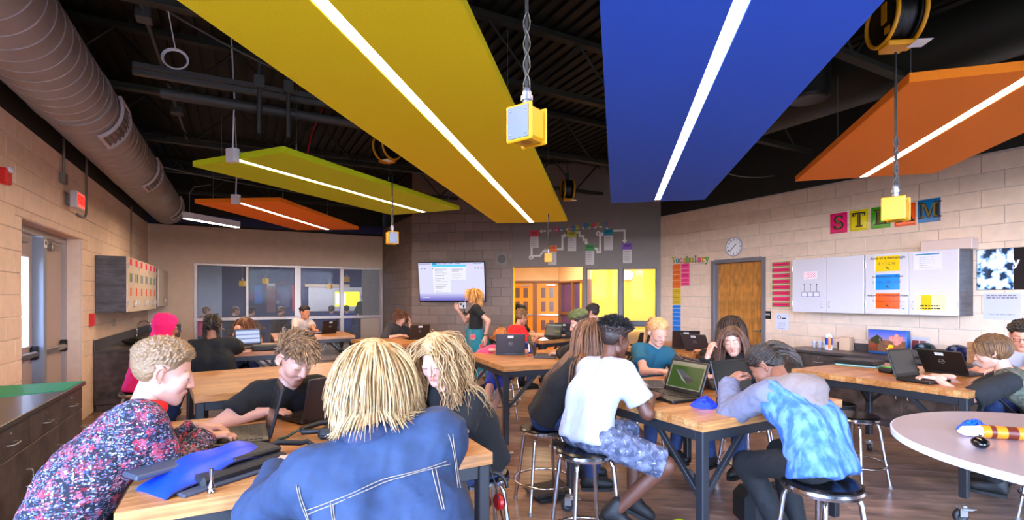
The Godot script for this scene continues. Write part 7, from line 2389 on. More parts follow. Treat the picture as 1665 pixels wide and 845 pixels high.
# ---------------------------------------------------------------- fabrics
func fabrics() -> void:
	rng.seed = 7
	var im := Image.create(512, 512, false, Image.FORMAT_RGB8)
	im.fill(Color(0.055, 0.07, 0.13))
	var cols := [Color(0.80, 0.80, 0.88), Color(0.42, 0.50, 0.70), Color(0.78, 0.16, 0.22), Color(0.86, 0.42, 0.48), Color(0.25, 0.30, 0.48), Color(0.72, 0.70, 0.74)]
	for k in 3400:
		var c: Color = cols[[0, 1, 2, 4, 0, 5, 1, 3, 4, 1][rng.randi() % 10]]
		var p := Vector2i(rng.randi() % 512, rng.randi() % 512)
		var w := 3 + rng.randi() % 6
		im.fill_rect(Rect2i(p.x, p.y, w, 2 + rng.randi() % 5), c)
	for k in 60:
		var p := Vector2(rng.randi() % 512, rng.randi() % 512)
		var c: Color = [Color(0.75, 0.10, 0.20), Color(0.85, 0.35, 0.42)][rng.randi() % 2]
		for q in 26:
			var d := Vector2.from_angle(rng.randf() * TAU) * rng.randf() * 15.0
			im.fill_rect(Rect2i(int(p.x + d.x), int(p.y + d.y), 3 + rng.randi() % 5, 3 + rng.randi() % 4), c)
	T.floral = ImageTexture.create_from_image(im)
	var ni := noise_image(0.02, 4, 256, 61)
	var nf := noise_image(0.3, 2, 256, 62)
	T.denim = paint(256, 256, func(x, y):
		var k: float = 0.72 + 0.28 * ni.get_pixel(x, y).r + (0.10 if (x + y) % 3 == 0 else 0.0) - 0.08 * nf.get_pixel(x, y).r
		return Color(k, k, k))
	T.acid = paint(256, 256, func(x, y):
		var k: float = smoothstep(0.42, 0.62, ni.get_pixel(x, y).r) * 0.5 + nf.get_pixel(x, (y * 3) % 256).r * 0.55
		var c := Color(0.10, 0.12, 0.19).lerp(Color(0.52, 0.54, 0.64), clampf(k, 0, 1))
		if Vector2((x % 43) - 21, (y % 43) - 21).length() < 3.2 and Vector2((x % 43) - 21, (y % 43) - 21).length() > 1.4: c = Color(0.75, 0.76, 0.82)
		return c)
	var n2 := noise_image(0.012, 4, 256, 63)
	var n3 := noise_image(0.016, 4, 256, 64)
	T.camo = paint(256, 256, func(x, y):
		var a: float = n2.get_pixel(x, (y * 2) % 256).r
		var b: float = n3.get_pixel(x, (y * 2) % 256).r
		var c := Color(0.27, 0.29, 0.24)
		if a > 0.55: c = Color(0.42, 0.40, 0.34)
		if b > 0.58: c = Color(0.15, 0.17, 0.14)
		if a < 0.38: c = Color(0.33, 0.36, 0.30)
		return c)
	T.skirt = paint(256, 256, func(x, y):
		var c := Color(0.02, 0.36, 0.42).lerp(Color(0.05, 0.46, 0.50), n2.get_pixel(x, y).r)
		for p in [Vector2(60, 60), Vector2(190, 110), Vector2(110, 190), Vector2(230, 230)]:
			var d: float = Vector2(x, y).distance_to(p) + 10.0 * nf.get_pixel(x, y).r
			if d < 27: c = Color(0.78, 0.18, 0.20)
			elif d < 31: c = Color(0.75, 0.65, 0.60)
		return c)
	T.wash = paint(256, 256, func(x, y):
		var k: float = smoothstep(0.3, 0.7, ni.get_pixel((x * 2) % 256, y).r)
		return Color(0.20, 0.42, 0.74).lerp(Color(0.56, 0.72, 0.90), k * 0.8 + 0.2 * nf.get_pixel(x, y).r))

func stool_for(P: Dictionary, who: String) -> void:
	stool(Vector3(P.hip.x, 0, P.hip.z), P.hip.y - 0.085, P.get("st", 10.0), "chrome lab stool under " + who)

func cast() -> void:
	fabrics()
	var blk := {"mat": cloth("tee_black", Color(0.035, 0.036, 0.042), 0.9), "fold": 0.004}
	var jeans := {"mat": cloth("jeans", Color(0.16, 0.25, 0.45), 0.85, T.denim, 2.5)}
	var dark := {"mat": cloth("trousers_black", Color(0.03, 0.03, 0.035), 0.85), "fold": 0.004}
	var fair := Color(0.76, 0.56, 0.48)
	var P: Dictionary
	# the boy in the floral jacket
	P = {"label": "person in a dark floral jacket typing at the front table corner", "hip": Vector3(-0.62, 0.72, -2.28), "head": Vector3(-0.275, 1.30, -2.43), "face": [84, 16, 0], "turn": 86, "s": 1.02, "hs": 1.04,
		"wl": Vector3(-0.17, 1.0, -2.75), "wr": Vector3(-0.14, 0.995, -2.58), "fl": Vector3(1, -0.12, 0.25), "fr": Vector3(1, -0.10, -0.12), "el": Vector3(0.1, -1, -0.7), "er": Vector3(-0.1, -1, 0.5), "cell": 0.012, "fine": 0.0034,
		"skin": fair, "top": {"called": "jacket", "mat": cloth("floral", Color(1, 1, 1), 0.85, T.floral, 2.2), "sleeve": 1.93, "puff": 0.024, "fold": 0.010, "hem": 0.16, "collar": cloth("tee_red", Color(0.88, 0.10, 0.06), 0.85)}, "bottom": dark,
		"hair_color": Color(0.50, 0.38, 0.26), "hair": [{"kind": "cap", "top": 0.020, "side": 0.005, "a": Color(0.47, 0.37, 0.27), "b": Color(0.55, 0.43, 0.30), "rough": 0.35, "freq": 130.0, "fade0": 0.02, "fade1": 0.07}, {"kind": "locks", "n": 520, "len": 0.016, "r": 0.0026, "a": Color(0.46, 0.36, 0.26), "b": Color(0.66, 0.52, 0.36), "grav": 0.0, "lift": 0.013, "press": 0.3, "flow": func(p): return Vector3(p.x * 2, 0.9, 0.5), "only": func(p): return p.y > 0.068, "drape": false, "margin": 0.012}]}
	person(P); stool_for(P, "the person in the floral jacket")
	# the curly haired boy
	P = {"label": "person with curly hair and a black t-shirt behind the brown laptop", "hip": Vector3(0.16, 0.69, -3.48), "head": Vector3(0.262, 1.25, -3.07), "face": [152, 27, -4], "turn": 172, "s": 1.0, "hs": 1.1,
		"wr": Vector3(0.12, 0.985, -3.03), "wl": Vector3(0.40, 0.985, -3.13), "fr": Vector3(1, -0.05, 0.35), "fl": Vector3(-0.3, -0.1, 1), "er": Vector3(-1, -0.35, 0.35), "el": Vector3(0.9, -0.8, -0.2), "cell": 0.012, "fine": 0.0034, "twist": 6.0,
		"skin": fair, "top": blk.merged({"sleeve": 0.60, "puff": 0.013}), "bottom": jeans,
		"hair_color": Color(0.42, 0.30, 0.20), "hair": [{"kind": "cap", "top": 0.022, "side": 0.008, "a": Color(0.38, 0.30, 0.24), "b": Color(0.45, 0.33, 0.22)}, {"kind": "locks", "n": 420, "len": 0.065, "r": 0.0055, "a": Color(0.38, 0.28, 0.20), "b": Color(0.62, 0.47, 0.32), "grav": 0.04, "curl": 0.011, "wave": 130.0, "lift": 0.010, "press": 0.6, "margin": 0.012, "flow": func(p): return Vector3(p.x * 6, 0.45 - p.z * 9.0, 0.3 + p.z * 4.0), "only": func(p): return p.y > 0.045, "drape": false}, {"kind": "locks", "n": 130, "len": 0.03, "r": 0.005, "a": Color(0.36, 0.28, 0.22), "b": Color(0.50, 0.38, 0.28), "grav": 0.1, "flow": func(p): return Vector3(0, -1, -0.5), "drape": false}]}
	person(P); stool_for(P, "the curly haired person")
	# the woman in the denim jacket
	P = {"label": "person with blonde bobbed hair in a blue denim jacket seen from behind", "hip": Vector3(0.44, 0.71, -1.42), "head": Vector3(0.372, 1.325, -1.625), "face": [14, 12, 0], "turn": 14, "s": 1.05, "hs": 1.0, "wide": 1.12, "girth": 1.18, "nk": 0.075,
		"wl": Vector3(0.12, 0.985, -2.03), "wr": Vector3(0.72, 0.985, -2.03), "fl": Vector3(0.6, 0, -1), "fr": Vector3(-0.6, 0, -1), "el": Vector3(-0.8, -1, 0.2), "er": Vector3(0.8, -1, 0.2), "cell": 0.012, "fine": 0.0036,
		"skin": fair, "top": {"called": "jacket", "mat": cloth("denim_jacket", Color(0.10, 0.19, 0.32), 0.8, T.denim, 3.2), "sleeve": 1.9, "puff": 0.02, "fold": 0.006, "hem": 0.10, "blend": 0.07, "collar": cloth("denim_collar", Color(0.09, 0.15, 0.30), 0.8, T.denim, 3.2)}, "bottom": dark,
		"hair_color": Color(0.82, 0.66, 0.42), "hair": [{"kind": "cap", "top": 0.022, "side": 0.014, "a": Color(0.55, 0.38, 0.20), "b": Color(0.72, 0.58, 0.38)}, {"kind": "locks", "n": 1500, "len": 0.20, "r": 0.0029, "a": Color(0.50, 0.33, 0.15), "b": Color(0.80, 0.68, 0.47), "grav": 0.30, "lift": 0.008, "margin": 0.011, "bulk": 0.010, "curl": 0.002, "wave": 30.0}]}
	var lady := person(P); denim_seams(lady, P); stool_for(P, "the person in the denim jacket")
	# the girl with long curls
	P = {"label": "person with long wavy blonde hair and a black top leaning on the front table", "hip": Vector3(1.20, 0.69, -2.64), "head": Vector3(0.905, 1.275, -2.50), "face": [228, 20, 4], "turn": 258, "s": 1.03, "hs": 1.04, "girth": 1.08,
		"wl": Vector3(0.70, 0.985, -2.40), "wr": Vector3(0.72, 0.985, -2.66), "fl": Vector3(-1, -0.05, -0.1), "fr": Vector3(-1, -0.05, 0.3), "el": Vector3(0.2, -1, 0.75), "er": Vector3(0.2, -1, -0.8), "cell": 0.012, "fine": 0.0034,
		"skin": Color(0.81, 0.61, 0.55), "top": blk.merged({"sleeve": 0.50, "puff": 0.014}), "bottom": jeans,
		"hair_color": Color(0.72, 0.56, 0.36), "brow": 0.3, "hair": [{"kind": "cap", "top": 0.018, "side": 0.012, "a": Color(0.60, 0.46, 0.30), "b": Color(0.72, 0.58, 0.40)}, {"kind": "locks", "n": 900, "len": 0.40, "r": 0.0031, "a": Color(0.46, 0.31, 0.16), "b": Color(0.76, 0.63, 0.44), "grav": 0.24, "lift": 0.010, "curl": 0.010, "wave": 46.0, "margin": 0.010, "bulk": 0.016, "part": 1.5, "clear": 0.08, "back": 0.035}]}
	person(P); stool_for(P, "the person with long blonde curls")
	# the boy in the white t-shirt
	P = {"label": "person in a white t-shirt and patterned shorts using the laptop with the green screen", "hip": Vector3(1.80, 0.80, -2.42), "head": Vector3(2.055, 1.335, -2.46), "face": [92, 12, 0], "turn": 86, "s": 0.96, "hs": 0.96, "slouch": 0.05, "girth": 0.92, "wide": 0.93,
		"wl": Vector3(2.26, 0.985, -2.56), "wr": Vector3(2.27, 0.985, -2.36), "fl": Vector3(1, -0.1, 0.4), "fr": Vector3(1, -0.05, -0.4), "er": Vector3(0.1, -1, 0.6), "el": Vector3(-0.1, -1, -0.6), "al": Vector3(2.16, 0.33, -2.42), "ar": Vector3(1.88, 0.37, -2.26), "kr": Vector3(1.0, 0.5, 0.85), "kl": Vector3(1, 0.5, 0.1), "toes": Vector3(0.85, -0.5, 0.45), "cell": 0.012, 
		"skin": Color(0.34, 0.20, 0.145), "lip": Color(0.40, 0.2, 0.17), "top": {"mat": cloth("tee_white", Color(0.62, 0.63, 0.69), 0.85), "sleeve": 0.72, "puff": 0.022, "fold": 0.006, "hem": 0.05}, "bottom": {"mat": cloth("acid_shorts", Color(1, 1, 1), 0.85, T.acid, 3.0), "short": true, "puff": 0.018, "fold": 0.006},
		"hair_color": Color(0.035, 0.03, 0.03), "hair": [{"kind": "cap", "top": 0.030, "side": 0.0028, "a": Color(0.17, 0.10, 0.075), "b": Color(0.13, 0.08, 0.06), "dyed": 0.066, "dye": Color(0.03, 0.026, 0.026), "rough": 0.3, "freq": 90.0, "fade0": 0.035, "fade1": 0.075}, {"kind": "locks", "n": 330, "len": 0.035, "r": 0.0055, "a": Color(0.02, 0.018, 0.018), "b": Color(0.07, 0.06, 0.06), "grav": 0.0, "curl": 0.006, "wave": 240.0, "lift": 0.022, "press": 0.0, "flow": func(p): return p * 10.0, "only": func(p): return p.y > 0.066, "drape": false}]}
	person(P); stool_for(P, "the person in the white t-shirt and shorts")
	# the girl resting on her arm
	P = {"label": "person in a grey hood and faded denim vest resting the head on one arm", "hip": Vector3(2.52, 0.79, -1.46), "head": Vector3(2.73, 1.195, -1.90), "face": [-18, 48, 0], "turn": 6, "s": 0.98, "slouch": 0.06, "girth": 0.9, "nb": Vector3(2.605, 1.105, -1.70),
		"wl": Vector3(2.60, 1.10, -2.06), "wr": Vector3(2.86, 0.985, -2.05), "fl": Vector3(0.75, 0.55, 0.45), "pl": Vector3(-1, 0.4, -0.5), "fr": Vector3(-0.7, 0, -0.5), "el": Vector3(-0.45, -1, -0.15), "er": Vector3(0.7, -1, 0), "pose": ["soft", "soft"], "al": Vector3(2.60, 0.30, -1.70), "ar": Vector3(2.78, 0.30, -1.75), "toes": Vector3(0.3, -0.3, -1), "cell": 0.012, 
		"skin": Color(0.55, 0.36, 0.28), "top": {"mat": cloth("vest_wash", Color(0.72, 0.74, 0.80), 0.85, T.wash, 2.0), "sleeve": 1.92, "sleeve_mat": cloth("hood_grey", Color(0.40, 0.40, 0.47), 0.95), "puff": 0.026, "fold": 0.008, "hem": 0.07, "hood": cloth("hood_tan", Color(0.46, 0.40, 0.38), 0.95)}, "bottom": dark,
		"hair_color": Color(0.10, 0.075, 0.055), "hair": [{"kind": "cap", "top": 0.016, "side": 0.011, "a": Color(0.08, 0.06, 0.045), "b": Color(0.16, 0.11, 0.08), "freq": 120.0, "aniso": Vector3(3, 1, 0.35), "rough": 0.3}, {"kind": "locks", "n": 420, "len": 0.10, "r": 0.0034, "a": Color(0.07, 0.05, 0.04), "b": Color(0.22, 0.15, 0.10), "grav": 0.0, "lift": 0.010, "stick": true, "margin": 0.014, "bulk": 0.004, "flow": func(p): return Vector3(-p.x * 4, 0.1, -1), "drape": false}, {"kind": "locks", "n": 70, "len": 0.17, "r": 0.006, "a": Color(0.08, 0.06, 0.045), "b": Color(0.24, 0.17, 0.11), "grav": 0.42, "lift": 0.02, "press": 0.0, "flow": func(p): return Vector3(-p.x * 9, 0.05, -1), "only": func(p): return p.z < -0.088 and absf(p.x) < 0.035 and p.y > 0.0, "curl": 0.005}]}
	person(P); stool_for(P, "the person in the grey hood")
	# the brown haired girl with a hand at the ear
	P = {"label": "person with brown hair and a black hoodie holding one hand to the ear", "hip": Vector3(3.84, 0.68, -2.87), "head": Vector3(3.66, 1.232, -2.86), "face": [236, 8, 8], "turn": 262, "s": 0.95, "wl": Vector3(3.28, 0.985, -2.72), "wr": Vector3(3.475, 1.125, -2.955), "fl": Vector3(-1, 0, -0.2), "fr": Vector3(0.35, 0.9, 0.1), "pr": Vector3(-1, 0.2, -0.3), "pose": ["type", "soft"], "er": Vector3(-0.4, -1, -0.3), "cell": 0.014,
		"skin": fair, "top": {"mat": cloth("hoodie_black", Color(0.03, 0.035, 0.042), 0.92), "sleeve": 1.85, "puff": 0.022, "fold": 0.006, "hood": cloth("hoodie_black", Color(0.03, 0.035, 0.042), 0.92)}, "bottom": jeans,
		"hair_color": Color(0.25, 0.14, 0.09), "hair": [{"kind": "cap", "top": 0.014, "side": 0.010, "a": Color(0.22, 0.13, 0.09), "b": Color(0.30, 0.18, 0.11)}, {"kind": "locks", "n": 450, "len": 0.34, "r": 0.0042, "a": Color(0.20, 0.11, 0.07), "b": Color(0.42, 0.26, 0.17), "grav": 0.3, "lift": 0.006, "bulk": 0.006, "part": 1.5, "clear": 0.078, "back": 0.04, "curl": 0.003, "wave": 30.0}]}
	person(P); stool_for(P, "the brown haired person in the black hoodie")
	# the girl in teal
	P = {"label": "person with tied blonde hair in a teal t-shirt looking down", "hip": Vector3(3.32, 0.68, -3.60), "head": Vector3(3.36, 1.285, -3.42), "face": [192, 24, 0], "turn": 190, "s": 0.97, "wl": Vector3(3.42, 0.985, -3.02), "wr": Vector3(3.10, 0.985, -3.08), "fl": Vector3(0, 0, 1), "fr": Vector3(0.2, 0, 1), "cell": 0.014,
		"skin": fair, "top": {"mat": cloth("tee_teal", Color(0.03, 0.30, 0.38), 0.85), "sleeve": 0.6, "puff": 0.012, "fold": 0.004}, "bottom": jeans,
		"hair_color": Color(0.72, 0.50, 0.30), "brow": 0.4, "hair": [{"kind": "cap", "top": 0.014, "side": 0.009, "a": Color(0.66, 0.45, 0.26), "b": Color(0.80, 0.60, 0.40), "freq": 110.0, "aniso": Vector3(3, 1, 0.35), "rough": 0.3}, {"kind": "locks", "n": 300, "len": 0.10, "r": 0.0034, "a": Color(0.60, 0.40, 0.22), "b": Color(0.86, 0.68, 0.46), "grav": 0.0, "stick": true, "margin": 0.011, "bulk": 0.004, "flow": func(p): return Vector3(-p.x * 3, 0.2, -1), "drape": false}, {"kind": "locks", "n": 60, "len": 0.3, "r": 0.006, "a": Color(0.60, 0.40, 0.22), "b": Color(0.86, 0.68, 0.46), "grav": 0.3, "flow": func(p): return Vector3(-p.x * 8, 0.1, -1), "only": func(p): return p.z < -0.085 and absf(p.x) < 0.04 and p.y > -0.01, "lift": 0.02, "press": 0.0}]}
	var teal := person(P); stool_for(P, "the person in the teal t-shirt")
	# the girl with very long brown hair
	P = {"label": "person with very long brown hair in a charcoal jacket behind the white t-shirt", "hip": Vector3(2.06, 0.69, -3.32), "head": Vector3(2.33, 1.315, -3.03), "face": [112, 16, 0], "turn": 118, "s": 1.0, "wr": Vector3(2.49, 0.985, -2.78), "wl": Vector3(2.60, 0.985, -2.98), "fl": Vector3(0.7, 0, 0.6), "fr": Vector3(0.9, -0.05, 0.2), "cell": 0.014, 
		"skin": fair, "top": {"called": "jacket", "mat": cloth("jacket_charcoal", Color(0.085, 0.083, 0.095), 0.9), "sleeve": 1.9, "puff": 0.02, "fold": 0.006}, "bottom": jeans,
		"hair_color": Color(0.36, 0.22, 0.14), "hair": [{"kind": "cap", "top": 0.014, "side": 0.010, "a": Color(0.30, 0.18, 0.11), "b": Color(0.40, 0.25, 0.16)}, {"kind": "locks", "n": 480, "len": 0.62, "r": 0.0045, "a": Color(0.27, 0.16, 0.10), "b": Color(0.52, 0.34, 0.21), "grav": 0.3, "bulk": 0.01, "curl": 0.004, "wave": 24.0}]}
	person(P); stool_for(P, "the person with very long brown hair")
	# the boy with green hair
	P = {"label": "person with green tinted hair and a dark jacket at the middle table", "hip": Vector3(3.22, 0.70, -4.02), "head": Vector3(3.06, 1.335, -4.22), "face": [-62, 18, 0], "turn": -20, "s": 1.0, "wl": Vector3(3.06, 0.985, -4.62), "wr": Vector3(3.24, 0.985, -4.55), "fl": Vector3(-0.5, 0, -1), "fr": Vector3(-0.7, 0, -0.8), "al": Vector3(2.92, 0.12, -4.28), "ar": Vector3(3.08, 0.12, -4.35), "cell": 0.014,
		"skin": fair, "top": {"called": "jacket", "mat": cloth("jacket_dark", Color(0.045, 0.055, 0.065), 0.85), "sleeve": 1.85, "puff": 0.022, "fold": 0.006}, "bottom": jeans, "sole": mat("sole_white", Color(0.8, 0.8, 0.82), 0.6),
		"hair_color": Color(0.26, 0.20, 0.14), "hair": [{"kind": "cap", "top": 0.026, "side": 0.004, "a": Color(0.22, 0.16, 0.12), "b": Color(0.25, 0.18, 0.13), "dyed": 0.066, "dye": Color(0.35, 0.36, 0.17), "fade0": 0.035, "fade1": 0.07, "rough": 0.35, "freq": 80.0}, {"kind": "locks", "n": 260, "len": 0.034, "r": 0.0045, "a": Color(0.27, 0.28, 0.12), "b": Color(0.43, 0.45, 0.22), "grav": 0.0, "lift": 0.018, "press": 0.3, "margin": 0.02, "flow": func(p): return Vector3(p.x * 4, 0.8, 0.5), "only": func(p): return p.y > 0.06, "drape": false, "curl": 0.004, "wave": 90.0}]}
	person(P); stool_for(P, "the person with green hair")
	cast_far(blk, jeans, dark, fair)

func cast_far(blk: Dictionary, jeans: Dictionary, dark: Dictionary, fair: Color) -> void:
	var P: Dictionary
	var short := func(c: Color, top := 0.018) -> Array: return [{"kind": "cap", "top": top, "side": 0.008, "a": tone(c, 0.85), "b": tone(c, 1.15), "rough": 0.4, "freq": 70.0}]
	P = {"label": "person in a grey hooded top seen from behind at the hall opening", "hip": Vector3(4.93, 0.70, -6.30), "head": Vector3(4.80, 1.36, -6.28), "face": [-30, 15, 0], "turn": -10, "s": 1.0, "wl": Vector3(4.6, 0.985, -6.75), "wr": Vector3(4.95, 0.985, -6.85), "cell": 0.018, "fine": 0.006, "skin": fair,
		"top": {"mat": cloth("hoodie_slate", Color(0.16, 0.155, 0.18), 0.9), "sleeve": 1.9, "puff": 0.024, "hood": cloth("hoodie_slate", Color(0.16, 0.155, 0.18), 0.9)}, "bottom": dark, "hair_color": Color(0.10, 0.06, 0.04), "hair": short.call(Color(0.12, 0.07, 0.05), 0.03)}
	person(P); stool_for(P, "the person in the grey hooded top")
	P = {"label": "person in a bright red t-shirt sitting before the orange doors", "hip": Vector3(3.64, 0.69, -6.96), "head": Vector3(3.92, 1.285, -6.97), "face": [86, 14, 0], "turn": 92, "s": 0.97, "wl": Vector3(4.14, 0.985, -7.05), "wr": Vector3(4.12, 0.985, -6.80), "fl": Vector3(1, 0, 0), "fr": Vector3(1, 0, 0), "cell": 0.018, "fine": 0.006, "skin": Color(0.66, 0.44, 0.34),
		"top": {"mat": cloth("tee_scarlet", Color(0.82, 0.05, 0.06), 0.85), "sleeve": 0.75, "puff": 0.016}, "bottom": jeans, "hair_color": Color(0.40, 0.25, 0.13), "glasses": true, "hair": [{"kind": "cap", "top": 0.024, "side": 0.006, "a": Color(0.34, 0.22, 0.12), "b": Color(0.48, 0.32, 0.16), "rough": 0.5, "freq": 80.0}]}
	person(P); stool_for(P, "the person in the red t-shirt")
	P = {"label": "person with ginger hair and pink sleeves hidden behind a laptop", "hip": Vector3(3.02, 0.64, -5.92), "head": Vector3(2.84, 1.085, -5.56), "face": [206, 40, 0], "turn": 206, "s": 0.88, "wr": Vector3(2.62, 0.985, -5.34), "wl": Vector3(2.98, 0.985, -5.22), "fl": Vector3(-0.3, 0, 1), "fr": Vector3(0.8, 0, 0.5), "er": Vector3(-1, -0.3, 0.1), "al": Vector3(2.66, 0.13, -5.50), "ar": Vector3(2.52, 0.2, -5.42), "cell": 0.016, "fine": 0.005, "skin": fair,
		"top": {"mat": cloth("hoodie_pink", Color(0.90, 0.26, 0.42), 0.9), "sleeve": 1.8, "puff": 0.022, "fold": 0.005}, "bottom": {"mat": cloth("shorts_blue", Color(0.06, 0.16, 0.55), 0.8), "short": true, "reach": 0.9, "puff": 0.02}, "hair_color": Color(0.62, 0.32, 0.12), "hair": [{"kind": "cap", "top": 0.022, "side": 0.014, "a": Color(0.50, 0.26, 0.10), "b": Color(0.72, 0.42, 0.18)}, {"kind": "locks", "n": 160, "len": 0.06, "r": 0.006, "a": Color(0.50, 0.26, 0.10), "b": Color(0.78, 0.48, 0.22), "grav": 0.05, "press": 0.3, "flow": func(p): return Vector3(p.x * 5, 0.3, 0.5), "drape": false, "curl": 0.006, "wave": 90.0}]}
	person(P); stool_for(P, "the person with ginger hair")
	# the teacher walking past the screen
	P = {"label": "person walking past the wall screen in a black top and a teal flowered skirt", "hip": Vector3(3.50, 0.95, -7.80), "head": Vector3(3.45, 1.625, -7.80), "face": [292, 4, 0], "turn": 296, "s": 1.04, "stand": true, "nk": 0.03, "slouch": 0.0, "wl": Vector3(3.56, 0.96, -7.55), "wr": Vector3(3.20, 1.40, -7.86), "fl": Vector3(0, -1, 0.1), "pl": Vector3(0.2, 0, 1), "fr": Vector3(-0.4, 0.6, 0), "pr": Vector3(0, 0.3, -1), "el": Vector3(0.6, 0, 0.6), "er": Vector3(0.3, -1, -0.3), "pose": ["flat", "soft"], "al": Vector3(3.30, 0.09, -7.80), "ar": Vector3(3.72, 0.10, -7.78), "kl": Vector3(-1, 0.2, 0), "kr": Vector3(-1, 0, 0), "toes": Vector3(-0.9, 0, -0.4), "cell": 0.016, "fine": 0.005, "skin": fair,
		"top": blk.merged({"sleeve": 0.55, "puff": 0.010, "hem": -0.12}), "hair_color": Color(0.78, 0.55, 0.28), "hair": [{"kind": "cap", "top": 0.018, "side": 0.012, "a": Color(0.62, 0.42, 0.20), "b": Color(0.80, 0.58, 0.30)}, {"kind": "locks", "n": 200, "len": 0.19, "r": 0.007, "a": Color(0.60, 0.38, 0.16), "b": Color(0.92, 0.72, 0.42), "grav": 0.3, "margin": 0.016, "curl": 0.004, "wave": 40.0}]}
	var tch := person(P)
	skirt(tch)
	P = {"label": "person in a grey shirt with brown hair resting the head on a hand", "hip": Vector3(2.18, 0.68, -8.66), "head": Vector3(2.385, 1.255, -8.44), "face": [168, 22, -10], "turn": 160, "s": 1.0, "wr": Vector3(2.30, 0.985, -8.14), "wl": Vector3(2.53, 1.16, -8.40), "fr": Vector3(0.8, 0, 0.6), "fl": Vector3(-0.1, 0.9, 0.1), "pl": Vector3(1, 0.2, 0), "er": Vector3(-1, -0.6, 0.2), "el": Vector3(0.8, -1, 0.3), "pose": ["type", "soft"], "cell": 0.016, "fine": 0.005, "skin": fair,
		"top": {"mat": cloth("shirt_grey", Color(0.16, 0.155, 0.18), 0.9), "sleeve": 1.2, "puff": 0.022, "fold": 0.005}, "bottom": dark, "hair_color": Color(0.24, 0.13, 0.07), "hair": [{"kind": "cap", "top": 0.022, "side": 0.016, "a": Color(0.20, 0.11, 0.06), "b": Color(0.30, 0.17, 0.10)}, {"kind": "locks", "n": 220, "len": 0.12, "r": 0.0065, "a": Color(0.18, 0.09, 0.05), "b": Color(0.40, 0.22, 0.12), "grav": 0.2, "margin": 0.014, "part": 0.2, "drape": false}]}
	person(P); stool_for(P, "the person in the grey shirt")
	P = {"label": "person in a white t-shirt with short dark hair at the table by the interior window", "hip": Vector3(0.98, 0.68, -10.66), "head": Vector3(1.09, 1.31, -10.56), "face": [142, 4, 0], "turn": 160, "s": 0.95, "wr": Vector3(1.04, 0.985, -10.18), "wl": Vector3(1.22, 0.985, -10.14), "fr": Vector3(0.7, 0, 0.7), "fl": Vector3(0.5, 0, 1), "al": Vector3(1.26, 0.22, -10.25), "ar": Vector3(1.05, 0.22, -10.2), "cell": 0.018, "fine": 0.006, "skin": Color(0.74, 0.50, 0.38),
		"top": {"mat": cloth("tee_cream", Color(0.74, 0.69, 0.67), 0.85), "sleeve": 0.7, "puff": 0.016}, "bottom": {"mat": cloth("jeans_dark", Color(0.05, 0.09, 0.14), 0.85)}, "hair_color": Color(0.10, 0.06, 0.045), "hair": short.call(Color(0.11, 0.07, 0.05), 0.024)}
	person(P); stool_for(P, "the person in the white t-shirt by the interior window")
	P = {"label": "person with long brown hair holding a hand to the forehead beside the braids", "hip": Vector3(0.06, 0.66, -8.66), "head": Vector3(0.03, 1.17, -8.50), "face": [200, 30, 0], "turn": 186, "s": 0.92, "wr": Vector3(-0.08, 1.10, -8.33), "wl": Vector3(0.16, 0.985, -8.10), "fr": Vector3(0.4, 0.8, -0.1), "pr": Vector3(-0.3, 0.2, 1), "fl": Vector3(-0.5, 0, 1), "er": Vector3(0.0, -1, 0.5), "pose": ["flat", "soft"], "cell": 0.018, "fine": 0.006, "skin": fair,
		"top": {"mat": cloth("top_peach", Color(0.82, 0.60, 0.56), 0.85), "sleeve": 0.6, "puff": 0.014}, "bottom": jeans, "hair_color": Color(0.36, 0.2, 0.1), "hair": [{"kind": "cap", "top": 0.014, "side": 0.010}, {"kind": "locks", "n": 200, "len": 0.4, "r": 0.007, "a": Color(0.28, 0.15, 0.07), "b": Color(0.48, 0.28, 0.14), "grav": 0.3}]}
	person(P); stool_for(P, "the person holding the forehead")
	P = {"label": "person with two dark braids and a black t-shirt seen from behind", "hip": Vector3(-0.26, 0.68, -6.16), "head": Vector3(-0.275, 1.285, -6.30), "face": [8, 14, 0], "turn": 2, "s": 1.0, "wide": 1.08, "girth": 1.15, "wl": Vector3(-0.46, 0.985, -6.82), "wr": Vector3(0.0, 0.985, -6.86), "fl": Vector3(0.3, 0, -1), "fr": Vector3(0.3, 0, -1), "cell": 0.014, "fine": 0.005, "skin": Color(0.60, 0.40, 0.30),
		"top": {"mat": cloth("tee_navy", Color(0.022, 0.045, 0.065), 0.9), "sleeve": 0.75, "puff": 0.018, "fold": 0.006, "hem": 0.06}, "bottom": dark, "hair_color": Color(0.09, 0.065, 0.05), "hair": [{"kind": "cap", "top": 0.014, "side": 0.012, "a": Color(0.06, 0.045, 0.035), "b": Color(0.20, 0.13, 0.08), "freq": 90.0, "aniso": Vector3(3, 1, 0.5), "rough": 0.5}]}
	var br := person(P); braids(br, P); stool_for(P, "the person with two braids")
	P = {"label": "person in a hot pink hooded top with the hood up, wearing glasses", "hip": Vector3(-0.98, 0.68, -6.74), "head": Vector3(-0.74, 1.27, -6.82), "face": [86, 12, 0], "turn": 92, "s": 0.98, "slouch": 0.05, "wl": Vector3(-0.56, 1.0, -6.99), "wr": Vector3(-0.55, 1.0, -6.80), "fl": Vector3(0.6, 0.5, 0.5), "fr": Vector3(0.6, 0.5, -0.5), "pose": ["fist", "fist"], "al": Vector3(-0.62, 0.1, -6.35), "ar": Vector3(-0.7, 0.24, -6.55), "toes": Vector3(1, 0, 0.3), "cell": 0.014, "fine": 0.005, "skin": Color(0.70, 0.46, 0.36), "glasses": true,
		"top": {"mat": cloth("hoodie_magenta", Color(0.95, 0.10, 0.42), 0.9), "sleeve": 1.9, "puff": 0.026, "fold": 0.007, "hem": 0.1}, "bottom": jeans, "hair_color": Color(0.1, 0.07, 0.05)}
	var pk := person(P); hood_up(pk, P); stool_for(P, "the person in the pink hood")
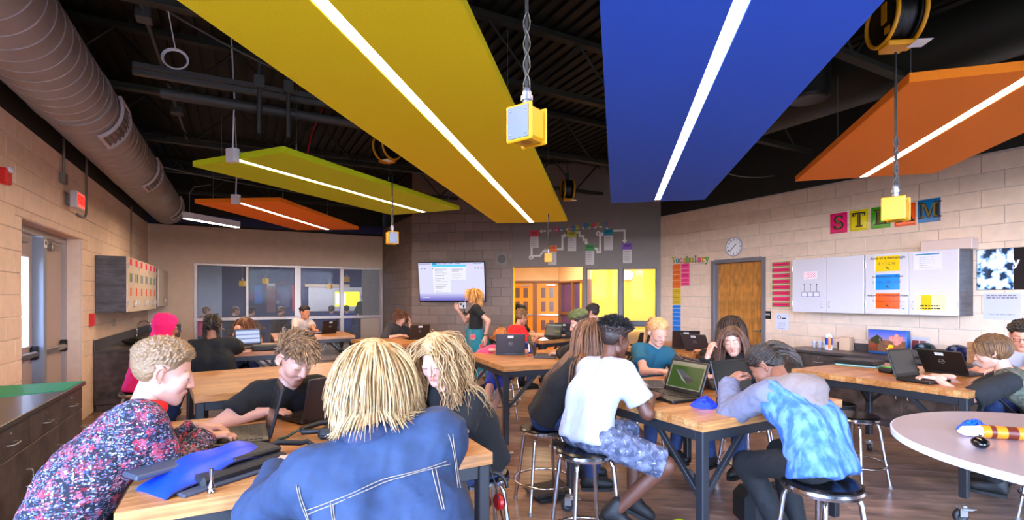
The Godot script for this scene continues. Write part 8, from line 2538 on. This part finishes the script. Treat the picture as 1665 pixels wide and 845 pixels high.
	P = {"label": "person with long straight dark hair sitting before the wood door", "hip": Vector3(4.86, 0.68, -3.60), "head": Vector3(4.72, 1.275, -3.73), "face": [-42, 10, 0], "turn": -25, "s": 0.98, "wl": Vector3(4.66, 0.985, -4.06), "wr": Vector3(4.85, 0.985, -4.08), "fl": Vector3(0, 0, -1), "fr": Vector3(-0.2, 0, -1), "cell": 0.018, "fine": 0.005, "skin": Color(0.78, 0.54, 0.44),
		"top": {"mat": cloth("jacket_dark", Color(0.045, 0.055, 0.065), 0.85), "sleeve": 1.9, "puff": 0.018}, "bottom": jeans, "hair_color": Color(0.10, 0.065, 0.05), "hair": [{"kind": "cap", "top": 0.014, "side": 0.010, "a": Color(0.07, 0.045, 0.035), "b": Color(0.14, 0.09, 0.07)}, {"kind": "locks", "n": 260, "len": 0.48, "r": 0.0065, "a": Color(0.06, 0.04, 0.03), "b": Color(0.24, 0.15, 0.10), "grav": 0.3}]}
	person(P); stool_for(P, "the person with long straight dark hair")
	P = {"label": "person in a camouflage shirt with dark sleeves and bowl-cut brown hair", "hip": Vector3(5.04, 0.68, -1.26), "head": Vector3(4.92, 1.195, -1.60), "face": [-12, 16, 0], "turn": -14, "s": 0.98, "slouch": 0.06, "wl": Vector3(4.70, 0.985, -1.86), "wr": Vector3(4.86, 0.985, -1.86), "fl": Vector3(-0.3, 0, -1), "fr": Vector3(-0.1, 0, -1), "el": Vector3(-0.7, -1, 0.2), "cell": 0.013, "skin": fair,
		"top": {"mat": cloth("camo", Color(1, 1, 1), 0.9, T.camo, 1.6), "sleeve": 0.85, "sleeve_mat": cloth("sleeve_slate", Color(0.07, 0.075, 0.085), 0.9), "puff": 0.02, "fold": 0.006, "hem": 0.06}, "bottom": dark, "hair_color": Color(0.30, 0.19, 0.10), "hair": [{"kind": "cap", "top": 0.020, "side": 0.014, "a": Color(0.24, 0.15, 0.08), "b": Color(0.34, 0.22, 0.11)}, {"kind": "locks", "n": 420, "len": 0.135, "r": 0.0055, "a": Color(0.22, 0.13, 0.07), "b": Color(0.48, 0.33, 0.18), "grav": 0.15, "margin": 0.016, "bulk": 0.004, "part": 0.0, "stick": true, "drape": false}]}
	person(P); stool_for(P, "the person in the camouflage shirt")
	P = {"label": "person with dark hair and glasses in a white t-shirt beside the right counter", "hip": Vector3(6.14, 0.69, -1.72), "head": Vector3(6.02, 1.262, -1.755), "face": [256, 14, 0], "turn": 268, "s": 1.0, "wl": Vector3(5.66, 0.985, -1.85), "wr": Vector3(5.66, 0.985, -2.08), "fl": Vector3(-1, 0, -0.1), "fr": Vector3(-1, 0, 0.1), "cell": 0.014, "skin": Color(0.80, 0.55, 0.45), "glasses": true,
		"top": {"mat": cloth("tee_white", Color(0.62, 0.63, 0.69), 0.85), "sleeve": 0.7, "puff": 0.016, "fold": 0.005}, "bottom": jeans, "hair_color": Color(0.10, 0.075, 0.05), "hair": [{"kind": "cap", "top": 0.034, "side": 0.008, "a": Color(0.10, 0.07, 0.05), "b": Color(0.20, 0.15, 0.09), "rough": 0.3, "freq": 60.0, "aniso": Vector3(2, 1, 0.5), "comb": Vector3(0, 0.1, 0.5)}]}
	person(P); stool_for(P, "the person with glasses in the white t-shirt")
	# pupils and a teacher in the next classroom, and one in the hall
	var mini := [[Vector3(-0.95, 0.62, -15.3), 60, Color(0.75, 0.12, 0.35), Color(0.35, 0.2, 0.1), "pink shirt"], [Vector3(-0.30, 0.62, -15.7), 80, Color(0.06, 0.09, 0.16), Color(0.3, 0.2, 0.15), "dark blue shirt"], [Vector3(0.12, 0.62, -14.9), 40, Color(0.45, 0.30, 0.24), Color(0.06, 0.04, 0.03), "brown top"], [Vector3(0.85, 0.62, -15.6), 60, Color(0.10, 0.10, 0.14), Color(0.5, 0.4, 0.3), "black top"], [Vector3(1.30, 0.62, -15.0), 100, Color(0.55, 0.55, 0.60), Color(0.55, 0.42, 0.28), "pale patterned top"], [Vector3(2.35, 0.62, -16.0), 20, Color(0.10, 0.20, 0.45), Color(0.3, 0.22, 0.15), "blue jacket"], [Vector3(2.85, 0.62, -16.2), 10, Color(0.05, 0.20, 0.65), Color(0.05, 0.04, 0.04), "bright blue top"]]
	for e in mini:
		var hp: Vector3 = e[0]
		P = {"label": "person in a %s sitting in the navy classroom" % e[4], "hip": hp, "head": hp + Vector3(0.02, 0.6, 0) + dirv(e[1]) * 0.14, "face": [e[1], 14, 0], "turn": e[1], "s": 0.92, "wl": hp + dirv(e[1]) * 0.42 - rightv(e[1]) * 0.15 + Vector3(0, 0.17, 0), "wr": hp + dirv(e[1]) * 0.42 + rightv(e[1]) * 0.15 + Vector3(0, 0.17, 0), "cell": 0.026, "fine": 0.008, "skin": fair, "top": {"mat": cloth("mini_%s" % e[4], e[2], 0.9), "sleeve": 1.7, "puff": 0.02}, "bottom": jeans, "hair_color": e[3], "hair": short.call(e[3], 0.024)}
		person(P)
		stool(Vector3(hp.x, 0, hp.z), hp.y - 0.085, 10, "chrome stool under the person in the " + e[4])
	P = {"label": "person standing beside the projected picture in the navy classroom", "hip": Vector3(4.02, 0.93, -19.2), "head": Vector3(4.02, 1.6, -19.2), "face": [190, 5, 0], "turn": 190, "s": 1.02, "nk": 0.02, "slouch": 0.0, "wl": Vector3(4.25, 0.95, -19.1), "wr": Vector3(3.8, 0.95, -19.1), "fl": Vector3.DOWN, "fr": Vector3.DOWN, "pl": Vector3(1, 0, 0), "pr": Vector3(-1, 0, 0), "al": Vector3(4.12, 0.09, -19.2), "ar": Vector3(3.92, 0.09, -19.2), "cell": 0.026, "fine": 0.008, "skin": fair, "top": {"mat": cloth("top_dark", Color(0.04, 0.06, 0.05), 0.9), "sleeve": 1.8}, "bottom": dark, "hair_color": Color(0.35, 0.25, 0.18), "hair": short.call(Color(0.35, 0.25, 0.18), 0.012)}
	person(P)
	var A := Vector3(3.36, 0, -10.97)
	var bs := face(rad_to_deg(atan2(3.33, 4.21)))
	var hh := A + bs * Vector3(2.33, 0, -0.75)
	P = {"label": "person with dark hair standing in the yellow hall behind the red t-shirt", "hip": hh + Vector3(0, 0.80, 0), "head": hh + Vector3(0, 1.33, 0), "face": [120, 20, 0], "turn": 120, "s": 0.84, "nk": 0.04, "wl": hh + dirv(120) * 0.25 + Vector3(0, 0.8, 0), "wr": hh + dirv(120) * 0.25 + rightv(120) * 0.2 + Vector3(0, 0.8, 0), "al": hh + Vector3(0.05, 0.08, 0.05), "ar": hh + Vector3(-0.05, 0.08, -0.05), "cell": 0.02, "fine": 0.007, "skin": fair, "top": {"mat": cloth("jacket_dark", Color(0.045, 0.055, 0.065)), "sleeve": 1.9}, "bottom": dark, "hair_color": Color(0.05, 0.035, 0.03), "hair": [{"kind": "cap", "top": 0.02, "side": 0.015}, {"kind": "locks", "n": 90, "len": 0.3, "r": 0.009, "grav": 0.3}]}
	person(P)

# ---------------------------------------------------------------- pieces of clothing of their own
func denim_seams(root: Node3D, P: Dictionary) -> void:
	var tm: MB = P["_top"]
	var b: Array = P["_body"]
	var up: Vector3 = b[6]
	var ac: Vector3 = ((b[1] as Vector3) - b[0]).normalized()
	var bk := -(up.cross(ac)).normalized()
	if bk.dot(b[5]) > 0.0:
		bk = -bk
	var o: Vector3 = b[2]
	var U := PackedVector3Array()
	for k in tm.v.size():
		var q := tm.v[k] - o
		U.append(Vector3(q.dot(ac), q.dot(up), q.dot(bk)))
	var on_back := func(x: float, y: float) -> Vector3:
		var best := -1
		var bd := 1e9
		for k in U.size():
			var u := U[k]
			if u.z < -0.02:
				continue
			var d := (u.x - x) * (u.x - x) + (u.y - y) * (u.y - y)
			if d < bd:
				bd = d
				best = k
		return tm.v[best] + tm.n[best] * 0.004
	var lines := [[Vector2(-0.205, -0.115), Vector2(-0.1, -0.105), Vector2(0.0, -0.10), Vector2(0.1, -0.105), Vector2(0.205, -0.115)], [Vector2(-0.14, -0.11), Vector2(-0.135, -0.25), Vector2(-0.10, -0.42), Vector2(-0.08, -0.52)], [Vector2(0.14, -0.11), Vector2(0.135, -0.25), Vector2(0.10, -0.42), Vector2(0.08, -0.52)], [Vector2(-0.215, -0.04), Vector2(-0.21, -0.12), Vector2(-0.195, -0.2)], [Vector2(0.215, -0.04), Vector2(0.21, -0.12), Vector2(0.195, -0.2)]]
	var th := mat("stitch", Color(0.50, 0.44, 0.38), 0.8)
	for l in lines:
		for sh in [0.0, 0.007]:
			var path := []
			for k in l.size() - 1:
				for q in 7:
					var p: Vector2 = (l[k] as Vector2).lerp(l[k + 1], q / 7.0)
					path.append(on_back.call(p.x + sh * 0.8, p.y - sh))
			# ease the stepping of the surface net
			for it in 6:
				for k in range(1, path.size() - 1):
					path[k] = (path[k - 1] + path[k] * 2.0 + path[k + 1]) / 4.0
			part("seam", mb().tube(path, [0.0014], 5), th, root)

func skirt(root: Node3D) -> void:
	var m := mb()
	var N := 48
	var rows := 22
	nz.seed = 5
	nz.frequency = 1.5
	for k in rows + 1:
		var f := float(k) / rows
		var y := lerpf(1.14, 0.30, f)
		var rx := lerpf(0.13, 0.36, pow(f, 0.8))
		var rz := lerpf(0.165, 0.27, pow(f, 0.5))
		for j in N + 1:
			var a := TAU * j / N
			var ripple := 1.0 + f * 0.10 * sin(a * 7.0 + f * 2.0)
			m.vert(Vector3(cos(a) * rx * ripple + 0.02 * f, y, sin(a) * rz * ripple), Vector3.UP)
	for k in rows:
		for j in N:
			var a := k * (N + 1) + j
			m.tri(a, a + 1, a + N + 2); m.tri(a, a + N + 2, a + N + 1)
	# one winding for the whole tube, outwards, then smooth
	m.i.clear()
	for k in rows:
		for j in N:
			var a := k * (N + 1) + j
			m.i.append_array([a, a + N + 2, a + 1, a, a + N + 1, a + N + 2])
	smooth(m)
	if m.n[5 * (N + 1)].x < 0.0:
		for k in range(0, m.i.size(), 3):
			var q := m.i[k + 1]
			m.i[k + 1] = m.i[k + 2]
			m.i[k + 2] = q
		smooth(m)
	part("skirt", m, cloth("skirt_teal", Color(1, 1, 1), 0.8, T.skirt, 2.2), root, Vector3.ZERO, Basis(Vector3.UP, deg_to_rad(-26)))
	part("wristwatch", mb().ring(Vector3(0.06, 0.985, 0.25), 0.03, 0.008, Basis(), 18, 6), mat("watch_black", Color(0.02, 0.02, 0.02), 0.4), root)

func braids(root: Node3D, P: Dictionary) -> void:
	var hx: Transform3D = P["_hx"]
	var hm := tint_mat("hair", 0.55)
	for sd in [-1.0, 1.0]:
		var m := mb()
		var p := hx * Vector3(sd * 0.035, 0.09, 0.01)
		var pts := []
		for q in 8:
			var a := 0.35 + q * 0.36
			pts.append(hx * Vector3(sd * (0.036 + 0.004 * q), 0.034 + cos(a) * 0.098, -0.014 - sin(a) * 0.108))
		for q in 13:
			pts.append((pts[-1] as Vector3) + Vector3(-sd * 0.001, -0.021, 0.004 if q < 5 else -0.001))
		for q in pts.size() - 1:
			for w in 2:
				var t: Vector3 = (pts[q + 1] - pts[q]).normalized()
				var sdv := t.cross(hx.basis.z).normalized() if q > 8 else hx.basis.x
				m.col = Color(0.06, 0.045, 0.035).lerp(Color(0.22, 0.15, 0.09), float((q * 5 + w * 3) % 7) / 7.0).srgb_to_linear()
				m.ball((pts[q] as Vector3).lerp(pts[q + 1], 0.5 * w) + sdv * (0.0085 if w else -0.0085), Vector3(0.0135, 0.0165, 0.0135) * (1.0 if q < 15 else 0.75), 9, Basis(Vector3(0, 0, 1), 0.5 if w else -0.5))
		part("braid", m, hm, root)

func hood_up(root: Node3D, P: Dictionary) -> void:
	var hx: Transform3D = P["_hx"]
	var B := [[1, Vector3(0, 0.030, -0.022), Vector3(0.108, 0.122, 0.128), 0, 0, 0], [1, Vector3(0, -0.07, -0.02), Vector3(0.090, 0.10, 0.095), 0, 0, 0], bone(Vector3(0, -0.13, -0.05), Vector3(0, -0.16, -0.03), 0.085, 0.09), [1, Vector3(0, 0.1, -0.09), Vector3(0.05, 0.04, 0.05), 0, 0, 0]]
	B.append([2, Vector3(0, -0.005, 0.12), Vector3(0.066, 0.092, 0.075), 0, 0, 0])
	var m := net(B, 0.009, 0.03)
	wrinkle(m, 0.008, 16.0, 4)
	part("hood", m, cloth("hoodie_magenta", Color(0.95, 0.10, 0.42), 0.9), root, hx.origin, hx.basis)

func _ready() -> void:
	make_textures()
	set_view()
	big_lights()
	room()
	exit_doors()
	wood_door()
	interior_window()
	hall()
	next_room()
	overhead()
	left_side()
	screen_wall()
	right_side()
	tables()
	table_things()
	stool(Vector3(4.64, 0, -2.40), 0.60, 8, "empty chrome lab stool with a black seat, tucked half under the binder table")
	headphones()
	cast()
